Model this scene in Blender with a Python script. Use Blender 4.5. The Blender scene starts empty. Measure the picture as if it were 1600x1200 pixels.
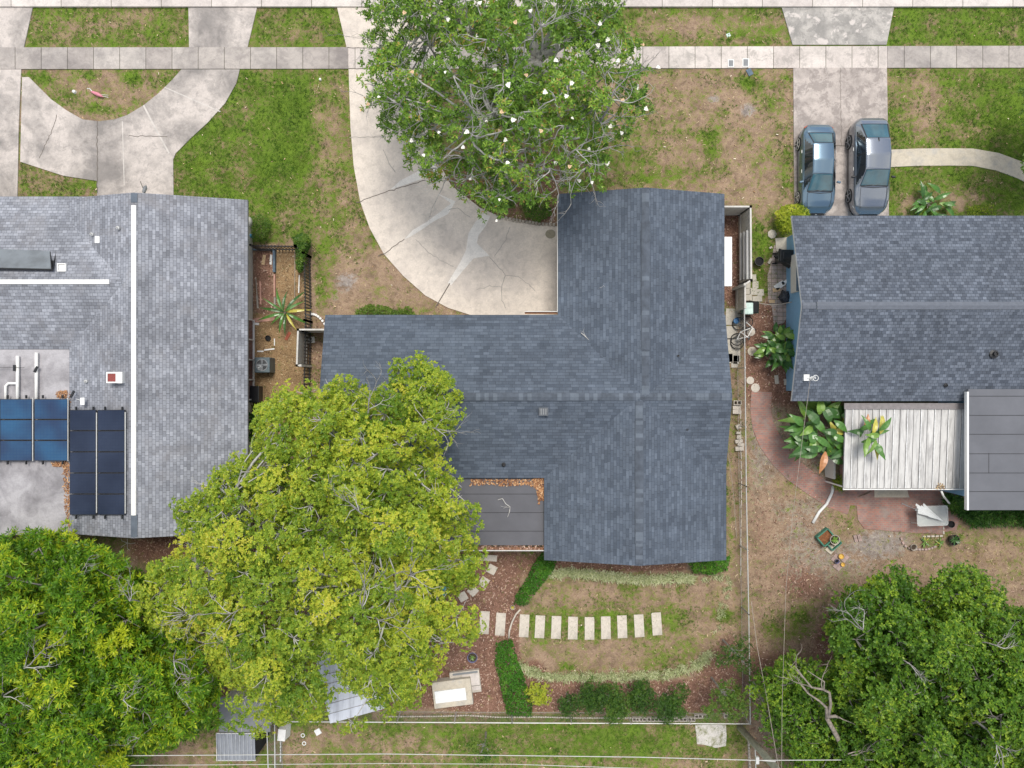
import bpy, math, random
import numpy as np
from mathutils import Vector, Matrix
R = math.radians
random.seed(7); rng = np.random.default_rng(11)
scn = bpy.context.scene
# ---------------------------------------------------------------- camera, sky, sun, exposure
H = 37.0; F = 1110.0
cam_d = bpy.data.cameras.new('camera'); cam = bpy.data.objects.new('camera', cam_d)
scn.collection.objects.link(cam); cam.location = (0, 0, H); cam.rotation_euler = (0, 0, 0)
cam_d.sensor_width = 36; cam_d.lens = F/1600*36; cam_d.clip_end = 3000; cam_d.clip_start = 0.5
scn.camera = cam
SUN_EL, SUN_AZ = R(66), R(12)          # azimuth clockwise from +Y (top of the picture)
w = bpy.data.worlds.new('World'); scn.world = w; w.use_nodes = True
nt = w.node_tree; nt.nodes.clear()
wo = nt.nodes.new('ShaderNodeOutputWorld'); bg = nt.nodes.new('ShaderNodeBackground')
sky = nt.nodes.new('ShaderNodeTexSky'); sky.sky_type = 'NISHITA'; sky.sun_disc = False
sky.sun_elevation = SUN_EL; sky.sun_rotation = SUN_AZ
tc = nt.nodes.new('ShaderNodeTexCoord'); nz = nt.nodes.new('ShaderNodeTexNoise')
nz.inputs['Scale'].default_value = 3.2; nz.inputs['Detail'].default_value = 6; nz.inputs['Roughness'].default_value = .55
cr = nt.nodes.new('ShaderNodeValToRGB'); cr.color_ramp.elements[0].position = .42; cr.color_ramp.elements[1].position = .58
mx = nt.nodes.new('ShaderNodeMix'); mx.data_type = 'RGBA'
mx.inputs[7].default_value = (7.9, 7.7, 7.35, 1)
nt.links.new(tc.outputs['Generated'], nz.inputs['Vector']); nt.links.new(nz.outputs['Fac'], cr.inputs['Fac'])
nt.links.new(cr.outputs['Color'], mx.inputs[0]); nt.links.new(sky.outputs[0], mx.inputs[6])
nt.links.new(mx.outputs[2], bg.inputs['Color']); bg.inputs['Strength'].default_value = .1
nt.links.new(bg.outputs[0], wo.inputs[0])
sd = bpy.data.lights.new('sun', 'SUN'); sd.energy = 1.9; sd.angle = R(22); sd.color = (1, .95, .87)
so = bpy.data.objects.new('sun', sd); scn.collection.objects.link(so)
so.rotation_euler = (math.pi/2-SUN_EL, 0, math.pi-SUN_AZ); so.location = (0, 0, 60)
vs = scn.view_settings; vs.view_transform = 'Standard'; vs.look = 'None'; vs.gamma = 1; vs.use_curve_mapping = False
vs.exposure = 0.62
# ---------------------------------------------------------------- helpers
def P(px, py, z=0.0): return Vector(((px-800)/F*(H-z), (600-py)/F*(H-z), z))
def XY(px, py, z=0.0): p = P(px, py, z); return (p.x, p.y)
def setp(o, label=None, cat=None, group=None, kind=None):
    if label: o['label'] = label
    if cat: o['category'] = cat
    if group: o['group'] = group
    if kind: o['kind'] = kind
    return o
def thing(name, label, cat, loc=(0, 0, 0), rz=0.0, group=None):
    o = bpy.data.objects.new(name, None); scn.collection.objects.link(o)
    o.empty_display_size = .3; o.location = loc; o.rotation_euler = (0, 0, rz)
    return setp(o, label, cat, group)
def copy_tree(o, parent=None):
    c = o.copy(); scn.collection.objects.link(c)
    if parent is not None: c.parent = parent
    for ch in [x for x in bpy.data.objects if x.parent == o]: copy_tree(ch, c)
    return c
class MB:
    """collects faces and links them as ONE mesh object (coordinates are the parent's local ones)"""
    def __init__(s): s.v = []; s.f = []; s.m = []; s.uv = {}
    def face(s, pts, m=0, uv=None):
        b = len(s.v); s.v += [tuple(p) for p in pts]; s.f.append(tuple(range(b, b+len(pts)))); s.m.append(m)
        if uv: s.uv[len(s.f)-1] = uv
    def mesh(s, V, Fc, m=0):
        b = len(s.v); s.v += [tuple(p) for p in V]
        for f in Fc: s.f.append(tuple(i+b for i in f)); s.m.append(m)
    def box(s, c, d, rz=0, m=0, M=None, taper=1.0):
        x, y, z = d[0]/2, d[1]/2, d[2]/2; V = []
        for sz in (-1, 1):
            t = taper if sz > 0 else 1
            for sx, sy in ((-1, -1), (1, -1), (1, 1), (-1, 1)):
                p = Vector((sx*x*t, sy*y*t, sz*z))
                if M is not None: p = M @ p
                if rz: p = Matrix.Rotation(rz, 3, 'Z') @ p
                V.append(p+Vector(c))
        s.mesh(V, [(3, 2, 1, 0), (4, 5, 6, 7), (0, 1, 5, 4), (1, 2, 6, 5), (2, 3, 7, 6), (3, 0, 4, 7)], m)
    def prism(s, pts, z0, z1, m=0, mside=None):
        n = len(pts); a = sum(pts[i][0]*pts[(i+1) % n][1]-pts[(i+1) % n][0]*pts[i][1] for i in range(n))
        if a < 0: pts = pts[::-1]
        s.face([(p[0], p[1], z1) for p in pts], m)
        b = len(s.v); s.v += [(p[0], p[1], z0) for p in pts]+[(p[0], p[1], z1) for p in pts]
        for i in range(n):
            j = (i+1) % n; s.f.append((b+i, b+j, b+n+j, b+n+i)); s.m.append(m if mside is None else mside)
    def tube(s, pts, r, n=6, m=0, cap=True):
        pts = [Vector(p) for p in pts]; k = len(pts)
        rr = r if isinstance(r, (list, tuple)) else [r]*k
        b = len(s.v); prev = None
        for i, p in enumerate(pts):
            d = (pts[min(i+1, k-1)]-pts[max(i-1, 0)])
            if d.length < 1e-9: d = Vector((0, 0, 1))
            d.normalize()
            u = (prev - d*prev.dot(d)) if prev is not None else d.orthogonal()
            if u.length < 1e-6: u = d.orthogonal()
            u.normalize(); w_ = d.cross(u); prev = u
            for q in range(n):
                a = 2*math.pi*q/n; s.v.append(tuple(p+u*(math.cos(a)*rr[i])+w_*(math.sin(a)*rr[i])))
        for i in range(k-1):
            for q in range(n):
                a, c = b+i*n+q, b+i*n+(q+1) % n
                s.f.append((a, c, c+n, a+n)); s.m.append(m)
        if cap:
            s.f.append(tuple(b+q for q in range(n))[::-1]); s.m.append(m)
            s.f.append(tuple(b+(k-1)*n+q for q in range(n))); s.m.append(m)
    def lathe(s, c, prof, n=20, m=0, M=None, cap=True):
        b = len(s.v); c = Vector(c)
        for (r, z) in prof:
            for q in range(n):
                a = 2*math.pi*q/n; p = Vector((r*math.cos(a), r*math.sin(a), z))
                if M is not None: p = M @ p
                s.v.append(tuple(c+p))
        for i in range(len(prof)-1):
            for q in range(n):
                a, e = b+i*n+q, b+i*n+(q+1) % n; s.f.append((a, e, e+n, a+n)); s.m.append(m)
        if cap:
            s.f.append(tuple(b+q for q in range(n))[::-1]); s.m.append(m)
            s.f.append(tuple(b+(len(prof)-1)*n+q for q in range(n))); s.m.append(m)
    def ribbon(s, pts, wd, z, m=0):
        pts = [Vector((p[0], p[1])) for p in pts]; L = []; Rr = []
        if not isinstance(wd, (list, tuple)) and wd < .045:     # hairline cracks wander
            q = []
            for a, b in zip(pts, pts[1:]):
                n = max(1, int((b-a).length/.14))
                for i in range(n): q.append(a.lerp(b, i/n)+Vector((random.gauss(0, .018), random.gauss(0, .018))))
            pts = q+[pts[-1]]
        for i, p in enumerate(pts):
            d = (pts[min(i+1, len(pts)-1)]-pts[max(i-1, 0)]).normalized(); nn = Vector((-d.y, d.x))
            ww = (wd[i] if isinstance(wd, (list, tuple)) else wd)/2
            L.append(p+nn*ww); Rr.append(p-nn*ww)
        for i in range(len(pts)-1):
            s.face([(Rr[i].x, Rr[i].y, z), (Rr[i+1].x, Rr[i+1].y, z), (L[i+1].x, L[i+1].y, z), (L[i].x, L[i].y, z)], m)
    def torus(s, c, Rm, r, M=None, n=24, k=6, m=0):
        pts = []
        for i in range(n+1):
            a = 2*math.pi*i/n; p = Vector((Rm*math.cos(a), Rm*math.sin(a), 0))
            if M is not None: p = M @ p
            pts.append(Vector(c)+p)
        s.tube(pts, r, k, m, cap=False)
    def build(s, name, mats, parent=None, smooth=False, world=False, bevel=0, origin=None):
        off = Vector((0, 0, 0))
        if world and parent is not None: off = Vector(parent.location)
        if origin is not None: off = Vector(origin)
        me = bpy.data.meshes.new(name)
        me.from_pydata([(a[0]-off.x, a[1]-off.y, a[2]-off.z) for a in s.v], [], s.f)
        for mm in (mats if isinstance(mats, (list, tuple)) else [mats]): me.materials.append(mm)
        me.polygons.foreach_set('material_index', s.m)
        if s.uv:
            ul = me.uv_layers.new(name='UVMap')
            for fi, uv in s.uv.items():
                for li, c in zip(me.polygons[fi].loop_indices, uv): ul.data[li].uv = c
        if smooth: me.polygons.foreach_set('use_smooth', [True]*len(s.f))
        me.update()
        o = bpy.data.objects.new(name, me); scn.collection.objects.link(o)
        if parent is not None: o.parent = parent
        if origin is not None: o.location = origin
        if bevel:
            b = o.modifiers.new('bevel', 'BEVEL'); b.width = bevel; b.segments = 2; b.limit_method = 'ANGLE'
        return o
def fast(name, V, Q, mats, parent=None, attrs=None, origin=(0, 0, 0)):
    """big mesh of quads from numpy arrays, with float point attributes"""
    me = bpy.data.meshes.new(name); V = np.asarray(V, dtype=np.float32)-np.asarray(origin, dtype=np.float32)
    Q = np.asarray(Q, dtype=np.int32)
    me.vertices.add(len(V)); me.vertices.foreach_set('co', V.ravel())
    me.loops.add(Q.size); me.loops.foreach_set('vertex_index', Q.ravel())
    me.polygons.add(len(Q)); me.polygons.foreach_set('loop_start', np.arange(len(Q), dtype=np.int32)*Q.shape[1])
    me.update(calc_edges=True)
    for k, a in (attrs or {}).items():
        at = me.attributes.new(k, 'FLOAT', 'POINT'); at.data.foreach_set('value', np.asarray(a, dtype=np.float32))
    for mm in (mats if isinstance(mats, (list, tuple)) else [mats]): me.materials.append(mm)
    o = bpy.data.objects.new(name, me); scn.collection.objects.link(o)
    if parent is not None: o.parent = parent
    else: o.location = origin
    return o
# ---------------------------------------------------------------- materials
def newmat(name):
    m = bpy.data.materials.new(name); m.use_nodes = True; t = m.node_tree
    return m, t, t.nodes['Principled BSDF']
def noise(t, vec, scale, detail=4, rough=.55, dist=0):
    n = t.nodes.new('ShaderNodeTexNoise'); n.inputs['Scale'].default_value = scale
    n.inputs['Detail'].default_value = detail; n.inputs['Roughness'].default_value = rough
    n.inputs['Distortion'].default_value = dist
    if vec is not None: t.links.new(vec, n.inputs['Vector'])
    return n.outputs['Fac']
def ramp(t, fac, stops):
    r = t.nodes.new('ShaderNodeValToRGB'); e = r.color_ramp.elements
    while len(e) < len(stops): e.new(.5)
    for i, (p, c) in enumerate(stops):
        e[i].position = p; e[i].color = (c, c, c, 1) if isinstance(c, (int, float)) else (*c, 1)
    t.links.new(fac, r.inputs['Fac']); return r.outputs['Color']
def mix(t, fac, a, b, mode='MIX'):
    n = t.nodes.new('ShaderNodeMix'); n.data_type = 'RGBA'; n.blend_type = mode
    for s_, v in ((n.inputs[0], fac), (n.inputs[6], a), (n.inputs[7], b)):
        if isinstance(v, bpy.types.NodeSocket): t.links.new(v, s_)
        elif isinstance(v, (int, float)): s_.default_value = v
        else: s_.default_value = (*v, 1)
    return n.outputs[2]
def math_(t, op, a, b=0.0, c=None):
    n = t.nodes.new('ShaderNodeMath'); n.operation = op
    for i, v in enumerate((a, b, c)):
        if v is None: continue
        if isinstance(v, bpy.types.NodeSocket): t.links.new(v, n.inputs[i])
        else: n.inputs[i].default_value = v
    return n.outputs[0]
def coord(t, which='Object'):
    n = t.nodes.new('ShaderNodeTexCoord'); return n.outputs[which]
def bump(t, b, h, strength=.3, dist=.02):
    n = t.nodes.new('ShaderNodeBump'); n.inputs['Strength'].default_value = strength; n.inputs['Distance'].default_value = dist
    t.links.new(h, n.inputs['Height']); t.links.new(n.outputs[0], b.inputs['Normal'])
def plain(name, c, rough=.6, var=.25, scale=6, metal=0, spec=.5, bmp=0.0, dirt=None, dirt_amt=.4):
    m, t, b = newmat(name); v = coord(t)
    n1 = noise(t, v, scale, 5); k = ramp(t, n1, [(.3, 1-var), (.7, 1+var*.4)])
    col = mix(t, 1.0, c, k, 'MULTIPLY')
    if dirt: col = mix(t, ramp(t, noise(t, v, scale*.6, 7, .65, .4), [(.52, 0.0), (.68, dirt_amt)]), col, dirt)
    t.links.new(col, b.inputs['Base Color']); b.inputs['Roughness'].default_value = rough
    b.inputs['Metallic'].default_value = metal; b.inputs['Specular IOR Level'].default_value = spec
    if bmp: bump(t, b, noise(t, v, scale*8, 3), bmp)
    return m
def concrete(name, c, stain=(.2, .19, .18), amt=.55, joint=None, scale=.9, lo=.48, bright=None, mold=0.0, mlo=.52):
    m, t, b = newmat(name); v = coord(t)
    big = noise(t, v, scale, 7, .62, .3); fine = noise(t, v, 14, 5, .7)
    col = mix(t, 1.0, c, ramp(t, fine, [(.3, .86), (.7, 1.07)]), 'MULTIPLY')
    col = mix(t, ramp(t, big, [(lo, 0.0), (lo+.2, amt)]), col, stain)
    col = mix(t, 1.0, col, ramp(t, noise(t, v, 2.6, 8, .7, .5), [(.3, .8), (.5, 1.0), (.7, 1.08)]), 'MULTIPLY')
    sp = noise(t, v, 5, 8, .75, .8)
    col = mix(t, ramp(t, sp, [(.6, 0.0), (.7, amt*.7)]), col, tuple(x*.7 for x in stain))
    if mold: col = mix(t, ramp(t, noise(t, v, 1.5, 10, .8, .5), [(mlo, 0.0), (mlo+.05, mold)]), col, stain)
    if bright: col = mix(t, ramp(t, noise(t, v, 1.6, 6, .6, .3), [(.57, 0.0), (.62, .7)]), col, bright)
    if joint:
        br = t.nodes.new('ShaderNodeTexBrick'); t.links.new(v, br.inputs['Vector'])
        br.offset = 0; br.inputs['Scale'].default_value = 1; br.inputs['Brick Width'].default_value = joint
        br.inputs['Row Height'].default_value = 40; br.inputs['Mortar Size'].default_value = .018
        br.inputs['Color1'].default_value = (.88, .86, .85, 1); br.inputs['Color2'].default_value = (1.06, 1.06, 1.04, 1)
        br.inputs['Mortar'].default_value = (.3, .3, .26, 1)
        col = mix(t, 1.0, col, br.outputs['Color'], 'MULTIPLY')
    t.links.new(col, b.inputs['Base Color']); b.inputs['Roughness'].default_value = .85
    bump(t, b, fine, .25, .01)
    return m
def shingle(name, dark, light, bw=.33, rh=.145, mort=.5, big=.12, moss=None, sq=1.0, amp=.17):
    m, t, b = newmat(name); v = coord(t, 'UV')
    def brick(wd, off, msz, c1, c2, mo):
        br = t.nodes.new('ShaderNodeTexBrick'); t.links.new(v, br.inputs['Vector']); br.offset = off; br.offset_frequency = 2
        br.squash = sq; br.squash_frequency = 3
        br.inputs['Scale'].default_value = 1; br.inputs['Brick Width'].default_value = wd; br.inputs['Row Height'].default_value = rh
        br.inputs['Mortar Size'].default_value = msz; br.inputs['Mortar Smooth'].default_value = .3
        br.inputs['Color1'].default_value = (*c1, 1); br.inputs['Color2'].default_value = (*c2, 1); br.inputs['Mortar'].default_value = (*mo, 1)
        return br.outputs['Color'], br.outputs['Fac']
    c, fac = brick(bw, .43, .009, dark, light, tuple(x*mort for x in dark))
    c2, _ = brick(bw*1.9, .31, .0, (1-amp,)*3, (1+amp*.8,)*3, (1, 1, 1))
    c = mix(t, 1.0, c, c2, 'MULTIPLY')
    obj_ = coord(t, 'Object')
    n1 = noise(t, obj_, .35, 5, .6); c = mix(t, 1.0, c, ramp(t, n1, [(.3, 1-big), (.7, 1+big)]), 'MULTIPLY')
    n2 = noise(t, obj_, 30, 3, .7); c = mix(t, 1.0, c, ramp(t, n2, [(.3, .85), (.7, 1.12)]), 'MULTIPLY')
    mp = t.nodes.new('ShaderNodeMapping'); t.links.new(v, mp.inputs['Vector']); mp.inputs['Scale'].default_value = (1.6, .12, 1)
    c = mix(t, 1.0, c, ramp(t, noise(t, mp.outputs[0], 1, 5, .6), [(.3, .86), (.7, 1.1)]), 'MULTIPLY')
    if moss: c = mix(t, ramp(t, noise(t, obj_, .55, 8, .68, .4), [(.5, 0.0), (.72, .55)]), c, moss)
    t.links.new(c, b.inputs['Base Color']); b.inputs['Roughness'].default_value = .88
    bump(t, b, fac, .5, -.01)
    return m
def leafmat(name, stops, rough=.42, trans=.3):
    m = bpy.data.materials.new(name); m.use_nodes = True; t = m.node_tree; b = t.nodes['Principled BSDF']
    a = t.nodes.new('ShaderNodeAttribute'); a.attribute_name = 'tint'
    c = ramp(t, a.outputs['Fac'], stops); t.links.new(c, b.inputs['Base Color']); b.inputs['Roughness'].default_value = rough
    b.inputs['Specular IOR Level'].default_value = .22
    tr = t.nodes.new('ShaderNodeBsdfTranslucent'); cc = mix(t, 1.0, c, (1.25, 1.3, .5), 'MULTIPLY'); t.links.new(cc, tr.inputs['Color'])
    ms = t.nodes.new('ShaderNodeMixShader'); ms.inputs[0].default_value = trans
    out = t.nodes['Material Output']; t.links.new(b.outputs[0], ms.inputs[1]); t.links.new(tr.outputs[0], ms.inputs[2]); t.links.new(ms.outputs[0], out.inputs['Surface'])
    return m
def attrmat(name, stops, rough=.85):
    m, t, b = newmat(name); a = t.nodes.new('ShaderNodeAttribute'); a.attribute_name = 'tint'
    t.links.new(ramp(t, a.outputs['Fac'], stops), b.inputs['Base Color']); b.inputs['Roughness'].default_value = rough
    return m
def brickmat(name, c1, c2, mo, bw=.2, rh=.1, off=.5, mort=.012, moss=None):
    m, t, b = newmat(name); v = coord(t)
    br = t.nodes.new('ShaderNodeTexBrick'); t.links.new(v, br.inputs['Vector']); br.offset = off
    for k, x in (('Scale', 1), ('Brick Width', bw), ('Row Height', rh), ('Mortar Size', mort)): br.inputs[k].default_value = x
    for k, x in (('Color1', c1), ('Color2', c2), ('Mortar', mo)): br.inputs[k].default_value = (*x, 1)
    c = mix(t, 1.0, br.outputs['Color'], ramp(t, noise(t, v, 1.3, 6, .6), [(.3, .72), (.7, 1.2)]), 'MULTIPLY')
    if moss: c = mix(t, ramp(t, noise(t, v, 2.2, 7, .7, .5), [(.5, 0.0), (.68, .75)]), c, moss)
    t.links.new(c, b.inputs['Base Color']); b.inputs['Roughness'].default_value = .9
    bump(t, b, br.outputs['Fac'], .4, -.01); return m
def paintcar(name, c, metal=.55, rough=.28):
    m, t, b = newmat(name); b.inputs['Base Color'].default_value = (*c, 1); b.inputs['Metallic'].default_value = metal
    b.inputs['Roughness'].default_value = rough; b.inputs['Coat Weight'].default_value = .8; b.inputs['Coat Roughness'].default_value = .06
    v = coord(t); bump(t, b, noise(t, v, 400, 2), .02, .001); return m
CONC = (.53, .505, .475)
M = dict(
  road=concrete('road_asphalt', (.12, .12, .12), amt=.2),
  curb=concrete('curb_concrete', (.65, .6, .565), (.34, .31, .29), .5, joint=2.6),
  walk=concrete('sidewalk_concrete', (.66, .6, .56), (.28, .26, .24), .4, joint=1.36, scale=.45, lo=.46, mold=.5, mlo=.53),
  walk_old=concrete('old_sidewalk_concrete', (.47, .43, .4), (.22, .2, .195), .7, joint=1.36, scale=.5, lo=.44, mold=.35, mlo=.51),
  drive_old=concrete('old_driveway_concrete', (.56, .505, .465), (.2, .185, .175), .85, scale=.4, lo=.42, mold=.35, mlo=.52),
  drive=concrete('driveway_concrete', (.68, .605, .53), (.42, .375, .345), .6, scale=.5, lo=.45),
  drive_mould=concrete('mouldy_driveway_concrete', (.48, .45, .415), (.24, .23, .215), .75, scale=.9, lo=.42, bright=(.66, .6, .56), mold=.7, mlo=.5),
  drive_low=concrete('worn_driveway_concrete', (.51, .45, .41), (.22, .19, .175), .6, scale=.8, lo=.44, mold=.6, mlo=.49),
  patch=concrete('patched_concrete', (.77, .73, .68), (.6, .57, .54), .4),
  joint=plain('dark_joint', (.14, .12, .1), .9),
  crack=plain('hairline_crack', (.36, .33, .3), .9),
  slab=concrete('paver_concrete', (.62, .56, .48), (.33, .3, .26), .6, scale=1.3, mold=.35, mlo=.56),
  path=concrete('path_concrete', (.56, .5, .4), (.33, .33, .33), .6, scale=1.6, lo=.5),
  roofC=shingle('slate_blue_shingles', (.067, .085, .114), (.112, .137, .176), bw=.3, big=.14, sq=1.3, amp=.11, mort=.75),
  roofL=shingle('grey_weathered_shingles', (.2, .21, .24), (.315, .33, .37), bw=.24, rh=.15, mort=.55, big=.2, moss=(.24, .23, .235)),
  roofR=shingle('mixed_slate_shingles', (.066, .08, .106), (.145, .168, .21), bw=.2, amp=.13, rh=.15, mort=.55, big=.1),
  cap=plain('ridge_cap_shingles', (.088, .106, .135), .85, var=.35, scale=3),
  capR=plain('ridge_vent_cover', (.13, .145, .175), .85, var=.15),
  white=plain('white_metal', (.8, .8, .78), .4, var=.06),
  whitevent=plain('white_ridge_vent', (.86, .85, .82), .45, var=.05, dirt=(.6, .57, .5), dirt_amt=.3),
  cream=plain('cream_stucco', (.58, .55, .46), .85, var=.1, bmp=.2),
  wallC=plain('pale_painted_wall', (.62, .6, .55), .8, var=.08),
  bluewall=plain('blue_painted_wall', (.22, .42, .62), .75, var=.08),
  fascia=plain('grey_fascia', (.2, .21, .22), .6, var=.1),
  facR=plain('white_fascia', (.72, .72, .7), .5, var=.05),
  flatL=concrete('weathered_roll_roofing', (.42, .405, .42), (.2, .19, .2), .85, scale=.6, lo=.42),
  flatC=plain('dark_roll_roofing', (.115, .115, .128), .8, var=.12, scale=1.2),
  flatR=plain('grey_roll_roofing', (.135, .14, .158), .8, var=.15, scale=.8),
  seam=plain('roof_seam', (.04, .04, .045), .9),
  black=plain('black_plastic', (.018, .02, .023), .38, var=.2),
  blackm=plain('black_metal', (.02, .02, .022), .5),
  dark=plain('dark_void', (.012, .012, .013), .9),
  grey=plain('grey_metal', (.3, .32, .34), .4, metal=.6),
  galv=plain('galvanised_steel', (.62, .62, .6), .45, metal=.3, var=.15),
  bark=plain('grey_bark', (.3, .275, .25), .9, var=.4, scale=8, bmp=.4),
  barkpale=plain('pale_lichen_bark', (.5, .485, .46), .9, var=.35, scale=7, bmp=.3),
  barkbrown=plain('brown_bark', (.24, .17, .12), .9, var=.4, scale=8, bmp=.4),
  wood=plain('grey_wood', (.36, .32, .27), .8, var=.3, scale=5),
  woodw=plain('whitewashed_wood', (.58, .56, .52), .75, var=.15, scale=4, dirt=(.3, .28, .25)),
  tanwood=plain('tan_wood', (.58, .42, .25), .8, var=.2),
  redbrick=plain('red_brick', (.42, .12, .07), .9, var=.3),
  brickpath=brickmat('brick_paving', (.41, .19, .145), (.28, .17, .155), (.3, .24, .2), .21, .11, moss=(.3, .25, .22)),
  pink=brickmat('pink_paver', (.45, .32, .29), (.38, .3, .27), (.25, .2, .17), .4, .4, 0),
  paver=brickmat('pale_brick_pavers', (.47, .37, .33), (.34, .3, .28), (.2, .17, .14), .3, .22, .0, .014),
  sandpaver=concrete('pale_square_pavers', (.52, .48, .41), (.3, .28, .25), .5),
  brickwall=brickmat('dark_red_brick', (.2, .06, .04), (.14, .05, .04), (.3, .26, .22), .2, .07),
  edging=plain('stone_edging', (.42, .37, .31), .9, var=.45, scale=6),
  petal=plain('white_petal', (.88, .86, .78), .5, var=.05),
  petalold=plain('tan_petal', (.7, .5, .3), .6, var=.2),
  blue=plain('blue_plastic', (.05, .2, .42), .4), teal=plain('teal_cover', (.1, .42, .42), .5),
  bluetarp=plain('blue_tarp', (.05, .3, .6), .5), green=plain('green_plastic', (.05, .2, .16), .45),
  greenwood=plain('green_painted_wood', (.06, .22, .15), .6, var=.3),
  palegreen=plain('pale_green_lid', (.55, .7, .64), .45),
  yellow=plain('yellow_pot', (.75, .5, .12), .5), purple=plain('grey_blue_pot', (.2, .2, .34), .5),
  soil=plain('potting_soil', (.07, .05, .035), .95, var=.4, scale=15),
  litter=plain('leaf_litter', (.3, .15, .08), .95, var=.5, scale=18, bmp=.5),
  red=plain('red_clay', (.5, .1, .05), .7), rubber=plain('tyre_rubber', (.02, .02, .021), .8),
  pinkpl=plain('pink_plastic', (.7, .25, .32), .5), slate=plain('blue_grey_timber', (.1, .15, .2), .7, var=.25),
  redwood=plain('pinkish_timber', (.5, .28, .22), .8, var=.25),
)
# glass, solar and metal roofs
def glassy(name, c, rough=.05, rings=False):
    m, t, b = newmat(name); b.inputs['Base Color'].default_value = (*c, 1); b.inputs['Roughness'].default_value = rough
    b.inputs['Specular IOR Level'].default_value = .9; b.inputs['Coat Weight'].default_value = .5
    v = coord(t); t.links.new(mix(t, ramp(t, noise(t, v, 1.5, 3), [(.35, 0.0), (.65, 1.0)]), c, tuple(min(1, x*1.6) for x in c)), b.inputs['Base Color'])
    return m
M['carglass'] = glassy('car_glass', (.025, .075, .095)); M['darkglass'] = glassy('dark_glass', (.012, .016, .02))
M['collector'] = glassy('collector_glass', (.09, .105, .12), .25)
def solar(name, a, b2, lines, rough=.18):
    m, t, b = newmat(name); v = coord(t, 'UV')
    n = noise(t, v, .45, 2); c = mix(t, ramp(t, n, [(.35, 0.0), (.65, 1.0)]), a, b2)
    br = t.nodes.new('ShaderNodeTexBrick'); t.links.new(v, br.inputs['Vector']); br.offset = 0
    for k, x in (('Scale', 1), ('Brick Width', .16), ('Row Height', .16), ('Mortar Size', .006)): br.inputs[k].default_value = x
    br.inputs['Color1'].default_value = (1, 1, 1, 1); br.inputs['Color2'].default_value = (.93, .93, .93, 1); br.inputs['Mortar'].default_value = (*lines, 1)
    c = mix(t, 1.0, c, br.outputs['Color'], 'MULTIPLY')
    t.links.new(c, b.inputs['Base Color']); b.inputs['Roughness'].default_value = rough; b.inputs['Specular IOR Level'].default_value = .25
    return m
M['pvblue'] = solar('blue_solar_cells', (.025, .045, .1), (.03, .1, .2), (.6, .7, .9))
M['pvblack'] = solar('black_solar_cells', (.018, .026, .05), (.03, .042, .075), (.7, .75, .85))
def metalroof(name, c, dirt, axis='X', amt=.8):
    m, t, b = newmat(name); v = coord(t)
    mp = t.nodes.new('ShaderNodeMapping'); t.links.new(v, mp.inputs['Vector']); mp.inputs['Scale'].default_value = (1, .12, 1)
    n = noise(t, mp.outputs[0], 5, 7, .7, .3); br = noise(t, mp.outputs[0], 2.2, 3)
    col = mix(t, ramp(t, n, [(.45, 0.0), (.66, amt)]), c, dirt)
    col = mix(t, 1.0, col, ramp(t, br, [(.3, .82), (.7, 1.1)]), 'MULTIPLY')
    t.links.new(col, b.inputs['Base Color']); b.inputs['Roughness'].default_value = .6; return m
M['whiteroof'] = metalroof('streaked_white_metal', (.62, .61, .59), (.27, .26, .255))
M['greyroof'] = metalroof('grey_ribbed_metal', (.28, .3, .34), (.18, .19, .21))
M['sheetroof'] = metalroof('pale_sheet_metal', (.6, .63, .7), (.4, .42, .47))
m_, t_, b_ = newmat('clear_table_glass'); b_.inputs['Base Color'].default_value = (.75, .8, .78, 1); b_.inputs['Roughness'].default_value = .2
b_.inputs['Alpha'].default_value = .42; M['tableglass'] = m_
LEAF = dict(
  magnolia=leafmat('magnolia_leaves', [(0, (.055, .11, .022)), (.5, (.14, .27, .035)), (.9, (.3, .44, .06)), (1, (.42, .28, .08))], .35, .22),
  camphor=leafmat('camphor_leaves', [(0, (.1, .2, .018)), (.5, (.265, .365, .035)), (.9, (.48, .53, .05)), (1, (.52, .5, .06))], .4, .32),
  mango=leafmat('mango_leaves', [(0, (.04, .11, .008)), (.5, (.12, .26, .014)), (1, (.46, .52, .025))], .38, .25),
  oak=leafmat('broad_crown_leaves', [(0, (.04, .105, .012)), (.55, (.105, .215, .02)), (1, (.29, .4, .035))], .38, .25),
  shrub=leafmat('shrub_leaves', [(0, (.03, .07, .015)), (.5, (.06, .14, .02)), (1, (.16, .24, .04))], .4, .25),
  hedge=leafmat('hedge_leaves', [(0, (.025, .08, .01)), (.6, (.06, .19, .018)), (1, (.14, .3, .03))], .4, .2),
  lime=leafmat('lime_leaves', [(0, (.1, .18, .02)), (.5, (.28, .36, .03)), (1, (.5, .52, .06))], .4, .3),
  fern=leafmat('fern_leaves', [(0, (.02, .06, .014)), (.6, (.06, .16, .025)), (1, (.16, .28, .05))], .45, .2),
  bigleaf=leafmat('broad_glossy_leaves', [(0, (.025, .085, .02)), (.5, (.07, .18, .03)), (.88, (.22, .34, .06)), (1, (.6, .36, .08))], .28, .25),
  strap=leafmat('variegated_strap_leaves', [(0, (.18, .25, .09)), (.5, (.5, .54, .3)), (1, (.8, .8, .58))], .5, .2),
  grass=leafmat('grass_blades', [(0, (.045, .1, .012)), (.5, (.1, .2, .02)), (1, (.22, .3, .045))], .6, .25),
)
M['chips'] = attrmat('bark_chips', [(0, (.1, .05, .035)), (.4, (.26, .14, .1)), (.75, (.42, .26, .19)), (1, (.6, .45, .36))])
M['straw'] = attrmat('straw_litter', [(0, (.12, .075, .04)), (.5, (.32, .21, .11)), (1, (.62, .49, .3))])
M['fallen'] = attrmat('fallen_leaves', [(0, (.34, .2, .09)), (.5, (.55, .38, .2)), (1, (.78, .7, .55))])
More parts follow.
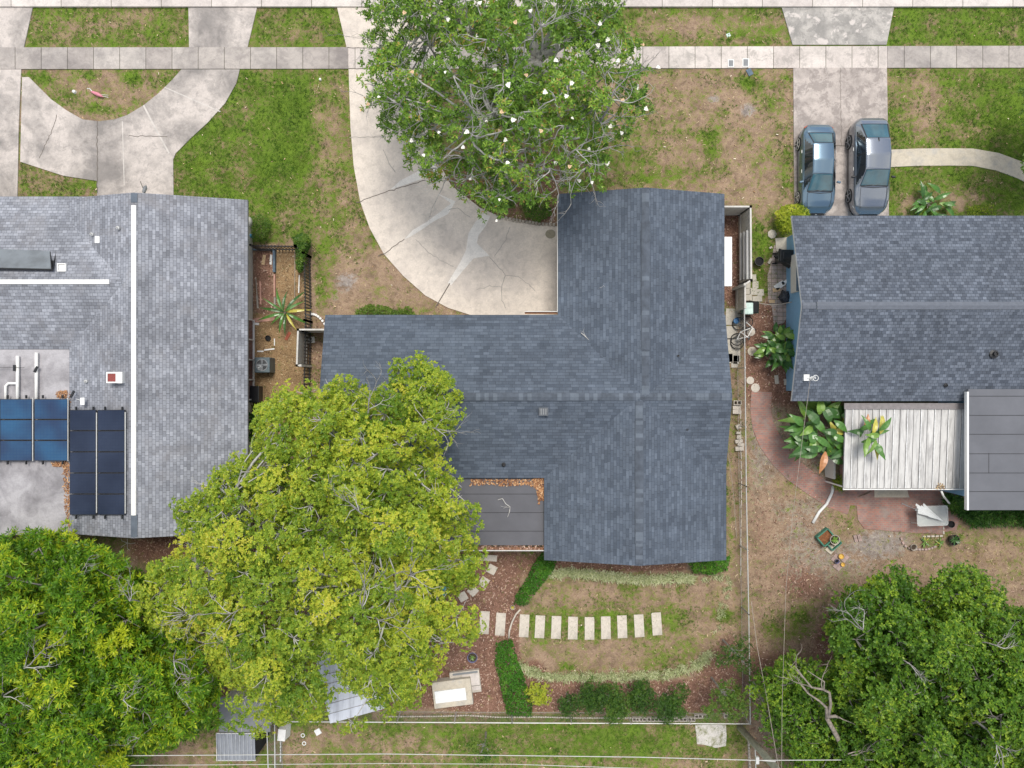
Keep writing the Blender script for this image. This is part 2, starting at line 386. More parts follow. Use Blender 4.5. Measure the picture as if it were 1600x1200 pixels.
# ---------------------------------------------------------------- ground cover field (grass, mulch, sand, straw) in photo pixels at ground level
def sig(x): return 1/(1+np.exp(-np.clip(x, -30, 30)))
BASE = (.45, 0, .05, 0)
LAY = [  # ('r', x0,y0,x1,y1, soft, (grass,mulch,sand,straw)) or ('e', cx,cy,rx,ry, opacity, target)
 ('r', -400, -200, 2000, 78, 4, (.62, 0, 0, 0)), ('r', 38, 12, 300, 76, 3, (.56, 0, .03, 0)), ('e', 150, 32, 90, 14, .6, (.3, 0, 0, 0)),
 ('r', 985, 12, 1235, 72, 3, (.52, 0, 0, 0)), ('e', 1080, 42, 70, 16, .8, (.18, 0, 0, 0)), ('r', 1385, 8, 2000, 72, 3, (.66, 0, 0, 0)),
 ('e', 470, 35, 60, 16, .5, (.42, 0, 0, 0)),
 ('r', 40, 108, 290, 195, 3, (.3, .15, .2, 0)), ('e', 60, 122, 20, 10, .8, (.9, 0, 0, 0)), ('e', 105, 150, 24, 12, .7, (.75, 0, 0, 0)), ('e', 150, 170, 34, 10, .7, (.8, 0, 0, 0)), ('e', 205, 122, 18, 12, .8, (.85, 0, 0, 0)), ('e', 255, 125, 20, 10, .7, (.75, 0, 0, 0)), ('e', 140, 115, 14, 8, .8, (.9, 0, 0, 0)), ('e', 210, 160, 16, 8, .6, (.7, 0, 0, 0)), ('r', 28, 250, 155, 310, 3, (.5, 0, 0, 0)),
 ('r', 270, 108, 487, 400, 3, (.66, 0, 0, 0)), ('e', 360, 235, 40, 40, .5, (.45, 0, .1, 0)), ('e', 440, 250, 40, 26, .8, (1, 0, 0, 0)), ('e', 460, 300, 60, 30, .3, (.45, 0, 0, 0)),
 ('e', 470, 170, 50, 40, .7, (.95, 0, 0, 0)), ('e', 330, 210, 45, 20, .6, (.92, 0, 0, 0)), ('e', 420, 340, 60, 20, .6, (.5, 0, 0, 0)),
 ('r', 487, 108, 560, 400, 4, (.5, 0, 0, 0)), ('e', 528, 230, 22, 30, .6, (.35, 0, 0, 0)), ('e', 560, 330, 40, 60, .7, (.36, 0, .05, 0)),
 ('r', 487, 395, 720, 520, 12, (.22, 0, .1, 0)), ('e', 545, 440, 24, 20, .9, (.05, 0, .9, 0)), ('e', 520, 470, 18, 14, .6, (.1, 0, .7, 0)), ('e', 500, 430, 14, 60, .7, (.65, 0, 0, 0)), ('e', 600, 440, 40, 30, .7, (.18, .15, 0, 0)),
 ('r', 940, 106, 1242, 330, 5, (.27, 0, .05, 0)), ('e', 985, 250, 50, 40, .8, (.62, 0, 0, 0)), ('e', 1110, 225, 14, 34, .8, (.7, 0, 0, 0)), ('e', 1060, 208, 70, 9, .7, (.65, 0, 0, 0)), ('e', 1040, 112, 40, 8, .7, (.6, 0, 0, 0)),
 ('e', 1165, 130, 20, 12, .8, (.85, 0, 0, 0)), ('e', 1115, 155, 12, 8, .8, (.05, 0, .9, 0)), ('e', 1170, 172, 18, 14, .9, (.05, 0, .9, 0)), ('e', 1210, 150, 28, 50, .6, (.6, 0, 0, 0)), ('e', 1060, 270, 60, 14, .7, (.55, 0, 0, 0)), ('e', 1200, 250, 20, 30, .7, (.3, 0, .35, 0)), ('e', 1225, 270, 12, 60, .6, (.65, 0, 0, 0)),
 ('e', 1180, 305, 30, 16, .7, (.15, 0, .5, 0)), ('e', 950, 285, 60, 10, .8, (.55, .1, 0, 0)),
 ('r', 1385, 105, 2000, 345, 4, (.64, 0, 0, 0)), ('e', 1440, 170, 34, 60, .85, (.26, 0, .05, 0)), ('e', 1450, 130, 40, 16, .6, (.3, 0, 0, 0)), ('e', 1530, 205, 34, 16, .6, (.35, 0, 0, 0)), ('e', 1590, 190, 50, 60, .6, (.9, 0, 0, 0)), ('e', 1500, 310, 40, 22, .7, (.25, 0, 0, 0)), ('e', 1420, 320, 20, 14, .7, (.2, 0, .1, 0)),
 # bed under the magnolia
 ('r', 690, 240, 880, 356, 6, (.25, .75, 0, 0)), ('r', 560, 480, 730, 500, 4, (.3, .5, 0, 0)),
 # side yard west
 ('r', 385, 383, 487, 700, 3, (.06, .2, 0, .75)), ('r', 395, 390, 432, 490, 3, (0, .75, 0, .2)), ('e', 447, 425, 18, 36, .9, (0, 0, .1, 1)), ('r', 482, 500, 512, 720, 3, (.2, .5, 0, .4)), ('r', 487, 490, 512, 516, 3, (.2, .5, .2, 0)),
 # side yard east
 ('r', 1130, 330, 1160, 482, 3, (0, 1, 0, 0)), ('r', 1160, 330, 1240, 470, 4, (.5, 0, .08, 0)), ('e', 1190, 380, 14, 50, .6, (.72, 0, 0, 0)), ('e', 1195, 330, 26, 14, .6, (.3, 0, .6, 0)),
 ('r', 1135, 480, 1165, 900, 3, (.36, .12, .06, .25)), ('r', 1163, 470, 1250, 640, 4, (0, .85, .1, 0)), ('e', 1205, 640, 40, 30, .7, (0, .5, .5, 0)),
 ('r', 1166, 640, 1320, 1200, 5, (.2, .42, .5, 0)), ('r', 1300, 755, 2000, 1250, 8, (.27, .36, .42, .15)), ('e', 1190, 690, 20, 50, .7, (.2, 0, .6, 0)), ('e', 1235, 760, 30, 16, .7, (.5, .1, 0, .2)), ('e', 1200, 760, 26, 60, .6, (.1, .1, .5, 0)), ('e', 1300, 790, 40, 22, .7, (.1, .2, .5, .1)), ('e', 1375, 850, 40, 18, .9, (.05, 0, .9, 0)), ('e', 1320, 810, 22, 30, .6, (.6, 0, 0, .3)), ('e', 1340, 870, 90, 30, .6, (.1, .05, .6, 0)), ('e', 1430, 900, 60, 24, .7, (.05, .4, .3, 0)), ('e', 1530, 870, 80, 50, .7, (.22, .05, .1, .6)), ('e', 1530, 835, 60, 12, .6, (.5, 0, .2, 0)),
 ('e', 1190, 890, 30, 70, .7, (.1, .3, .2, .2)), ('e', 1250, 965, 44, 40, .85, (.62, 0, .05, 0)), ('e', 1205, 985, 18, 30, .7, (.5, 0, 0, 0)), ('e', 1255, 915, 40, 34, .8, (.02, .75, .35, 0)), ('e', 1190, 820, 26, 60, .5, (.1, .6, .3, 0)), ('e', 1300, 1000, 30, 40, .9, (.02, .9, .1, 0)), ('e', 1210, 1045, 40, 30, .8, (.05, .8, 0, 0)),  # dark mulch ellipses by the lower right tree also paint in its ground shade
 # back lawn of the middle house
 ('r', 800, 885, 1150, 1075, 7, (.3, 0, .1, 0)), ('e', 870, 915, 50, 14, .6, (.42, 0, .2, 0)), ('e', 1010, 940, 150, 22, .35, (.3, .1, .35, 0)), ('e', 1090, 915, 40, 26, .6, (.12, .05, .5, .1)), ('e', 985, 918, 22, 10, .8, (.65, 0, 0, 0)),
 ('r', 812, 955, 1035, 1000, 4, (.62, 0, .05, 0)), ('e', 1060, 975, 24, 44, .6, (.65, 0, 0, 0)), ('e', 1135, 965, 18, 12, .9, (.9, 0, 0, 0)), ('e', 888, 1043, 14, 8, .9, (.8, 0, 0, 0)), ('e', 1030, 1035, 40, 14, .7, (.7, 0, 0, 0)), ('e', 970, 1025, 60, 22, .5, (.15, .1, 0, 0)), ('e', 1110, 1010, 26, 30, .5, (.2, .2, 0, .2)), ('e', 1070, 1045, 50, 12, .5, (.55, 0, 0, 0)), ('e', 1125, 900, 26, 40, .6, (.15, .1, .1, .6)),
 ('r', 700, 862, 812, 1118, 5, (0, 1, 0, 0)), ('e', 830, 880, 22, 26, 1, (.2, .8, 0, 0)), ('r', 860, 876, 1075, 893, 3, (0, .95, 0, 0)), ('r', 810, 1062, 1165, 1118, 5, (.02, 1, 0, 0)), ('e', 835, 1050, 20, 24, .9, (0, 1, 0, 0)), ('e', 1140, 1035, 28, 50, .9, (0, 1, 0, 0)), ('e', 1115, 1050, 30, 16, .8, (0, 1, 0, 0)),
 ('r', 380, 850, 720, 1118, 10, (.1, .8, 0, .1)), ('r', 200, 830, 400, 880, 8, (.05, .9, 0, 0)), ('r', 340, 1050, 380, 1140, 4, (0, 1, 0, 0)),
 ('r', -300, 1115, 1164, 1400, 3, (.5, .02, .03, .08)), ('e', 300, 1170, 90, 30, .8, (.25, .1, .05, .2)), ('e', 470, 1165, 40, 22, .8, (.2, .2, .1, .2)), ('e', 950, 1160, 120, 26, .7, (.85, 0, 0, 0)), ('e', 620, 1165, 70, 24, .5, (.3, 0, 0, .1)), ('e', 730, 1150, 40, 16, .4, (.7, 0, 0, 0)), ('e', 1060, 1195, 60, 8, .7, (.2, 0, 0, .1)), ('e', 830, 1140, 60, 10, .6, (.7, 0, 0, 0)),
]
def field(px, py):
    out = np.zeros(px.shape+(4,)); out[...] = BASE
    for L in LAY:
        if L[0] == 'r':
            _, x0, y0, x1, y1, s, tg = L
            k = sig((px-x0)/s)*sig((x1-px)/s)*sig((py-y0)/s)*sig((y1-py)/s)
        else:
            _, cx, cy, rx, ry, op, tg = L
            d = ((px-cx)/rx)**2+((py-cy)/ry)**2; k = op*np.exp(-d*.9)
        out += k[..., None]*(np.array(tg)-out)
    return out
xs = np.concatenate([[-900, -300, -90, -45], np.linspace(-31, 31, 500), [45, 90, 300, 900]])
ys = np.concatenate([[-900, -300, -90, -40], np.linspace(-24, 24, 390), [40, 90, 300, 900]])
X, Y = np.meshgrid(xs, ys); Z = np.zeros_like(X)
ppx = 800+X*F/H; ppy = 600-Y*F/H
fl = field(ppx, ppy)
nn = len(xs); idx = np.arange(nn*len(ys)).reshape(len(ys), nn)
Q = np.stack([idx[:-1, :-1], idx[:-1, 1:], idx[1:, 1:], idx[1:, :-1]], -1).reshape(-1, 4)
m, t, b = newmat('lawn_and_soil'); v = coord(t)
def att(nm):
    a = t.nodes.new('ShaderNodeAttribute'); a.attribute_name = nm; return a.outputs['Fac']
n_big = noise(t, v, .9, 6, .62, .4); n_mid = noise(t, v, 4.5, 6, .7, .3); n_fine = noise(t, v, 22, 4, .7)
n_a = noise(t, v, 60, 2, .8); n_m2 = noise(t, v, 2.1, 7, .72, .8)
dirt = mix(t, ramp(t, n_mid, [(.35, 0.0), (.65, 1.0)]), (.2, .13, .085), (.375, .262, .18))
dirt = mix(t, ramp(t, n_fine, [(.45, 0.0), (.72, .7)]), dirt, (.5, .4, .3))
dirt = mix(t, ramp(t, noise(t, v, 7, 5, .7), [(.56, 0.0), (.7, .6)]), dirt, (.14, .11, .05))
straw = mix(t, ramp(t, n_fine, [(.38, 0.0), (.62, 1.0)]), (.19, .115, .06), (.42, .29, .16))
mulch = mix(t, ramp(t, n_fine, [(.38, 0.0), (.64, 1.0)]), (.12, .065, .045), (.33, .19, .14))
sand = mix(t, ramp(t, n_mid, [(.35, 0.0), (.65, 1.0)]), (.22, .185, .165), (.42, .37, .335))
sand = mix(t, ramp(t, n_fine, [(.5, 0.0), (.7, .6)]), sand, (.22, .17, .13))
gr = mix(t, ramp(t, n_big, [(.35, 0.0), (.65, 1.0)]), (.09, .165, .02), (.175, .285, .03))
gr = mix(t, ramp(t, n_fine, [(.45, 0.0), (.72, .5)]), gr, (.27, .3, .07))
gr = mix(t, ramp(t, n_a, [(.4, .8), (.58, 0.0)]), gr, (.035, .07, .01))
olive = mix(t, ramp(t, n_mid, [(.4, 0.0), (.6, 1.0)]), (.17, .15, .06), (.3, .24, .12))
n_sp = noise(t, v, 38, 3, .8)
def brk(a, am, fm=.35, lo=.42, hi=.6):
    s_ = math_(t, 'ADD', a, math_(t, 'MULTIPLY', math_(t, 'SUBTRACT', n_mid, .5), am))
    s_ = math_(t, 'ADD', s_, math_(t, 'MULTIPLY', math_(t, 'SUBTRACT', n_fine, .5), fm))
    s_ = math_(t, 'ADD', s_, math_(t, 'MULTIPLY', math_(t, 'SUBTRACT', n_big, .5), am*.7))
    s_ = math_(t, 'ADD', s_, math_(t, 'MULTIPLY', math_(t, 'SUBTRACT', n_m2, .5), am*.8))
    return ramp(t, s_, [(lo, 0.0), (hi, 1.0)])
col = mix(t, brk(att('straw'), .8), dirt, straw)
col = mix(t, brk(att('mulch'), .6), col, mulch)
col = mix(t, brk(att('sand'), 1.0), col, sand)
col = mix(t, brk(att('grass'), 1.5, 1.1, .22, .5), col, olive)
col = mix(t, brk(att('grass'), 1.5, 1.3, .36, .68), col, gr)
col = mix(t, 1.0, col, ramp(t, noise(t, v, 1.7, 7, .68, .6), [(.32, .68), (.5, 1.0), (.68, 1.16)]), 'MULTIPLY')
col = mix(t, 1.0, col, ramp(t, n_sp, [(.32, .42), (.5, 1.0), (.7, 1.45)]), 'MULTIPLY')
t.links.new(col, b.inputs['Base Color']); b.inputs['Roughness'].default_value = .95; b.inputs['Specular IOR Level'].default_value = .1
bump(t, b, n_fine, .6, .03)
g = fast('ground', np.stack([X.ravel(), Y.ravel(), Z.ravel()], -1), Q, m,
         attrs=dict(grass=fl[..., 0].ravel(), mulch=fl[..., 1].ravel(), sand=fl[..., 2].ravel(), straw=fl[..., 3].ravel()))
setp(g, kind='structure')
# ---------------------------------------------------------------- paving (all real steps or 4 mm sheets)
def px(pts, z=0): return [XY(a, c, z) for a, c in pts]
PAVED = []   # pixel polygons where nothing grows
def pave(name, polys, mat, z=.05, extra=None, mats=None):
    mb = MB()
    for pl in polys: mb.prism(px(pl), -.05, z, 0); PAVED.append(pl)
    if extra: extra(mb, z)
    return setp(mb.build(name, mats or mat), kind='structure')
mb = MB(); mb.prism([(-400, 20.35), (400, 20.35), (400, 29), (-400, 29)], -.1, .03); setp(mb.build('road', M['road']), kind='structure')
mb = MB(); mb.prism([(-300, 19.98), (300, 19.98), (300, 20.36), (-300, 20.36)], -.1, .035)
mb.prism([(-300, 19.6), (300, 19.6), (300, 19.975), (-300, 19.975)], -.1, .13); setp(mb.build('kerb', M['curb']), kind='structure')
PAVED.append([(-500, -80), (2200, -80), (2200, 12), (-500, 12)])
pave('sidewalk', [[(545, 74.5), (1385.5, 72.8), (1385.5, 106.6), (545, 107.9)]], M['walk'], .06)
pave('sidewalk', [[(-400, 75), (544.5, 74.5), (544.5, 107.9), (-400, 109)], [(1386, 72.8), (2200, 71), (2200, 105.5), (1386, 106.6)]], M['walk_old'], .059)
def exL(mb, z):
    for a in (([(153, 190), (153, 302)], .04), ([(225, 165), (243, 200), (265, 240)], .09), ([(90, 180), (82, 205), (62, 248)], .03), ([(258, 137), (345, 175)], .06), ([(192, 190), (195, 290)], .05), ([(203, 213), (262, 214)], .03)):
        mb.ribbon(px(a[0]), a[1], z+.004, 1 if a[1] < .05 else 2)
pave('driveway', [[(-400, 12), (52, 12), (38, 75.5), (-400, 76)], [(-400, 109), (34, 109), (30, 200), (28, 310), (-400, 310)],
   [(295, 12), (402, 12), (387, 75.6), (296, 75.6)],
   [(35.5, 121), (46, 121), (60, 135), (80, 155), (105, 173), (130, 187), (155, 190), (180, 187), (200, 180), (225, 165), (250, 145), (270, 125), (284, 109), (375, 109), (370, 130), (352, 162), (325, 192), (300, 215), (275, 240), (271, 250), (272, 330), (153, 330), (152, 283), (100, 275), (60, 262), (32.5, 253)]],
   M['drive_old'], .05, exL, [M['drive_old'], M['joint'], concrete('pale_filled_joint', (.58, .54, .5), (.42, .4, .38), .6, scale=3)])
def exC(mb, z):
    for pl in ([(684, 303), (712, 315), (700, 335), (680, 345), (655, 362), (640, 371), (632, 374), (645, 360), (665, 348), (690, 330), (705, 318)],
               [(755, 334), (766, 338), (760, 352), (748, 368), (745, 380), (765, 400), (740, 404), (722, 425), (705, 446), (700, 442), (718, 412), (728, 392), (732, 365), (742, 348)],
               [(690, 250), (686, 268), (660, 280), (625, 292), (610, 297), (625, 283), (650, 270), (672, 254)]):
        p2 = px(pl); n = len(p2); a = sum(p2[i][0]*p2[(i+1) % n][1]-p2[(i+1) % n][0]*p2[i][1] for i in range(n))
        mb.face([(p[0], p[1], z+.004) for p in (p2 if a > 0 else p2[::-1])], 2)
    for pl, wd in (([(557, 317), (607, 299), (665, 282)], .035), ([(592, 400), (605, 393), (632, 374)], .035), ([(681, 480), (703, 443)], .05), ([(545, 215), (600, 214)], .03), ([(600, 235), (607, 255), (618, 270)], .03),
                   ([(766, 402), (780, 420), (791, 430), (783, 450), (785, 470), (790, 482)], .03), ([(791, 430), (810, 432), (830, 447), (836, 455)], .025), ([(783, 449), (765, 447), (745, 453)], .025), ([(650, 375), (670, 395), (690, 408), (709, 417)], .025), ([(772, 402), (790, 375), (797, 355)], .025), ([(545, 108), (660, 108)], .04), ([(543, 76), (665, 76)], .04), ([(700, 328), (715, 325), (735, 340)], .025)):
        mb.ribbon(px(pl), wd, z+.007, 1 if wd > .03 else 3)
    c = XY(860, 366); mb.face([(c[0]+.27*math.cos(a), c[1]+.24*math.sin(a), z+.004) for a in np.linspace(0, 2*math.pi, 15)[:-1]], 4)
pave('driveway', [[(527, 12), (542, 75), (545, 108), (548, 200), (553, 260), (563, 315), (578, 357), (600, 397), (630, 431), (665, 462), (700, 481), (725, 489), (760, 500), (930, 500), (930, 354), (869, 354), (840, 352), (805, 346), (780, 338), (750, 325), (725, 305), (705, 290), (690, 262), (675, 230), (665, 190), (660, 150), (658, 108), (662, 75), (676, 12)]],
     M['drive'], .054, exC, [M['drive'], M['joint'], M['patch'], M['crack'], plain('oil_stain', (.3, .27, .2), .9)])
pave('driveway_apron', [[(1221, 12), (1396, 12), (1384.5, 70.5), (1238, 70.5)]], M['drive_mould'], .055)
pave('driveway', [[(1239, 106), (1385, 106), (1388, 300), (1388, 420), (1243, 420), (1240, 260)]], M['drive_low'], .057,
     lambda mb, z: (mb.ribbon(px([(1240, 229), (1388, 229)]), .04, z+.004, 1), mb.ribbon(px([(1312, 107), (1314, 229)]), .02, z+.004, 1)), [M['drive_low'], M['joint']])
cv = [(1386, 248), (1430, 246), (1480, 245.5), (1520, 246), (1560, 253), (1595, 266), (1640, 290), (1700, 340)]
mb = MB(); up = px([(a, c-13.5) for a, c in cv]); lo = px([(a-(4 if a > 1550 else 0), c+13.5) for a, c in cv]); mb.prism(up+lo[::-1], -.05, .045)
setp(mb.build('garden_path', M['path']), kind='structure'); PAVED.append([(a, c-14) for a, c in cv]+[(a, c+14) for a, c in cv[::-1]])
# red brick path and patio of the blue house
pc = [(1190, 612, 16), (1188, 640, 16), (1192, 665, 17), (1203, 690, 18), (1220, 715, 17), (1242, 737, 17), (1270, 757, 17), (1300, 775, 18), (1330, 785, 20)]
a_ = [Vector(XY(p[0], p[1])) for p in pc]; L_ = []; R_ = []
for i, p in enumerate(a_):
    d = (a_[min(i+1, 8)]-a_[max(i-1, 0)]).normalized(); nrm = Vector((-d.y, d.x)); k = pc[i][2]/30
    L_.append(tuple(p+nrm*k)); R_.append(tuple(p-nrm*k))
mb = MB(); mb.prism(L_+R_[::-1], -.04, .03); setp(mb.build('brick_path', M['brickpath']), kind='structure')
PAVED.append([(p[0]-p[2], p[1]) for p in pc]+[(p[0]+p[2]-3, p[1]-6) for p in pc[::-1]])
mb = MB(); mb.prism(px([(1312, 690), (1520, 690), (1520, 780), (1494, 782), (1500, 806), (1494, 828), (1472, 831), (1473, 834), (1420, 832), (1350, 826), (1340, 812), (1338, 790), (1312, 788)]), -.04, .036)
setp(mb.build('brick_patio', M['brickpath']), kind='structure'); PAVED.append([(1312, 700), (1500, 700), (1500, 830), (1340, 830), (1312, 790)])
# ---------------------------------------------------------------- leaf generators
def rosettes(C, N, k, L, W, elev=(.1, .6), tint=None, jit=.25, droop=0.0):
    n = len(C); C = np.repeat(C, k, 0); N = np.repeat(N, k, 0)
    a = (np.tile(np.arange(k), n)*2*np.pi/k)+rng.uniform(0, 6.28, n).repeat(k)+rng.normal(0, .3, n*k)
    ref = np.where(np.abs(N[:, 2:3]) < .9, np.array([[0, 0, 1.]]), np.array([[1., 0, 0]]))
    U = np.cross(N, ref); U /= np.linalg.norm(U, axis=1, keepdims=True)+1e-9; Wv = np.cross(N, U)
    T = U*np.cos(a)[:, None]+Wv*np.sin(a)[:, None]
    e = rng.uniform(elev[0], elev[1], n*k)[:, None]
    D = T*np.cos(e)+N*np.sin(e); D[:, 2] -= droop; D /= np.linalg.norm(D, axis=1, keepdims=True)
    S = np.cross(D, N); S /= np.linalg.norm(S, axis=1, keepdims=True)+1e-9
    S = S+N*rng.normal(0, .35, (n*k, 1)); S /= np.linalg.norm(S, axis=1, keepdims=True)
    l = L*rng.uniform(.55, 1.3, (n*k, 1)); w_ = W*rng.uniform(.75, 1.2, (n*k, 1))
    b0 = C+rng.normal(0, jit*L, (n*k, 3))*.3
    mid = b0+D*l*.52-N*w_*.12
    V = np.stack([b0, mid+S*w_/2, b0+D*l-N*l*.08, mid-S*w_/2], 1).reshape(-1, 3)
    Qd = np.arange(len(V)).reshape(-1, 4)
    tt = np.full(n*k, .5) if tint is None else np.repeat(tint, k)
    tt = np.clip(tt+rng.normal(0, .19, n*k), 0, 1)
    return V, Qd, np.repeat(tt, 4)
def upper(n, zmin=-.2):
    d = rng.normal(size=(n*3, 3)); d /= np.linalg.norm(d, axis=1, keepdims=True); d = d[d[:, 2] > zmin][:n]; return d
def inpoly(x, y, poly):
    c = np.zeros(np.shape(x), bool); n = len(poly)
    for i in range(n):
        x0, y0 = poly[i]; x1, y1 = poly[(i+1) % n]
        if y0 == y1: continue
        k = ((y0 > y) != (y1 > y)) & (x < (x1-x0)*(y-y0)/(y1-y0)+x0); c ^= k
    return c
def edgedist(x, y, poly):
    d = 1e9; n = len(poly)
    for i in range(n):
        ax, ay = poly[i]; bx, by = poly[(i+1) % n]; L2 = (bx-ax)**2+(by-ay)**2
        u = max(0, min(1, ((x-ax)*(bx-ax)+(y-ay)*(by-ay))/L2)); d = min(d, math.hypot(x-ax-u*(bx-ax), y-ay-u*(by-ay)))
    return d
def clumped(clumps, rs, sub_n, ros_n, k, L, W, elev, flat=.7, tint_sd=.16, zmin=-.2, base_t=.5):
    Cs, Ns, Ts = [], [], []
    for (c, r) in clumps:
        tc_ = base_t+rng.normal(0, tint_sd); ns = max(4, int(sub_n*r*r)); dd = upper(ns, zmin)
        subs = np.array(c)+dd*r*rng.uniform(.62, 1.02, (len(dd), 1))*np.array([1, 1, flat])
        for sc, dr in zip(subs, dd):
            rr = rs*rng.uniform(.7, 1.3); e = upper(ros_n, -.15)
            Cs.append(sc+e*rr*np.array([1, 1, .75])); nn_ = e*.6+dr*.3+np.array([0, 0, .6]); Ns.append(nn_/np.linalg.norm(nn_, axis=1, keepdims=True))
            Ts.append(np.full(len(e), tc_+rng.normal(0, .12)))
    return rosettes(np.concatenate(Cs), np.concatenate(Ns), k, L, W, elev, np.concatenate(Ts))
def curve_pts(a, b, sag=.0, n=6, wob=.12):
    a, b = Vector(a), Vector(b); L = (b-a).length; out = []
    o1 = Vector((random.uniform(-1, 1), random.uniform(-1, 1), random.uniform(-.5, .5)))*L*wob
    for i in range(n+1):
        u = i/n; p = a.lerp(b, u)+o1*math.sin(u*math.pi)+Vector((0, 0, sag*L*math.sin(u*math.pi)))
        if 0 < i < n: p += Vector((random.uniform(-1, 1), random.uniform(-1, 1), random.uniform(-1, 1)))*L*.025
        out.append(p)
    return out
def twig(mb, p, d, L, r, depth):
    """a bare, crooked, forking branch"""
    p = Vector(p); d = Vector(d).normalized(); pts = [p.copy()]; n = 5
    for i in range(n):
        d = (d+Vector((random.uniform(-1, 1), random.uniform(-1, 1), random.uniform(-.5, .5)))*.38).normalized(); p = p+d*L/n; pts.append(p.copy())
        if depth > 0 and i > 0 and random.random() < .75:
            q = (d+Vector((random.uniform(-1, 1), random.uniform(-1, 1), random.uniform(-.3, .4)))*.9).normalized()
            twig(mb, p, q, L*random.uniform(.4, .65), r*.55, depth-1)
    mb.tube(pts, [r*(1-.75*i/n) for i in range(n+1)], 5)
def crown_top(px_, py_, z, clumps, up=.12):
    for _ in range(4):
        p = P(px_, py_, z); best = None
        for c, r in clumps:
            d = math.hypot(p.x-c[0], p.y-c[1])
            if d < r: q = c[2]+.75*math.sqrt(r*r-d*d)+.15; best = q if best is None else max(best, q)
        if best is None: break
        z = best
    return z+up
def tree(name, label, cat, outline, hub_px, hub_z, zb, zt, leaf, bark, spacing=1.05, rc=(.75, 1.25), rs=.32, sub_n=17, ros_n=11, k=6, L=.1, W=.055, elev=(.1, .6),
         trunk_r=.35, twigs=(), skip=(), group=None, tint_sd=.16, keep=1.0, base_t=.5, limb_mat=None, extra_clumps=(), under=60):
    hx, hy = XY(*hub_px, hub_z); root = thing(name, label, cat, (hx, hy, 0), 0, group)
    xs_ = [p[0] for p in outline]; ys_ = [p[1] for p in outline]; clumps = []
    samples = [(random.uniform(min(xs_), max(xs_)), random.uniform(min(ys_), max(ys_))) for _ in range(6000)]
    dmax = max(edgedist(a, c, outline) for a, c in samples[:400] if inpoly(a, c, outline))
    for a, c in samples:
        if not inpoly(a, c, outline): continue
        if any(((a-s[0])/s[2])**2+((c-s[1])/s[3])**2 < 1 for s in skip): continue
        d = edgedist(a, c, outline); r = random.uniform(*rc)
        if d < r*26: r = max(.38, d/34)
        if d < 9: continue
        u = min(1, d/(dmax*.8)); z = zb+(zt-zb)*math.sqrt(max(0, 1-(1-u)**2))*random.uniform(.66, 1.08)
        p = np.array(P(a, c, z))
        if all(np.hypot(*(p[:2]-q[0][:2])) > spacing*(.55+.5*min(r, q[1])/rc[1]) for q in clumps): clumps.append((p, r))
    for a, c in samples[:under*40]:
        if len(clumps) > 900 or not inpoly(a, c, outline) or any(((a-s[0])/s[2])**2+((c-s[1])/s[3])**2 < 1.3 for s in skip): continue
        d = edgedist(a, c, outline)
        if d < 22: continue
        u = min(1, d/(dmax*.8)); z = zb+(zt-zb)*math.sqrt(max(0, 1-(1-u)**2))*random.uniform(.8, 1.0)-random.uniform(1.2, 2.2)
        p = np.array(P(a, c, z)); r = random.uniform(*rc)*.95
        if all(np.linalg.norm(p-q[0]) > spacing*.78 for q in clumps): clumps.append((p, r))
    for (a, c, z, r) in extra_clumps: clumps.append((np.array(P(a, c, z)), r))
    clumps = [c for c in clumps if random.random() < keep]
    V, Qd, T = clumped(clumps, rs, sub_n, ros_n, k, L, W, elev, tint_sd=tint_sd, base_t=base_t)
    fast('crown', V, Qd, leaf, root, dict(tint=T), origin=(hx, hy, 0))
    tm = MB(); tm.tube(curve_pts((0, 0, -.05), (0, 0, hub_z), 0, 6, .03), [trunk_r*(1.35-.6*i/6) if i else trunk_r*1.7 for i in range(7)], 12); tm.build('trunk', bark, root, smooth=True)
    # primary limbs, then a branch to every clump
    lm = MB(); nl = 7; ends = []
    for i in range(nl):
        a = 2*math.pi*i/nl+random.uniform(-.3, .3); best = None
        cand = [c for c in clumps if abs((math.atan2(c[0][1]-hy, c[0][0]-hx)-a+math.pi) % (2*math.pi)-math.pi) < .5]
        if not cand: continue
        q = sorted(cand, key=lambda c: np.hypot(c[0][0]-hx, c[0][1]-hy))[len(cand)//2][0]
        e = Vector((q[0]-hx, q[1]-hy, q[2]-.7)); pts = curve_pts((0, 0, hub_z-.3), e, .12, 7); ends.append(pts)
        lm.tube(pts, [trunk_r*.62*(1-.75*j/7) for j in range(8)], 8)
    allp = [p for e in ends for p in e[2:]] or [Vector((0, 0, hub_z))]
    for c, r in clumps:
        q = Vector((c[0]-hx, c[1]-hy, c[2]-.1)); s0 = min(allp, key=lambda p: (p-q).length+max(0, p.z-q.z)*1.5)
        n_ = 6; pts = curve_pts(s0, q, .05, n_, .1); lm.tube(pts, [.075*(1-.65*j/n_)*max(.6, min(1, r)) for j in range(n_+1)], 5)
        for _ in range(5):
            dv = Vector((random.uniform(-1, 1), random.uniform(-1, 1), random.uniform(.0, .9))).normalized()
            lm.tube(curve_pts(q, q+dv*r*.95, .03, 4, .15), [.028, .023, .018, .012, .006], 4)
    lm.build('limbs', limb_mat or bark, root, smooth=True)
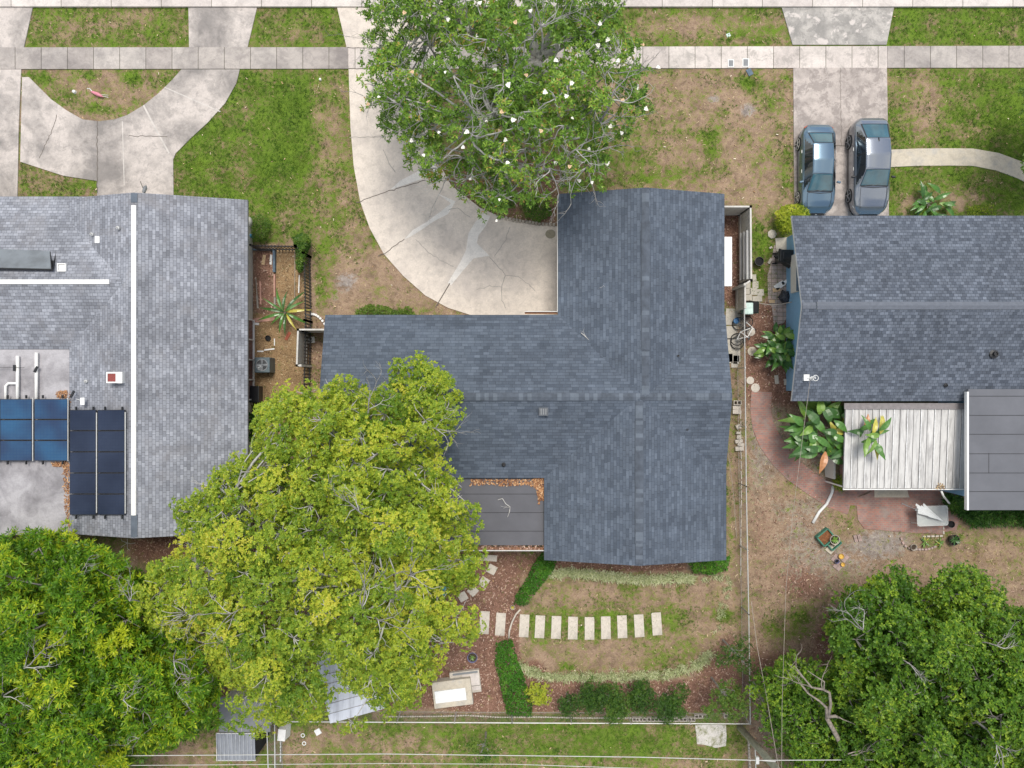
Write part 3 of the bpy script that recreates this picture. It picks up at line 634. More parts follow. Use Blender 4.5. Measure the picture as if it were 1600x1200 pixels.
    for (tx, ty, tz, ang, Lg, rr) in twigs:
        tz = crown_top(tx, ty, tz, clumps, .0); p = P(tx, ty, tz)-Vector((hx, hy, 0)); tb = MB(); s0 = min(allp, key=lambda q: (q-p).length)
        s0 = p+Vector((-math.cos(R(ang))*.5, -math.sin(R(ang))*.5, -1.3)); rr *= .62
        tb.tube(curve_pts(s0, p-Vector((0, 0, .1)), .05, 4, .08), [rr*1.5, rr*1.4, rr*1.25, rr*1.1, rr], 6)
        for da, lf in ((0, 1), (random.uniform(25, 55), .7), (random.uniform(-60, -25), .6)): twig(tb, p-Vector((0, 0, .1)), (math.cos(R(ang+da)), math.sin(R(ang+da)), .03), Lg*lf, rr*(.6+.4*lf), 2); tb.build('bare_branch', M['barkpale'], root, smooth=True)
    return root, clumps
# ---------------------------------------------------------------- houses
EZ = 2.7; PITCH = .277
def slope(mb, e0, e1, r1, r0, th=.13, m=0, ms=1):
    """one roof slope: eave e0->e1, ridge r0->r1 (points over them); uv in metres along / up the slope"""
    e0, e1, r1, r0 = map(Vector, (e0, e1, r1, r0)); u = (e1-e0).normalized(); n = u.cross(r0-e0).normalized()
    if n.z < 0: n = -n
    vv = n.cross(u)
    def uv(p): d = p-e0; return (d.dot(u)+e0.x*1.7+e0.y*2.3, abs(d.dot(vv)))
    top = [e0, e1, r1, r0]
    if (e1-e0).cross(r1-e0).z < 0: top = top[::-1]
    mb.face(top, m, [uv(p) for p in top])
    lo = [p-Vector((0, 0, th)) for p in top]; mb.face(lo[::-1], ms)
    for i in range(4):
        j = (i+1) % 4; mb.face([lo[i], lo[j], top[j], top[i]], ms)
def gable_ns(mb, cx, half, y0, y1, ze=EZ, pitch=PITCH, hw=None, he=None):
    zr = ze+half*pitch; hw = hw or half; he = he or half
    slope(mb, (cx-hw, y0, zr-hw*pitch), (cx-hw, y1, zr-hw*pitch), (cx, y1, zr), (cx, y0, zr))
    slope(mb, (cx+he, y0, zr-he*pitch), (cx+he, y1, zr-he*pitch), (cx, y1, zr), (cx, y0, zr)); return zr
def gable_ew(mb, cy, half, x0, x1, ze=EZ, pitch=PITCH, hs=None):
    zr = ze+half*pitch; hs = hs or half
    slope(mb, (x0, cy+half, ze), (x1, cy+half, ze), (x1, cy, zr), (x0, cy, zr))
    slope(mb, (x0, cy-hs, zr-hs*pitch), (x1, cy-hs, zr-hs*pitch), (x1, cy, zr), (x0, cy, zr)); return zr
def wall_block(mb, x0, x1, y0, y1, axis, cx=0, zr=0, pitch=PITCH, top=EZ-.1):
    """walls of a gabled wing, gable ends reach the roof"""
    mb.box(((x0+x1)/2, (y0+y1)/2, top/2), (x1-x0, y1-y0, top))
    T = zr-.16
    if axis == 'ns':
        h = min(cx-x0, x1-cx); zb_ = T-h*pitch
        for yy in (y0, y1):
            mb.face([(cx-h, yy, zb_), (cx+h, yy, zb_), (cx, yy, T)]); mb.face([(cx-h, yy, top-.3), (cx+h, yy, top-.3), (cx+h, yy, zb_), (cx-h, yy, zb_)])
    elif axis == 'ew':
        h = min(cx-y0, y1-cx); zb_ = T-h*pitch
        for xx in (x0, x1):
            mb.face([(xx, cx-h, zb_), (xx, cx+h, zb_), (xx, cx, T)]); mb.face([(xx, cx-h, top-.3), (xx, cx+h, top-.3), (xx, cx+h, zb_), (xx, cx-h, zb_)])
def caprow(mb, a, b, wd, zr, pitch, lift=.02, step=.2, m=0):
    """overlapping ridge cap shingles, each its own little tent"""
    a, b = Vector((*a, zr)), Vector((*b, zr)); d = (b-a); L = d.length; d.normalize(); s = Vector((-d.y, d.x, 0)); n = int(L/step)
    for i in range(n):
        p0 = a+d*(i*step); p1 = a+d*((i+1)*step+.02); l0, l1 = lift+.012, lift; k = random.choice((0, 0, 1))
        for sg in (1, -1):
            e = s*sg*wd/2; dz = Vector((0, 0, -wd/2*pitch))
            q = [p0+Vector((0, 0, l0)), p1+Vector((0, 0, l1)), p1+e+dz+Vector((0, 0, l1)), p0+e+dz+Vector((0, 0, l0))]
            mb.face(q if sg < 0 else q[::-1], m+k)
        e = s*wd/2; dz = Vector((0, 0, -wd/2*pitch)); u0 = Vector((0, 0, l0))
        mb.face([p0+u0, p0+e+dz+u0, p0+e+dz-Vector((0, 0, .03)), p0-Vector((0, 0, .0)), p0-e+dz-Vector((0, 0, .03)), p0-e+dz+u0], m)
M['cap2'] = plain('ridge_cap_shingles_light', (.125, .15, .185), .85, var=.2, scale=3)
M['ventC'] = plain('ridge_vent_dark', (.085, .1, .125), .8, var=.2)
# ---- middle house
HC = thing('house', 'middle house with a dark slate blue cross gabled shingle roof and T shaped plan', 'house', (3.0, -.6, 0))
YB = -.6
mb = MB()
zA = gable_ns(mb, 6.24, 4.02, YB, 9.18)
zB = gable_ew(mb, YB, 3.94, -9.02, 10.3)
zC = gable_ns(mb, 5.95, 4.4, -8.5, YB, pitch=.2495)
roofC = mb.build('roof', [M['roofC'], M['fascia']], HC, world=True)
mb = MB()
wall_block(mb, 2.75, 9.75, 0, 8.7, 'ns', 6.24, zA); wall_block(mb, -8.5, 9.75, -4.0, 2.8, 'ew', YB, zB); wall_block(mb, 2.1, 9.8, -8.0, 0, 'ns', 5.95, zC, .2495)
mb.build('wall', M['wallC'], HC, world=True)
mb = MB(); caprow(mb, (6.24, 9.12), (6.24, YB), .34, zA, PITCH); mb.build('ridge_cap', [M['cap'], M['cap2']], roofC)
mb = MB(); caprow(mb, (5.95, YB-.2), (5.95, -8.45), .34, zC, .25); mb.build('ridge_cap', [M['cap'], M['cap2']], roofC)
mb = MB(); caprow(mb, (-9.0, YB), (10.28, YB), .34, zB, PITCH); mb.build('ridge_cap', [M['cap'], M['cap2']], roofC)
def vent(a, b, zr, name, parent, mats, wd=.4, capped=True, h=.045):
    mb = MB(); a_, b_ = Vector((*a, 0)), Vector((*b, 0)); d = (b_-a_).normalized(); s = Vector((-d.y, d.x, 0))*wd/2
    for sg in (1, -1):
        e = s*sg; dz = Vector((0, 0, -wd/2*PITCH)); z0 = Vector((0, 0, zr+h)); q = [a_+z0, b_+z0, b_+e+dz+z0, a_+e+dz+z0]
        mb.face(q if sg < 0 else q[::-1], 0); mb.face([a_+e+dz+z0, b_+e+dz+z0, b_+e+dz+z0-Vector((0, 0, h+.01)), a_+e+dz+z0-Vector((0, 0, h+.01))], len(mats)-1)
    for p in (a_, b_):
        z0 = Vector((0, 0, zr+h)); mb.face([p+z0, p+s+z0+dz, p+s+dz+Vector((0, 0, zr-.02)), p-s+dz+Vector((0, 0, zr-.02)), p-s+z0+dz], len(mats)-1)
    if capped: caprow(mb, a, b, wd*.84, zr+h, PITCH, .012, .2, 0)
    return mb.build(name, mats, parent)
for o_ in (roofC,): pass
def inpar(o, parent):   # roof children are in the house's local frame: shift from world coordinates
    for v_ in o.data.vertices: v_.co -= parent.location
for c_ in [o for o in bpy.data.objects if o.parent == roofC]: inpar(c_, HC)
def rp(px_, py_, z): return P(px_, py_, z)
for a, b, z in (((6.24, rp(0, 345, zA).y), (6.24, rp(0, 547, zA).y), zA), ((5.95, rp(0, 657, zC).y), (5.95, rp(0, 849, zC).y), zC)):
    inpar(vent(a, b, z, 'ridge_vent', roofC, [M['cap'], M['cap2'], M['seam']]), HC)
inpar(vent((rp(590, 0, zB).x, YB), (rp(913, 0, zB).x, YB), zB, 'ridge_vent', roofC, [M['cap'], M['cap2'], M['seam']]), HC)
def pipe_vent(px_, py_, z, parent, hp, r=.05, h=.25, mat='blackm', flash=True):
    p = P(px_, py_, z); mb = MB(); mb.lathe((p.x, p.y, z-.1), [(r*2.0, 0), (r*2.0, .12), (r, .15), (r, h), (r*.7, h), (r*.7, h-.05)], 10)
    o = mb.build('vent_pipe', M[mat], parent, world=False); inpar(o, hp)
for a, c, z in ((1059, 556, 3.3), (1073, 671, 3.25), (787, 726, 2.95)): pipe_vent(a, c, z, roofC, HC)
p = P(849, 643, 3.65); mb = MB(); mb.box((p.x, p.y, 3.62), (.36, .3, .3), m=0); mb.box((p.x, p.y, 3.79), (.44, .38, .04), m=0)
for i in (-1, 0, 1):
    mb.box((p.x+i*.11, p.y, 3.815), (.05, .28, .012), m=1)
o = mb.build('roof_vent', [plain('dark_vent', (.09, .1, .115), .6), M['fascia']], roofC); inpar(o, HC)
# gutters of the front courtyard: white rim, filled with leaves
mb = MB()
gx = P(871, 0, 2.58).x; y0, y1 = P(0, 306, 2.58).y, P(0, 487, 2.58).y
mb.box((gx, (y0+y1)/2, 2.6), (.025, y0-y1, .12), m=0); mb.box((gx+.06, (y0+y1)/2, 2.55), (.1, y0-y1, .02), m=1)
x0, x1 = P(820, 0, 2.58).x, gx
mb.box(((x0+x1)/2, y1, 2.6), (x1-x0, .025, .12), m=0); mb.box(((x0+x1)/2, y1-.06, 2.55), (x1-x0, .1, .02), m=1)
mb.build('gutter', [M['facR'], M['litter']], HC, world=True)
# flat patio roof
x0, x1 = P(700, 0, 2.5).x, P(851, 0, 2.5).x; yt, yb_ = P(0, 740, 2.5).y, P(0, 852, 2.5).y
mb = MB(); mb.box(((x0+x1)/2, (yt+yb_)/2, 2.42), (x1-x0, yt-yb_, .14), m=0)
for yy in (772, 801, 830): mb.box(((x0+x1)/2, P(0, yy, 2.5).y, 2.492), (x1-x0, .022, .012), m=1)
fr = mb.build('flat_roof', [M['flatC'], M['seam']], HC, world=True)
mb = MB(); yg = P(0, 860, 2.45).y; mb.box(((x0+x1)/2, yg, 2.45), (x1-x0, .03, .14), m=0); mb.box(((x0+x1)/2, yg+.08, 2.39), (x1-x0, .14, .02), m=1); mb.build('gutter', [M['facR'], M['litter']], HC, world=True)
for xx in (x0+.2, x1-.2): mb = MB(); mb.box((xx, yb_+.15, 1.18), (.1, .1, 2.34)); mb.build('post', M['facR'], HC, world=True)
# leaf litter banked on the flat roof
def scatter_quads(name, pts, L, W, matl, z0, parent=None, origin=(0, 0, 0), label=None, cat=None, kind='stuff', tilt=.35, zr=.03, tint=None):
    n = len(pts); a = rng.uniform(0, 6.28, n); l = L*rng.uniform(.5, 1.4, n)/2; w_ = W*rng.uniform(.6, 1.4, n)/2
    D = np.stack([np.cos(a), np.sin(a), rng.normal(0, tilt, n)], -1); S = np.stack([-np.sin(a), np.cos(a), rng.normal(0, tilt, n)], -1)
    C = np.concatenate([pts, (z0+rng.uniform(.01, .01+zr, n))[:, None]], 1)
    V = np.stack([C-D*l[:, None]-S*w_[:, None]*.6, C+D*l[:, None]*.8-S*w_[:, None], C+D*l[:, None]+S*w_[:, None]*.6, C-D*l[:, None]*.7+S*w_[:, None]], 1).reshape(-1, 3)
    o = fast(name, V, np.arange(4*n).reshape(-1, 4), matl, parent, dict(tint=np.repeat(rng.uniform(0, 1, n) if tint is None else tint, 4)), origin=origin)
    if label: o['label'] = label
    if cat: o['category'] = cat
    if kind: o['kind'] = kind
    return o
def polyrand(n, poly, z=0):
    xs_ = [p[0] for p in poly]; ys_ = [p[1] for p in poly]; x = rng.uniform(min(xs_), max(xs_), n*3); y = rng.uniform(min(ys_), max(ys_), n*3)
    k = inpoly(x, y, poly); x, y = x[k][:n], y[k][:n]
    return np.stack([(x-800)/F*(H-z), (600-y)/F*(H-z)], -1)
M['orange'] = attrmat('orange_brown_leaves', [(0, (.13, .05, .03)), (.4, (.34, .16, .07)), (.8, (.55, .3, .14)), (1, (.7, .48, .28))])
pp = np.concatenate([polyrand(700, [(735, 749), (830, 749), (850, 742), (852, 775), (842, 788), (838, 765), (825, 757), (790, 760), (770, 757), (735, 758)], 2.5), polyrand(300, [(830, 750), (852, 740), (852, 782), (843, 780), (838, 758)], 2.5)])
scatter_quads('leaf_litter', pp, .1, .05, M['orange'], 2.5, None, (0, 0, 0), 'orange brown leaves banked on the flat roof corner of the middle house', 'leaves')
pp = polyrand(260, [(755, 847), (852, 852), (852, 858), (740, 859)], 2.4)
scatter_quads('leaf_litter', pp, .09, .045, M['chips'], 2.42, None, (0, 0, 0), 'dark dead leaves lying in the gutter of the flat roof', 'leaves')
# window hood (white) on the east wall
mb = MB(); a, c = P(1134, 370, 2.2), P(1143, 447, 2.2); mb.box(((a.x+c.x)/2-.1, (a.y+c.y)/2, 2.15), (c.x-a.x+.25, a.y-c.y, .08))
for i in range(1, 4): mb.box(((a.x+c.x)/2, c.y+(a.y-c.y)*i/4, 2.194), (.3, .015, .01))
o = mb.build('window_awning', M['white'], HC, world=True); o['label'] = 'long white window awning on the east wall'
# ---- left (grey) house
HL = thing('house', 'left house with a pale weathered grey shingle roof, white ridge vents and solar panels', 'house', (-17.5, 1.0, 0))
mb = MB()
zL = gable_ns(mb, -17.55, 4.79, -7.16, 8.89, hw=3.62)
zLe = gable_ew(mb, 4.76, 4.3, -60, -17.55, ze=EZ-.02, hs=3.1)
roofL = mb.build('roof', [M['roofL'], M['fascia']], HL, world=True)
mb = MB(); wall_block(mb, -21.5, -13.5, -6.6, 8.3, 'ns', -17.55, zL); wall_block(mb, -60, -18, 1, 8.4, 'ew', 4.76, zLe); mb.box((-40, -2.8, 1.35), (38, 7.6, 2.7)); mb.build('wall', M['cream'], HL, world=True)
mb = MB(); mb.box((P(50, 0, 3.0).x-9.7, (1.75+P(0, 836, 3).y)/2, 2.93), (26, 1.75-P(0, 836, 3).y, .12)); flatL = mb.build('flat_roof', M['flatL'], HL, world=True)
for i, (xx) in enumerate((-24.6, -28.0)):
    pass
o = vent((-17.55, P(0, 321, zL).y), (-17.55, P(0, 805, zL).y), zL, 'ridge_vent', roofL, [M['whitevent']], .21, False, .07); inpar(o, HL)
o = vent((-60, 4.76), (P(171, 0, zLe).x, 4.76), zLe, 'ridge_vent', roofL, [M['whitevent']], .21, False, .07); inpar(o, HL)
for ya_, yc_ in ((8.85, P(0, 321, zL).y), (P(0, 805, zL).y, -7.1)):
    mb = MB(); caprow(mb, (-17.55, ya_), (-17.55, yc_), .3, zL, PITCH); o = mb.build('ridge_cap', [M['cap2'], M['cap2']], roofL); inpar(o, HL)
# brick window bay with white frame on the east wall
mb = MB(); x_ = -13.5; ya, yb2 = P(0, 497, 1.5).y, P(0, 625, 1.5).y
mb.box((x_+.03, (ya+yb2)/2, 1.25), (.06, ya-yb2, 2.5)); mb.build('brick_panel', M['brickwall'], HL, world=True)
mb = MB()
for k in range(5): mb.box((x_+.1, ya+(yb2-ya)*k/4, 1.3), (.1, .06, 2.4))
mb.box((x_+.1, (ya+yb2)/2, .15), (.09, ya-yb2, .07)); mb.box((x_+.1, (ya+yb2)/2, 2.45), (.09, ya-yb2, .07)); mb.build('white_frame', M['facR'], HL, world=True)
# solar collector
def roofz_Le(y): return zLe-abs(y-4.76)*PITCH
def panel(name, quad, parent, hp, mats, th=.06, rows=1, uvs=1.0, framew=.03):
    """flat panel from 4 world points (top surface), framed"""
    q = [Vector(p) for p in quad]; n = (q[1]-q[0]).cross(q[3]-q[0]).normalized()
    if n.z < 0: q = q[::-1]; n = -n
    mb = MB(); lo = [p-n*th for p in q]
    u = (q[1]-q[0]); vv = (q[3]-q[0]); fu = framew/u.length; fv = framew/vv.length
    def at(a, b_, off=0): return q[0]+u*a+vv*b_+n*off
    mb.face(lo[::-1], 1)
    for i in range(4): j = (i+1) % 4; mb.face([lo[i], lo[j], q[j], q[i]], 1)
    mb.face([at(0, 0), at(1, 0), at(1, 1), at(0, 1)], 1)
    mb.face([at(fu, fv, .004), at(1-fu, fv, .004), at(1-fu, 1-fv, .004), at(fu, 1-fv, .004)], 0, [(fu*u.length*uvs+q[0].x, q[0].y), (u.length*uvs+q[0].x, q[0].y), (u.length*uvs+q[0].x, q[0].y+vv.length*uvs), (q[0].x, q[0].y+vv.length*uvs)])
    o = mb.build(name, mats, parent); inpar(o, hp); return o
zt_, zb2 = 3.35, 3.95
q = [P(-60, 384, zt_), P(89, 387, zt_), P(81, 421, zb2), P(-60, 418, zb2)]
o = panel('solar_collector', q, roofL, HL, [M['collector'], M['blackm']], .1, framew=.04); o['label'] = 'long glazed solar water collector on the upper slope'
# PV arrays
Zp = 3.25
def pvz(x): return 3.28+(x-109)/86*.78
def pv(x0, y0, x1, y1, z, mt, lbl=None):
    za, zc = (z, z) if mt == 'pvblue' else (pvz(x0), pvz(x1))
    o = panel('solar_panel', [P(x0, y1, za), P(x1, y1, zc), P(x1, y0, zc), P(x0, y0, za)], roofL, HL, [M[mt], M['blackm']], .05, framew=.022); return o
for i, (a, b2) in enumerate(((-52, -1), (0, 50), (53.5, 105.5))):
    for j in range(3): o = pv(a, 623.5+j*32.5, b2, 655+j*32.5, Zp, 'pvblue')
for (a, b2) in ((109, 150), (152.5, 195)):
    for j in range(5): o = pv(a, 640.5+j*33, b2, 672.5+j*33, Zp+.35, 'pvblack')
for xx, yy, L_, z_ in ((51.6, 671, 3.0, Zp-.03), (106.5, 671, 3.0, Zp-.03), (151.2, 723, 4.7, pvz(151)-.0), (196, 723, 4.7, pvz(196))):
    mb = MB(); mb.box(P(xx, yy, z_), (.035, L_, .06)); o = mb.build('panel_rail', [M['galv']], roofL); inpar(o, HL)
for xx, yy, z_ in [(a, c, Zp-.03) for a in (12, 41, 67, 98) for c in (620, 723)]+[(a, c, pvz(a)-.03) for a in (119, 146, 164, 191) for c in (638, 808)]:
    mb = MB(); mb.box(P(xx, yy, z_), (.05, .16, .1)); o = mb.build('mounting_bracket', M['black'], roofL); inpar(o, HL)
# pipes, skylight, frame, chimney, antenna
def wpipe(pts, r, z, name='roof_pipe', mat='whitevent'):
    mb = MB(); mb.tube([P(a, c, z) for a, c in pts], r, 8); o = mb.build(name, M[mat], roofL, smooth=True); inpar(o, HL)
wpipe([(27.5, 556), (27.5, 628)], .075, 3.12); wpipe([(57, 551), (57, 628)], .075, 3.12); wpipe([(9, 628), (9, 603), (13, 599), (27, 599)], .06, 3.1)
mb = MB()
for a, c in ((22.5, 575), (56, 577)): mb.box(P(a, c, 3.25), (.09, .3, .08), rz=0 if a < 30 else -.5)
mb.tube([P(-30, 574, 3.2), P(38, 574, 3.2)], .012, 4); o = mb.build('pipe_clamp', M['black'], roofL); inpar(o, HL)
for a, c, z, s_ in ((155, 375, 3.4, .33),):
    p = P(a, c, z); mb = MB(); mb.box((p.x, p.y, z-.05), (s_, s_, .3)); o = mb.build('roof_vent', M['white'], roofL, bevel=.02); inpar(o, HL)
p = P(97, 418, 3.75); mb = MB()
for dx, dy, sx, sy in ((0, .17, .4, .04), (0, -.17, .4, .04), (.18, 0, .04, .3), (-.18, 0, .04, .3)): mb.box((p.x+dx, p.y+dy, 3.75), (sx, sy, .12))
mb.box((p.x, p.y, 3.7), (.3, .28, .08)); o = mb.build('vent_frame', M['whitevent'], roofL); inpar(o, HL)
p = P(175, 590, 4.15); mb = MB(); mb.box((p.x+.12, p.y, 3.75), (.7, .52, .8), m=0)
for dx, dy, sx, sy in ((0, .22, .5, .06), (0, -.22, .5, .06), (.22, 0, .06, .38), (-.22, 0, .06, .38)): mb.box((p.x+dx, p.y+dy, 4.16), (sx, sy, .06), m=0)
mb.box((p.x, p.y, 4.152), (.37, .37, .03), m=1); ch = mb.build('chimney', [M['white'], plain('rust_red_grille', (.28, .06, .05), .7, var=.5, scale=30)], roofL); inpar(ch, HL); ch['label'] = 'white box chimney with a rust red grille'
for a, c, z in ((184, 356, 3.95), (134, 596, 3.4), (143, 366, 3.5)): pipe_vent(a, c, z, roofL, HL, .04, .2, 'galv')
p = P(129, 627, 3.6); mb = MB(); mb.tube([p+Vector((-.4, .1, -.2)), p+Vector((-.1, .05, 0)), p], .015, 5); mb.box(p, (.2, .34, .05)); o = mb.build('antenna', M['white'], roofL, bevel=.01); inpar(o, HL)
p = P(113, 616, 3.4); mb = MB(); mb.box(p, (.09, .35, .08), rz=-.5); o = mb.build('pipe_clamp', M['black'], roofL); inpar(o, HL)
pp = np.concatenate([polyrand(500, [(100, 720), (107, 725), (117, 806), (116, 833), (108, 833), (99, 790), (97, 740)], 3.1), polyrand(200, [(107, 612), (116, 612), (117, 636), (108, 645)], 3.1), polyrand(120, [(88, 612), (106, 610), (104, 622), (90, 622)], 3.0), polyrand(150, [(80, 722), (105, 722), (104, 731), (84, 728)], 3.0)])
scatter_quads('leaf_litter', pp, .12, .03, M['orange'], 3.0, None, (0, 0, 0), 'rust brown leaves lodged beside the black solar panels on the left roof', 'leaves')
# ---- right (blue) house
HR = thing('house', 'right house with blue walls and a mottled slate grey gabled shingle roof', 'house', (20, 3.65, 0))
mb = MB(); zR = gable_ew(mb, 3.65, 4.48, 13.5, 60); roofR = mb.build('roof', [M['roofR'], M['facR']], HR, world=True)
mb = MB(); wall_block(mb, 14.27, 60, -.35, 7.6, 'ew', 3.65, zR); mb.build('wall', M['bluewall'], HR, world=True)
mb = MB(); mb.box((13.49, (8.13+3.65)/2-1.5, 3.1), (.02, .01, .01)); 
o = vent((P(1277, 0, zR).x, 3.65), (60, 3.65), zR, 'ridge_vent', roofR, [M['capR'], M['galv']], .36, False, .05); inpar(o, HR)
mb = MB(); caprow(mb, (13.52, 3.65), (P(1277, 0, zR).x, 3.65), .3, zR, PITCH); o = mb.build('ridge_cap', [M['capR'], M['capR']], roofR); inpar(o, HR)
mb = MB(); mb.box((14.2, (P(0, 398, 2).y+P(0, 450, 2).y)/2, 1.5), (.12, 1.9, 1.1)); mb.build('window', M['wallC'], HR, world=True)
mb = MB(); mb.box((14.1, (P(0, 395, 2).y+P(0, 452, 2).y)/2, 2.15), (.3, 2.0, .05)); mb.build('window_hood', M['slate'], HR, world=True)
pipe_vent(1553, 553, 3.35, roofR, HR, .11, .28); pipe_vent(1478, 602, 2.95, roofR, HR, .05, .2)
p = P(1262, 590, 3.2); mb = MB(); mb.box((p.x-.02, p.y, 3.05), (.26, .3, .18)); mb.torus((p.x+.38, p.y-.02, 3.2), .13, .014); mb.torus((p.x+.2, p.y-.04, 3.22), .08, .016)
mb.tube([(p.x, p.y, 3.2), (p.x+.2, p.y-.05, 3.35), (p.x+.35, p.y+.05, 3.2)], .02, 5); mb.tube([(p.x+.2, p.y, 3.05), (p.x+.2, p.y-.02, 3.6)], .03, 6); o = mb.build('service_mast', M['white'], roofR); inpar(o, HR)
# white ribbed patio roof
x0, x1 = P(1319, 0, 2.3).x, P(1511, 0, 2.3).x; y0, y1 = P(0, 636, 2.45).y, P(0, 763, 2.2).y
mb = MB(); n = 18; wdt = (x1-x0)/n
for i in range(n):
    a = x0+i*wdt; dz = random.uniform(0, .015)
    mb.face([(a+.02, y1, 2.2+dz), (a+wdt-.02, y1, 2.2+dz), (a+wdt-.02, y0, 2.45+dz), (a+.02, y0, 2.45+dz)], 0)
    mb.face([(a-.012, y1, 2.235+dz), (a+.03, y1, 2.235+dz), (a+.03, y0, 2.485+dz), (a-.012, y0, 2.485+dz)], 1 if i % 2 else 0)
    mb.face([(a+.03, y1, 2.19), (a+.03, y0, 2.44), (a+.03, y0, 2.485+dz), (a+.03, y1, 2.235+dz)], 2); mb.face([(a-.02, y1, 2.19), (a-.02, y1, 2.235), (a-.012, y0, 2.485), (a-.012, y0, 2.44)], 2)
    mb.face([(a-.03, y1, 2.18), (a-.03, y0, 2.43), (a+.04, y0, 2.43), (a+.04, y1, 2.18)], 2)
pr = mb.build('patio_roof', [M['whiteroof'], plain('rib_white', (.75, .75, .74), .5), plain('rib_side_grey', (.22, .22, .23), .7)], HR, world=True); pr['label'] = 'streaked white ribbed metal patio roof'
mb = MB(); mb.box(((x0+x1)/2, y1-.05, 2.17), (x1-x0, .05, .1))
for i in range(0, n+1, 2): mb.box((x0+i*wdt, y1+.01, 2.2), (.03, .12, .05))
mb.build('gutter', M['white'], HR, world=True)
for xx in (x0+.1, (x0+x1)/2, x1-.3): mb = MB(); mb.box((xx, y1+.05, 1.07), (.07, .07, 2.14)); mb.build('post', M['white'], HR, world=True)
mb = MB(); xa, xb = P(1319, 0, 2.5).x, P(1511, 0, 2.5).x; ya = P(0, 634, 2.5).y; mb.box(((xa+xb)/2, ya-.02, 2.5), (xb-xa, .3, .04)); mb.build('flashing', plain('brownish_flashing', (.22, .2, .2), .6), HR, world=True)
mb = MB(); mb.box((P(1304, 0, 1).x, (P(0, 700, 1).y+P(0, 745, 1).y)/2, .5), (.1, 1.7, 1.0)); mb.build('patio_screen', M['wallC'], HR, world=True)
# flat roofed extension
xl = P(1513, 0, 3.15).x; yt, yb_ = P(0, 608, 3.15).y, P(0, 797, 3.15).y
mb = MB(); mb.box(((xl+60)/2, (yt+yb_)/2, 3.08), (60-xl, yt-yb_, .14), m=0)
for yy in (619, 649, 678.5, 709, 739, 768): mb.box(((xl+60)/2, P(0, yy, 3.15).y, 3.153), (60-xl, .025, .012), m=1)
mb.box((P(1545, 0, 3.15).x, P(0, 723.5, 3.15).y, 3.153), (.02, .95, .012), m=1)
mb.build('flat_roof', [M['flatR'], M['seam']], HR, world=True)
mb = MB(); mb.box((xl-.05, (P(0, 612, 3.15).y+yb_)/2, 3.1), (.09, P(0, 612, 3.15).y-yb_, .2)); mb.build('gutter', M['white'], HR, world=True)
mb = MB(); mb.box(((xl+.3+60)/2, (yt+yb_)/2+.2, 1.5), (60-xl-.6, yt-yb_-.6, 3.0)); mb.build('wall', M['bluewall'], HR, world=True)
mb = MB(); mb.tube([P(1471, 768, 2.1), P(1474, 775, 1.8), P(1483, 786, .6), P(1486, 789, .1)], .05, 8); o = mb.build('downspout', M['white'], HR, world=True, smooth=True)
pp = polyrand(5, [(1465, 758), (1475, 758), (1475, 764), (1465, 764)], 2.2); scatter_quads('leaf_litter', polyrand(30, [(1462, 754), (1475, 756), (1475, 764), (1463, 764)], 2.2), .1, .05, M['straw'], 2.22, None, (0, 0, 0), 'few tan leaves on the lower edge of the white patio roof', 'leaves')
# ---------------------------------------------------------------- trees
mag_out = [(572, -70), (568, 30), (575, 80), (564, 130), (560, 165), (590, 190), (600, 225), (640, 235), (655, 262), (690, 290), (720, 300), (735, 330), (772, 342), (800, 325), (835, 325), (868, 310), (905, 300), (945, 285), (952, 240), (985, 215), (1012, 170), (1005, 130), (1012, 85), (985, 60), (965, 0), (940, -60), (750, -130)]
tw = [(722, 245, 6.5, 200, 1.5, .06), (735, 242, 6.6, 320, 1.6, .06), (955, 155, 6.2, 55, 1.9, .06), (900, 232, 5.6, 10, 1.8, .05), (915, 262, 5.2, 235, 1.7, .06), (860, 262, 5.4, 300, 1.4, .06), (700, 275, 4.8, 250, 1.5, .05), (668, 60, 6.0, 140, 1.7, .05), (845, 40, 8.6, 40, 1.5, .05), (845, 40, 8.6, 95, 1.3, .05), (918, 58, 7.0, 20, 1.8, .05), (930, 170, 6.3, 350, 1.8, .05), (660, 185, 5.5, 205, 1.5, .04), (735, 130, 7.2, 280, 1.1, .05), (725, 200, 6.6, 10, 1.2, .04), (820, 232, 6.0, 225, 1.5, .045), (880, 195, 6.6, 220, 1.5, .05), (760, 60, 8.2, 200, 1.3, .04), (950, 110, 6.3, 0, 1.6, .04), (620, 160, 5.2, 180, 1.4, .04), (600, 70, 5.4, 160, 1.5, .03)]
MG, mag_cl = tree('magnolia_tree', 'tall magnolia tree dotted with white blossoms over the curved driveway', 'tree', mag_out, (838, 92), 4.6, 4.0, 9.0, LEAF['magnolia'], M['bark'],
   spacing=.97, rc=(.5, 1.0), rs=.3, sub_n=13, ros_n=7, k=7, L=.17, W=.065, elev=(.15, .8), trunk_r=.4, twigs=tw, skip=[(845, 88, 30, 34), (600, 235, 20, 12), (905, 130, 14, 20), (735, 120, 16, 10)], tint_sd=.1,
   extra_clumps=[(612, 185, 4.2, .5), (608, 205, 4.0, .35), (678, 282, 3.6, .45), (670, 262, 3.6, .4), (640, 245, 4, .35)], keep=.92, base_t=.5, limb_mat=M['barkpale'], under=14)
fl_mb = MB()
for q in range(6):
    a = q*math.pi/3; d = Vector((math.cos(a), math.sin(a), 0)); s = Vector((-d.y, d.x, 0))
    k_ = (1, .8, 1.1, .7, 1, .85)[q]; fl_mb.face([Vector((0, 0, 0)), d*.06+s*.05+Vector((0, 0, .04)), d*.13*k_+s*.045+Vector((0, 0, .07)), d*.155*k_+Vector((0, 0, .05)), d*.13*k_-s*.045+Vector((0, 0, .07)), d*.06-s*.05+Vector((0, 0, .04))])
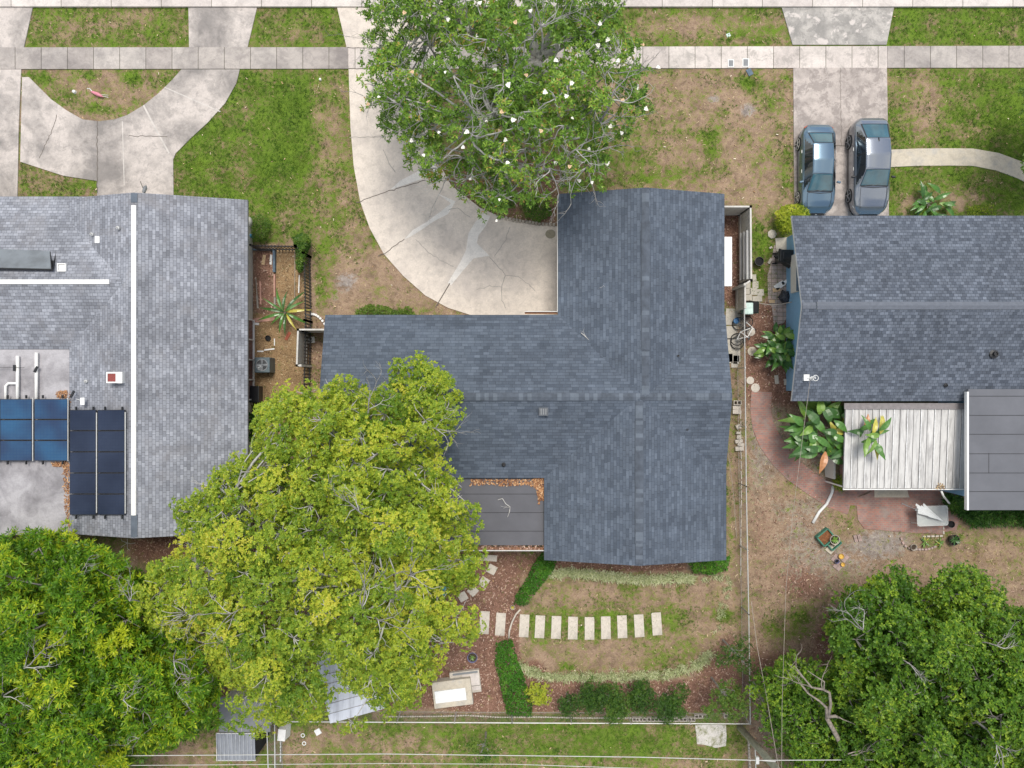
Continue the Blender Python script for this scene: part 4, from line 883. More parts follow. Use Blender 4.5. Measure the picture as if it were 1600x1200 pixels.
fl_mb.lathe((0, 0, 0), [(.02, 0), (.02, .05), (.005, .06)], 6)
fspots = [(745, 56, 7), (696, 113, 7), (773, 110, 7.6), (795, 133, 7.8), (893, 130, 7), (852, 144, 7.4), (885, 150, 7.2), (829, 17, 8.5), (937, 37, 7), (995, 136, 5.8), (894, 185, 7), (686, 207, 6), (760, 190, 7), (790, 219, 6.6), (643, 220, 5), (662, 243, 4.6), (735, 280, 5), (780, 312, 4.8), (776, 345, 4.2), (954, 198, 6), (971, 208, 5.6), (1028, 106, 5.2), (1009, 170, 5.4), (920, 233, 6), (949, 255, 5.2), (905, 283, 5), (793, 255, 6.3), (724, 230, 6.4), (802, 188, 7.2), (934, 71, 7.2), (965, 95, 6.6), (950, 62, 6.8), (848, 4, 8.6), (640, -5, 6), (592, 152, 5), (925, 285, 4.8), (868, 255, 5.8), (868, 95, 7.5), (680, 100, 7), (730, 207, 6.6), (750, 5, 8.3), (610, 45, 6), (700, 30, 7.6)]
first = None
for i, (a, c, z) in enumerate(fspots):
    p = P(a, c, crown_top(a, c, z, mag_cl, .1))-Vector(MG.location)
    if first is None: first = fl_mb.build('blossom', M['petal'], MG); o = first
    else: o = first.copy(); scn.collection.objects.link(o); o.parent = MG
    o.location = p; o.rotation_euler = (random.uniform(-.4, .4), random.uniform(-.4, .4), random.uniform(0, 6)); s_ = random.uniform(.4, .8); o.scale = (s_, s_, s_)
fb = fl_mb.build('blossom', M['petalold'], MG); fb['label'] = 'wilted tan blossom'
for i, (a, c, z) in enumerate([(632, 20, 6), (644, 113, 6.4), (575, 163, 4.6), (784, 175, 7.3), (845, 205, 6.2), (973, 157, 6), (890, 260, 5.4), (670, 160, 6.5), (805, 35, 8.2), (822, 118, 7.6), (780, 205, 6.9), (1004, 70, 6), (565, 172, 4.5)]):
    o = fb if i == 0 else fb.copy()
    if i: scn.collection.objects.link(o); o.parent = MG
    o.location = P(a, c, crown_top(a, c, z, mag_cl, .08))-Vector(MG.location); o.rotation_euler = (0, .2, random.uniform(0, 6)); o.scale = (.6, .6, .6)
cam_out = [(612, 562), (655, 553), (700, 572), (716, 612), (720, 662), (700, 688), (690, 700), (700, 735), (738, 752), (750, 800), (745, 850), (762, 885), (748, 925), (752, 985), (735, 1005), (690, 1030), (675, 1080), (620, 1115), (575, 1130), (560, 1165), (525, 1125), (440, 1125), (400, 1150), (345, 1140), (362, 1105), (350, 1060), (300, 1000), (240, 985), (212, 930), (235, 880), (278, 862), (278, 790), (320, 740), (358, 732), (365, 700), (400, 690), (412, 635), (460, 602), (545, 586), (575, 610), (612, 600)]
tw2 = [(575, 640, 6.2, 75, 1.5, .05), (585, 712, 7, 200, 1.2, .05), (680, 670, 6.2, 10, 1.3, .04), (370, 945, 8, 15, 1.8, .05), (360, 960, 7.8, 200, 1.6, .04), (460, 960, 8.3, 30, 1.5, .05), (565, 950, 7.6, 80, 1.6, .05), (590, 970, 7.4, 340, 1.4, .04), (330, 760, 5.8, 250, 1.6, .04), (345, 800, 5.8, 280, 1.5, .04), (640, 900, 6.8, 30, 1.5, .04), (560, 800, 8.6, 120, 1.2, .04), (350, 1000, 7, 220, 1.3, .04), (480, 830, 9, 170, 1.2, .03), (300, 965, 6.5, 190, 1.2, .04), (585, 915, 7.5, 30, 1.4, .04)]
CT, cam_cl = tree('camphor_tree', 'huge bright yellow green tree overhanging the roofs of two houses', 'tree', cam_out, (500, 870), 5.0, 4.2, 9.6, LEAF['camphor'], M['bark'],
   spacing=.93, rc=(.5, 1.1), rs=.26, sub_n=25, ros_n=10, k=6, L=.115, W=.07, elev=(.0, .55), under=22, trunk_r=.55, twigs=tw2, skip=[(630, 810, 16, 16), (532, 1050, 16, 26), (520, 1085, 22, 26), (575, 1105, 16, 12), (340, 795, 18, 34), (375, 1075, 14, 18), (400, 1070, 18, 12), (708, 930, 30, 20), (690, 1045, 24, 10), (735, 870, 10, 6), (700, 975, 14, 18), (655, 935, 12, 12), (498, 1035, 26, 34), (520, 1085, 30, 36), (568, 1102, 40, 20), (690, 722, 14, 10), (585, 640, 14, 16), (640, 1060, 10, 10), (405, 1095, 22, 12)], tint_sd=.16, limb_mat=M['barkpale'])
mb = MB(); a = P(633, 800, 7.4)-Vector(CT.location); b_ = P(628, 828, 6.9)-Vector(CT.location); mb.tube([b_-Vector((.3, .6, .8)), b_, a], [.16, .15, .11], 10); mb.build('cut_limb', M['barkbrown'], CT, smooth=True)
mango_out = [(-95, 850), (0, 838), (60, 835), (110, 832), (150, 850), (200, 868), (225, 900), (232, 955), (262, 985), (320, 1010), (345, 1050), (352, 1095), (335, 1130), (290, 1145), (262, 1165), (205, 1180), (195, 1215), (100, 1290), (-90, 1290)]
tw3 = [(35, 1045, 7.2, 30, 1.4, .05), (0, 1090, 6.8, 30, 1.5, .06), (270, 1035, 5.5, 350, 1.1, .04), (200, 940, 6, 90, 1.0, .04), (120, 900, 6.5, 70, .9, .04), (190, 1095, 6.6, 30, 1.0, .04), (275, 1085, 5.6, 10, .9, .03), (215, 1155, 5, 200, .8, .03), (50, 1115, 6.8, 0, .9, .04)]
tree('mango_tree', 'dark green mango tree with long leaf rosettes behind the left house', 'tree', mango_out, (120, 1020), 3.6, 3.2, 8.2, LEAF['mango'], M['bark'],
   spacing=.88, rc=(.65, 1.1), rs=.32, sub_n=16, ros_n=7, k=11, L=.24, W=.06, elev=(.1, .9), trunk_r=.35, twigs=tw3, skip=[(32, 1060, 10, 16), (118, 1095, 12, 18), (275, 1040, 14, 12), (270, 1095, 9, 9), (205, 1095, 14, 7), (108, 1018, 22, 7), (55, 1110, 8, 8)], tint_sd=.13)
oak_out = [(1300, 945), (1325, 920), (1345, 900), (1395, 893), (1415, 905), (1430, 925), (1455, 918), (1470, 895), (1505, 895), (1540, 895), (1565, 920), (1575, 950), (1610, 950), (1700, 960), (1760, 1100), (1700, 1300), (1500, 1300), (1370, 1280), (1325, 1200), (1312, 1150), (1298, 1080), (1296, 1030), (1294, 990)]
tree('broad_tree', 'large dense green tree filling the lower right corner', 'tree', oak_out, (1490, 1060), 3.8, 3.4, 8.4, LEAF['oak'], M['bark'],
   spacing=.88, rc=(.65, 1.15), rs=.32, sub_n=20, ros_n=11, k=6, L=.15, W=.08, elev=(.1, .8), trunk_r=.4, twigs=[(1350, 985, 5.8, 140, 1.4, .05), (1425, 1040, 7, 310, .9, .04), (1560, 1165, 6.5, 290, 1.1, .05), (1560, 1010, 7, 30, .9, .04)], skip=[(1350, 985, 24, 12), (1415, 935, 16, 12), (1435, 985, 14, 10), (1510, 1065, 12, 12), (1560, 1080, 10, 18), (1440, 1130, 12, 12)], tint_sd=.15)
side_out = [(1235, 1215), (1205, 1155), (1184, 1125), (1174, 1068), (1196, 1045), (1196, 1018), (1240, 1012), (1265, 1030), (1290, 1030), (1315, 1050), (1345, 1080), (1365, 1130), (1380, 1200), (1385, 1290), (1265, 1290)]
ST, _ = tree('broad_tree', 'smaller green tree with a bare leaning grey limb, behind the wire fence corner', 'tree', side_out, (1290, 1150), 2.6, 2.6, 5.4, LEAF['oak'], M['bark'],
   spacing=.85, rc=(.5, .9), rs=.3, sub_n=24, ros_n=11, k=6, L=.13, W=.07, elev=(.1, .8), trunk_r=.22, under=30, tint_sd=.13, skip=[(1250, 1175, 10, 10)])
mb = MB(); off = Vector(ST.location)
def tp(l): return [P(a, c, z)-off for a, c, z in l]
mb.tube(tp([(1330, 1186, 5.4), (1315, 1165, 5.8), (1302, 1140, 6.1), (1292, 1122, 6.3)]), [.12, .11, .1, .09], 9)
mb.tube(tp([(1292, 1122, 6.3), (1291, 1105, 6.5), (1280, 1095, 6.6), (1262, 1083, 6.6), (1250, 1068, 6.6)]), [.075, .06, .045, .035, .02], 7)
mb.tube(tp([(1294, 1120, 6.3), (1298, 1100, 6.6), (1296, 1082, 6.8), (1285, 1077, 6.9), (1268, 1074, 6.9), (1255, 1058, 7), (1242, 1040, 7)]), [.075, .065, .055, .05, .04, .03, .015], 7)
mb.tube(tp([(1287, 1078, 6.9), (1288, 1065, 7), (1272, 1055, 7), (1262, 1048, 7)]), [.04, .03, .02, .014], 6)
mb.tube(tp([(1292, 1120, 6.3), (1305, 1119, 6.5), (1314, 1122, 6.5)]), [.08, .07, .03], 6)
for a, c, an in ((1268, 1074, 170), (1285, 1077, 90), (1255, 1060, 140), (1262, 1083, 130), (1330, 1180, 30), (1325, 1178, 10), (1310, 1120, 330)): twig(mb, P(a, c, 6.6)-off, (math.cos(R(an)), math.sin(R(an)), .1), 1.1, .03, 1)
mb.build('bare_limb', plain('dull_dead_wood', (.3, .26, .22), .9, var=.5, scale=9, bmp=.3), ST, smooth=True)
tree('street_tree', 'bright green tree crown just entering at the right edge beside the lawn', 'tree', [(1592, 140), (1600, 120), (1640, 110), (1720, 150), (1730, 230), (1680, 280), (1600, 282), (1594, 240), (1600, 190)], (1665, 195), 2.5, 3, 5, LEAF['shrub'], M['bark'],
   spacing=.7, rc=(.5, .7), rs=.25, sub_n=18, ros_n=8, k=6, L=.11, W=.06, trunk_r=.15, tint_sd=.08, base_t=.7)
def small_tree(label, px_, py_, rpx, h, leaf, n=9, base=(0, 0), L=.08, W=.035, base_t=.5, dens=16, name='small_tree', cat='tree', r0=.35):
    g = P(px_, py_, h*.7); root = thing(name, label, cat, (g.x, g.y, 0)); cl = []
    for i in range(n):
        a = 2*math.pi*i/n+random.uniform(-.4, .4); d = rpx/31*random.uniform(.15, .8); cl.append((np.array((g.x+math.cos(a)*d, g.y+math.sin(a)*d, h*random.uniform(.6, 1))), random.uniform(.8, 1.2)*r0))
    V, Qd, T = clumped(cl, .16, dens/r0/r0*.35, 8, 6, L, W, (.1, .8), base_t=base_t, tint_sd=.08); fast('crown', V, Qd, leaf, root, dict(tint=T), origin=(g.x, g.y, 0))
    mb = MB(); mb.tube([(0, 0, 0), (.02, .02, h*.3), (0, 0, h*.5)], [.06, .045, .035], 7)
    mb.build('trunk', M['bark'], root)
    mb = MB()
    for c, r in cl: mb.tube(curve_pts((0, 0, h*.45), (c[0]-g.x, c[1]-g.y, c[2]), .1, 4), [.025, .02, .015, .01, .006], 5)
    mb.build('branches', M['barkpale'], root); return root
small_tree('slender light green tree with pale branches at the wire fence corner', 1133, 1090, 34, 3.4, LEAF['shrub'], 13, L=.1, W=.035, base_t=.75, dens=22, r0=.45)
small_tree('thin feathery tree straddling the wire fence above the corner tree', 1148, 1022, 30, 2.8, LEAF['shrub'], 12, L=.09, W=.03, base_t=.4, dens=18, r0=.42)
small_tree('sparse young green tree on the back lawn at the bottom edge', 757, 1172, 26, 2.6, LEAF['shrub'], 9, L=.09, W=.045, base_t=.75, dens=9, r0=.3)
small_tree('dark little tree on the back mulch bed, leftmost of its row', 888, 1098, 14, 1.6, LEAF['shrub'], 6, L=.09, W=.035, base_t=.2, dens=24, name='shrub', cat='shrub')
for a, c, rr, lb in ((925, 1085, 22, 'rounded dark green shrub beside the leftmost little tree of the back bed'), (960, 1098, 24, 'widest dark green shrub in the middle of the back bed'), (1000, 1088, 16, 'small feathery green shrub between the two large ones in the back bed'), (1047, 1100, 30, 'tall dark green shrub over the hollow blocks, rightmost of its row')):
    small_tree(lb, a, c, rr, 1.7, LEAF['shrub'], 12, L=.1, W=.035, base_t=.3 if rr != 24 else .5, dens=30, r0=.42, name='shrub', cat='shrub')
small_tree('bright yellow leafed bush by the lower hedge', 842, 1083, 15, .9, LEAF['lime'], 8, L=.09, W=.045, base_t=.75, dens=15, name='shrub', cat='shrub', r0=.3)
# ---------------------------------------------------------------- hedges and shrubs
def bushpoly(name, label, cat, poly, h, leaf, L=.08, W=.045, per=160, k=5, base_t=.5, edge=.25, kind=None, bumps=.12, group=None):
    """leafy mass over a ground polygon (pixels), rounded top"""
    cx = sum(p[0] for p in poly)/len(poly); cy = sum(p[1] for p in poly)/len(poly); c0 = P(cx, cy, 0)
    xs_ = [p[0] for p in poly]; ys_ = [p[1] for p in poly]; area = (max(xs_)-min(xs_))*(max(ys_)-min(ys_))/900
    n = int(area*per); x = rng.uniform(min(xs_), max(xs_), n); y = rng.uniform(min(ys_), max(ys_), n); k_ = inpoly(x, y, poly); x, y = x[k_], y[k_]
    d = np.array([edgedist(a, c, poly) for a, c in zip(x, y)])/30; hh = h*np.sqrt(np.clip(1-(1-np.clip(d/edge, 0, 1))**2, .05, 1))
    nb = 40; bx = rng.uniform(min(xs_), max(xs_), nb); by = rng.uniform(min(ys_), max(ys_), nb); bt = rng.normal(0, .12, nb)
    near = np.argmin((x[:, None]-bx)**2+(y[:, None]-by)**2, 1)
    hh = hh+bt[near]*bumps*3
    z = np.where(rng.uniform(size=len(x)) < .7, hh, hh*rng.uniform(.2, 1, len(x))); z = np.clip(z, .04, None)
    C = np.stack([(x-800)/F*(H-z), (600-y)/F*(H-z), z], -1)
    cen = np.array([c0.x, c0.y, h*.2]); N = (C-cen)*np.array([.4, .4, .2]); N[:, 2] += .9; N += rng.normal(0, .35, N.shape); N /= np.linalg.norm(N, axis=1, keepdims=True)
    V, Qd, T = rosettes(C, N, k, L, W, (.1, .9), np.clip(base_t+bt[near], 0, 1))
    root = thing(name, label, cat, (c0.x, c0.y, 0), 0, group)
    fo = fast('foliage', V, Qd, leaf, root, dict(tint=T), origin=(c0.x, c0.y, 0))
    mb = MB()
    for i in range(8):
        j = rng.integers(len(x)); mb.tube(curve_pts((random.uniform(-.1, .1), random.uniform(-.1, .1), 0), (C[j, 0]-c0.x, C[j, 1]-c0.y, C[j, 2]*.8), .1, 3), [.02, .016, .012, .006], 4)
    mb.build('stems', M['barkbrown'], root)
    return root
bushpoly('hedge', 'dark green clipped hedge slanting down from the corner of the middle house', 'hedge', [(848, 862), (870, 876), (862, 895), (845, 915), (822, 947), (803, 944), (806, 930), (822, 905), (835, 880)], .9, LEAF['hedge'], .07, .05, 420, edge=.4)
bushpoly('hedge', 'long dark green hedge strip beside the concrete steps and mulch', 'hedge', [(775, 1005), (800, 998), (808, 1030), (820, 1060), (832, 1100), (830, 1120), (793, 1118), (784, 1080), (774, 1035)], .9, LEAF['hedge'], .07, .05, 380, edge=.4)
bushpoly('shrub', 'dark green bush under the lower right roof corner of the middle house', 'shrub', [(1070, 870), (1140, 870), (1137, 890), (1115, 897), (1085, 895)], .9, LEAF['hedge'], .09, .05, 330, base_t=.7)
bushpoly('shrub', 'round lime green bush at the corner of the blue house', 'shrub', [(1212, 350), (1212, 332), (1228, 320), (1258, 318), (1270, 330), (1262, 345), (1240, 350), (1238, 362), (1222, 366)], 1.1, LEAF['lime'], .1, .06, 330, base_t=.55, edge=.5)
bushpoly('shrub', 'green bush on the lawn against the wall of the grey house', 'shrub', [(391, 340), (405, 333), (420, 342), (424, 360), (415, 376), (395, 378)], .8, LEAF['shrub'], .07, .03, 420, base_t=.7, edge=.4)
bushpoly('vine', 'green vine sprawling over the corner of the dark picket fence', 'vine', [(458, 372), (470, 364), (484, 370), (486, 384), (480, 394), (478, 415), (470, 428), (463, 420), (462, 390)], 1.4, LEAF['shrub'], .09, .06, 420, base_t=.65, edge=.3)
bushpoly('shrub', 'low bright green bushes along the front wall of the middle house', 'shrub', [(556, 484), (575, 476), (600, 478), (618, 484), (640, 478), (650, 494), (556, 494)], .7, LEAF['shrub'], .08, .05, 420, base_t=.85)
bushpoly('shrub', 'leafy green bush growing under the magnolia beside the driveway edge', 'shrub', [(815, 318), (838, 300), (858, 312), (862, 335), (842, 347), (822, 340)], .8, LEAF['shrub'], .09, .04, 330, base_t=.6)
bushpoly('shrub', 'reddish green groundcover bush in the bed below the magnolia', 'shrub', [(740, 300), (800, 290), (806, 325), (770, 330), (745, 318)], .6, LEAF['shrub'], .09, .045, 240, base_t=.6)
bushpoly('fern_bed', 'band of dark ferns growing along the flat roofed extension', 'ferns', [(1472, 772), (1500, 776), (1516, 790), (1660, 792), (1660, 824), (1560, 820), (1520, 822), (1490, 800), (1478, 790)], .5, LEAF['fern'], .26, .05, 110, k=7, edge=.2)
bushpoly('shrub', 'green weedy plants by the patio roof post under the banana clump', 'shrub', [(1300, 745), (1318, 745), (1318, 768), (1304, 762)], .5, LEAF['lime'], .2, .03, 200, base_t=.25)
bushpoly('shrub', 'low yellow green shrubs beside the right lawn against the blue house', 'shrub', [(1510, 322), (1552, 320), (1556, 338), (1512, 338)], .4, LEAF['lime'], .06, .03, 360, base_t=.35)
bushpoly('vine', 'leafy weeds along the foot of the grey house below the black box', 'vine', [(388, 640), (402, 632), (412, 640), (408, 660), (400, 690), (388, 690)], .6, LEAF['bigleaf'], .25, .12, 60, k=4, base_t=.4)
def tufts(label, pts, z, n, L, W, leaf, kind='stuff', name='border_grass', cat='border grass', spread=.12, base_t=.6, k=9, sd=.15):
    out = []
    seg = [(Vector(XY(*pts[i])), Vector(XY(*pts[i+1]))) for i in range(len(pts)-1)]; ln = [(b-a).length for a, b in seg]
    for _ in range(n):
        i = random.choices(range(len(seg)), ln)[0]; p = seg[i][0].lerp(seg[i][1], random.random()); out.append((p.x+random.gauss(0, spread), p.y+random.gauss(0, spread*.8), z))
    C = np.array(out); N = np.tile([[0, 0, 1.]], (n, 1)); V, Qd, T = rosettes(C, N, k, L, W, (.25, 1.1), np.clip(base_t+rng.normal(0, sd, n), 0, 1))
    o = fast(name, V, Qd, leaf, None, dict(tint=T)); setp(o, label, cat, kind=kind)
tufts('pale striped border grass along the foot of the middle house', [(862, 895), (885, 893), (930, 898), (1000, 905), (1080, 902)], .06, 520, .26, .03, LEAF['strap'], base_t=.6)
tufts('pale striped border grass edging the lower side of the back lawn', [(810, 1035), (830, 1050), (870, 1058), (960, 1056), (1040, 1053), (1085, 1040), (1110, 1020)], .06, 440, .26, .03, LEAF['strap'], spread=.13, base_t=.5)
tufts('dry tan grass clumps at the right end of the back lawn', [(1100, 905), (1140, 900), (1120, 985)], .04, 60, .2, .025, LEAF['strap'], base_t=.4)
# ---------------------------------------------------------------- broad leaved plants
def blade(mb, base, az, L, W, rise, droop, n=6, m=0, fold=.15):
    d = Vector((math.cos(az), math.sin(az), 0)); s = Vector((-d.y, d.x, 0)); C = []; 
    for i in range(n+1):
        u = i/n; C.append(Vector(base)+d*(L*u*math.cos(rise*(1-u*.5)))+Vector((0, 0, L*(math.sin(rise)*u-droop*u*u))))
    Wd = [W*math.sin(math.pi*min(.97, max(.06, (i/n)**.8)))/2 for i in range(n+1)]
    for i in range(n):
        a, b_ = C[i], C[i+1]; up = Vector((0, 0, fold))
        mb.face([a, b_, b_+s*Wd[i+1]+up*Wd[i+1], a+s*Wd[i]+up*Wd[i]], m); mb.face([a, a-s*Wd[i]+up*Wd[i], b_-s*Wd[i+1]+up*Wd[i+1], b_], m)
BL = [plain('broad_leaf_'+n_, c_, .3, var=.25, scale=9, spec=.5) for n_, c_ in (('deep', (.045, .12, .025)), ('mid', (.08, .2, .035)), ('light', (.17, .3, .05)), ('yellow', (.5, .45, .08)), ('brown', (.45, .2, .08)))]
def bigplant(label, px_, py_, n, L, W, spread_px, h, name='broad_leaf_plant', cat='plant', wts=(4, 5, 3, 0, 0), rise=(.2, .9), group=None, az=None):
    g = P(px_, py_, 0); root = thing(name, label, cat, (g.x, g.y, 0), 0, group); S = spread_px/30
    for i in range(n):
        a = random.uniform(0, 6.28) if az is None else az[i % len(az)]+random.uniform(-.15, .15); d = S*math.sqrt(random.random())*.8; b_ = (math.cos(a)*d, math.sin(a)*d, h*random.uniform(.5, 1)*(1-.3*d/S if S else 1))
        a2 = (a+random.uniform(-1.0, 1.0) if i % 2 else random.uniform(0, 6.28)) if az is None else a
        mb = MB(); blade(mb, b_, a2, L*random.uniform(.65, 1.1), W*random.uniform(.8, 1.1), random.uniform(*rise), random.uniform(.3, .85))
        mb.build('leaf', random.choices(BL, wts)[0], root, smooth=True)
    mb = MB()
    for i in range(5): mb.tube([(0, 0, 0), (random.uniform(-S, S)*.35, random.uniform(-S, S)*.35, h*.6)], [.03, .015], 5)
    mb.build('stalks', M['wood'], root); return root
bigplant('large clump of broad glossy leaves against the blue wall', 1209, 543, 98, .72, .27, 31, 1.3)
bigplant('banana like clump with torn leaves beside the white patio roof', 1266, 670, 98, 1.15, .4, 50, 2.9, 'banana_plant', 'plant', (4, 6, 4, 1, 1))
bigplant('yellowing banana like plant leaning over the white patio roof edge', 1316, 672, 34, .9, .27, 20, 4.0, 'banana_plant', 'plant', (3, 5, 4, 2, 1))
bigplant('broad leaved plant at the upper wall of the blue house by the lawn', 1450, 320, 26, .9, .24, 26, .6, 'broad_leaf_plant', 'plant', (5, 5, 2, 0, 0))
g = bigplant('spiky plant with long arching striped leaves by the picket fence', 452, 490, 13, 1.45, .15, 4, 1.3, 'spiky_plant', 'plant', (3, 5, 2, 1, 0), (.3, .7), az=[x*math.pi*2/13 for x in range(13)])
bigplant('dwarf yellow green spiky plant at the left end of the brick bed', 1443, 846, 18, .36, .05, 3, .15, 'spiky_plant', 'plant', (0, 2, 6, 3, 0))
bigplant('dwarf yellow green spiky plant at the right end of the brick bed', 1466, 848, 18, .34, .05, 3, .15, 'spiky_plant', 'plant', (0, 3, 6, 2, 0))
# ---------------------------------------------------------------- cars
def car(name, label, cx, cy, rz, prof, W, paint, wheelr=.33, alloy='galv', antenna=None):
    """lofted car, front towards -Y; prof rows: y, z_top, half_top, half_shoulder, z_shoulder, half_sill"""
    root = thing(name, label, 'car', (cx, cy, 0), rz, 'cars parked nose in on the short driveway')
    pr = np.array(prof, float); pr = pr[np.argsort(pr[:, 0])]; ny = 230; ysm = np.linspace(pr[0, 0], pr[-1, 0], ny)
    cols = []
    for k in range(1, 6):
        v = np.interp(ysm, pr[:, 0], pr[:, k]); ker = np.ones(9)/9; vp = np.pad(v, 4, 'edge'); cols.append(np.convolve(vp, ker, 'valid'))
    zt, wt, ws, zs, wl = cols
    vv = np.array([0, .1, .2, .3, .36, .4, .43, .46, .5, .54, .58, .62, .66, .7, .76, .82, .9, 1.0])
    G = np.zeros((ny, 2*len(vv)-1, 3))
    for i in range(ny):
        t_, s_ = wt[i], max(ws[i], wt[i]+.01); z0, z1 = zt[i], min(zs[i], zt[i]-.015)
        kv = [0, .2, .36, .43, .46, .64, .68, .76, .9, 1.0]
        kx = [0, t_*.55, t_*.9, t_, t_+.02, s_-.05, s_-.015, s_, wl[i]+.01, wl[i]]
        kz = [z0+.012, z0+.006, z0-.012, z0-.03, z0-.05 if z0-z1 > .12 else z0-(z0-z1)*.4, z1, z1-.04, z1-.18, .34, .22]
        x = np.interp(vv, kv, kx); z = np.interp(vv, kv, kz)
        G[i, len(vv)-1:, 0] = x; G[i, len(vv)-1:, 2] = z; G[i, :len(vv), 0] = -x[::-1]; G[i, :len(vv), 2] = z[::-1]; G[i, :, 1] = ysm[i]
    nv = G.shape[1]; vc = np.concatenate([-vv[::-1], vv[1:]]); vm = (vc[:-1]+vc[1:])/2; ym = (ysm[:-1]+ysm[1:])/2
    K = root_k = dict(cars=prof)
    wsb, wst, rwt, rwb, sf, sr, bp = CARK[name+str(W)]
    reg = np.zeros((ny-1, nv-1), int)  # 0 body 1 windshield 2 rear 3.. side 6 black trim
    for i in range(ny-1):
        for j in range(nv-1):
            a, y = abs(vm[j]), ym[i]
            if wsb < y < wst and a < .42: reg[i, j] = 1 if (wsb+.05 < y < wst-.03 and a < .4) else 6
            elif rwt < y < rwb and a < .42: reg[i, j] = 2 if (rwt+.03 < y < rwb-.05 and a < .36) else 6
            elif sf < y < sr and .46 < a < .63:
                u = (a-.46)/.17
                if y > sf+.42*(1-u)*1.1 and y < sr-.5*(1-u):
                    reg[i, j] = 6 if abs(y-bp) < .045 else (3 if y > bp else 4)+(0 if vm[j] > 0 else 10)
            if a > .9: reg[i, j] = 6
    def sub(name_, ids, mat):
        fi = [(i, j) for i in range(ny-1) for j in range(nv-1) if reg[i, j] in ids]
        if not fi: return
        mp = {}; V = []; Fq = []
        for i, j in fi:
            q = []
            for (a, c) in ((i, j), (i, j+1), (i+1, j+1), (i+1, j)):
                if (a, c) not in mp: mp[(a, c)] = len(V); V.append(tuple(G[a, c]))
                q.append(mp[(a, c)])
            Fq.append(tuple(q))
        mb_ = MB(); mb_.v = V; mb_.f = Fq; mb_.m = [0]*len(Fq)
        if name_ == 'body':
            for i in (0, ny-1):
                ring = [tuple(p) for p in G[i]]; mb_.face(ring if i else ring[::-1])
        return mb_.build(name_, mat, root, smooth=True)
    body = sub('body', (0,), paint); sub('windscreen', (1,), M['carglass']); sub('rear_window', (2,), M['carglass']); sub('trim', (6,), M['black'])
    for k in (3, 4, 13, 14): sub('side_window', (k,), M['darkglass'])
    mb = MB(); mb.box((0, 0, .3), (W*.84, prof[0][0]-prof[-1][0]-.5 if prof[0][0] > 0 else 3.6, .25)); mb.build('underbody', M['dark'], root)
    for sx in (-1, 1):
        for yy in (1.38, -1.38):
            Mx = Matrix.Rotation(math.pi/2, 3, 'Y'); x0 = sx*(W/2-.09)
            wr = MB(); wr.lathe((x0, yy, wheelr), [(wheelr-.07, -.11), (wheelr, -.09), (wheelr, .09), (wheelr-.07, .11)], 28, 0, Mx); wh = wr.build('wheel', M['rubber'], root, smooth=False)
            rr = MB(); xo = sx*.115
            for q in range(5):
                a = q*2*math.pi/5; d = Vector((0, math.cos(a), math.sin(a)))
                rr.tube([Vector((x0+xo, yy, wheelr)), Vector((x0+xo, yy, wheelr))+d*(wheelr-.08)], .03, 4)
            rr.lathe((x0+xo, yy, wheelr), [(wheelr-.07, -.01), (wheelr-.04, 0), (wheelr-.07, .012)], 24, 0, Mx, cap=False); rr.lathe((x0+xo, yy, wheelr), [(.05, -.02), (.05, .02)], 10, 0, Mx)
            rr.build('rim', M[alloy], wh)
        ym_ = wsb+.5; mi = MB(); M2 = Matrix.Rotation(-sx*.2, 3, 'Z'); mi.box((sx*(W/2+.08), ym_, .98 if W < 1.8 else 1.06), (.2, .1, .13), M=M2); mi.build('mirror', paint if W < 1.8 else M['black'], root, bevel=.03)
        for yy in (.85, -.15): h_ = MB(); h_.box((sx*(W/2-.005), yy, .82 if W < 1.8 else .9), (.035, .17, .03)); h_.build('door_handle', M['galv'], root, bevel=.008)
        hl = MB(); y0 = ysm[0]; hl.mesh([(sx*W*.26, y0+.02, .66), (sx*W*.44, y0+.3, .7), (sx*W*.455, y0+.5, .76), (sx*W*.4, y0+.28, .76), (sx*W*.26, y0+.05, .74), (sx*W*.3, y0+.12, .6), (sx*W*.46, y0+.4, .62)], [(0, 1, 3, 4), (1, 2, 3), (0, 5, 6, 1), (1, 6, 2)]); hl.build('headlight', M['facR'], root)
        tl = MB(); y1 = ysm[-1]; tl.box((sx*W*.36, y1-.12, .76), (.22, .12, .1), rz=-sx*.5); tl.build('tail_light', M['red'], root, bevel=.02)
    gr = MB(); y0 = ysm[0]; gr.box((0, y0+.0, .5), (W*.5, .08, .18)); gr.box((0, y0+.02, .3), (W*.6, .08, .1)); gr.build('grille', M['black'], root, bevel=.02)
    lp = MB(); lp.lathe((0, y0-.05, .52), [(.05, 0), (.05, .015)], 12, M=Matrix.Rotation(math.pi/2, 3, 'X')); lp.build('emblem', M['galv'], root)
    dl = MB()
    zf = lambda y: float(np.interp(y, ysm, zt)); tf = lambda y: float(np.interp(y, ysm, wt))
    for sx in (-1, 1):
        dl.tube([(sx*tf(y)*.92, y, zf(y)+.0) for y in np.linspace(y0+.25, wsb-.05, 8)], .008, 4)
    dl.tube([(-tf(wsb)*.9, wsb-.02, zf(wsb)-.0), (0, wsb-.07, zf(wsb)+.01), (tf(wsb)*.9, wsb-.02, zf(wsb))], .02, 5); dl.build('panel_gap', M['black'], root)
    wp = MB(); wp.tube([(-.1, wsb+.02, zf(wsb)+.02), (.3, wsb+.1, zf(wsb+.1)+.02)], .01, 4); wp.tube([(-.5, wsb+.03, zf(wsb)+.02), (-.05, wsb+.08, zf(wsb+.08)+.02)], .01, 4); wp.build('wiper', M['black'], root)
    if antenna: an = MB(); an.box((0, antenna, zf(antenna)+.03), (.05, .22, .07), taper=.5); an.build('antenna', M['black'], root)
    mi_ = MB(); mi_.box((0, wst-.15, zf(wst)-.12), (.22, .04, .06)); mi_.build('rear_view_mirror', M['galv'], root)
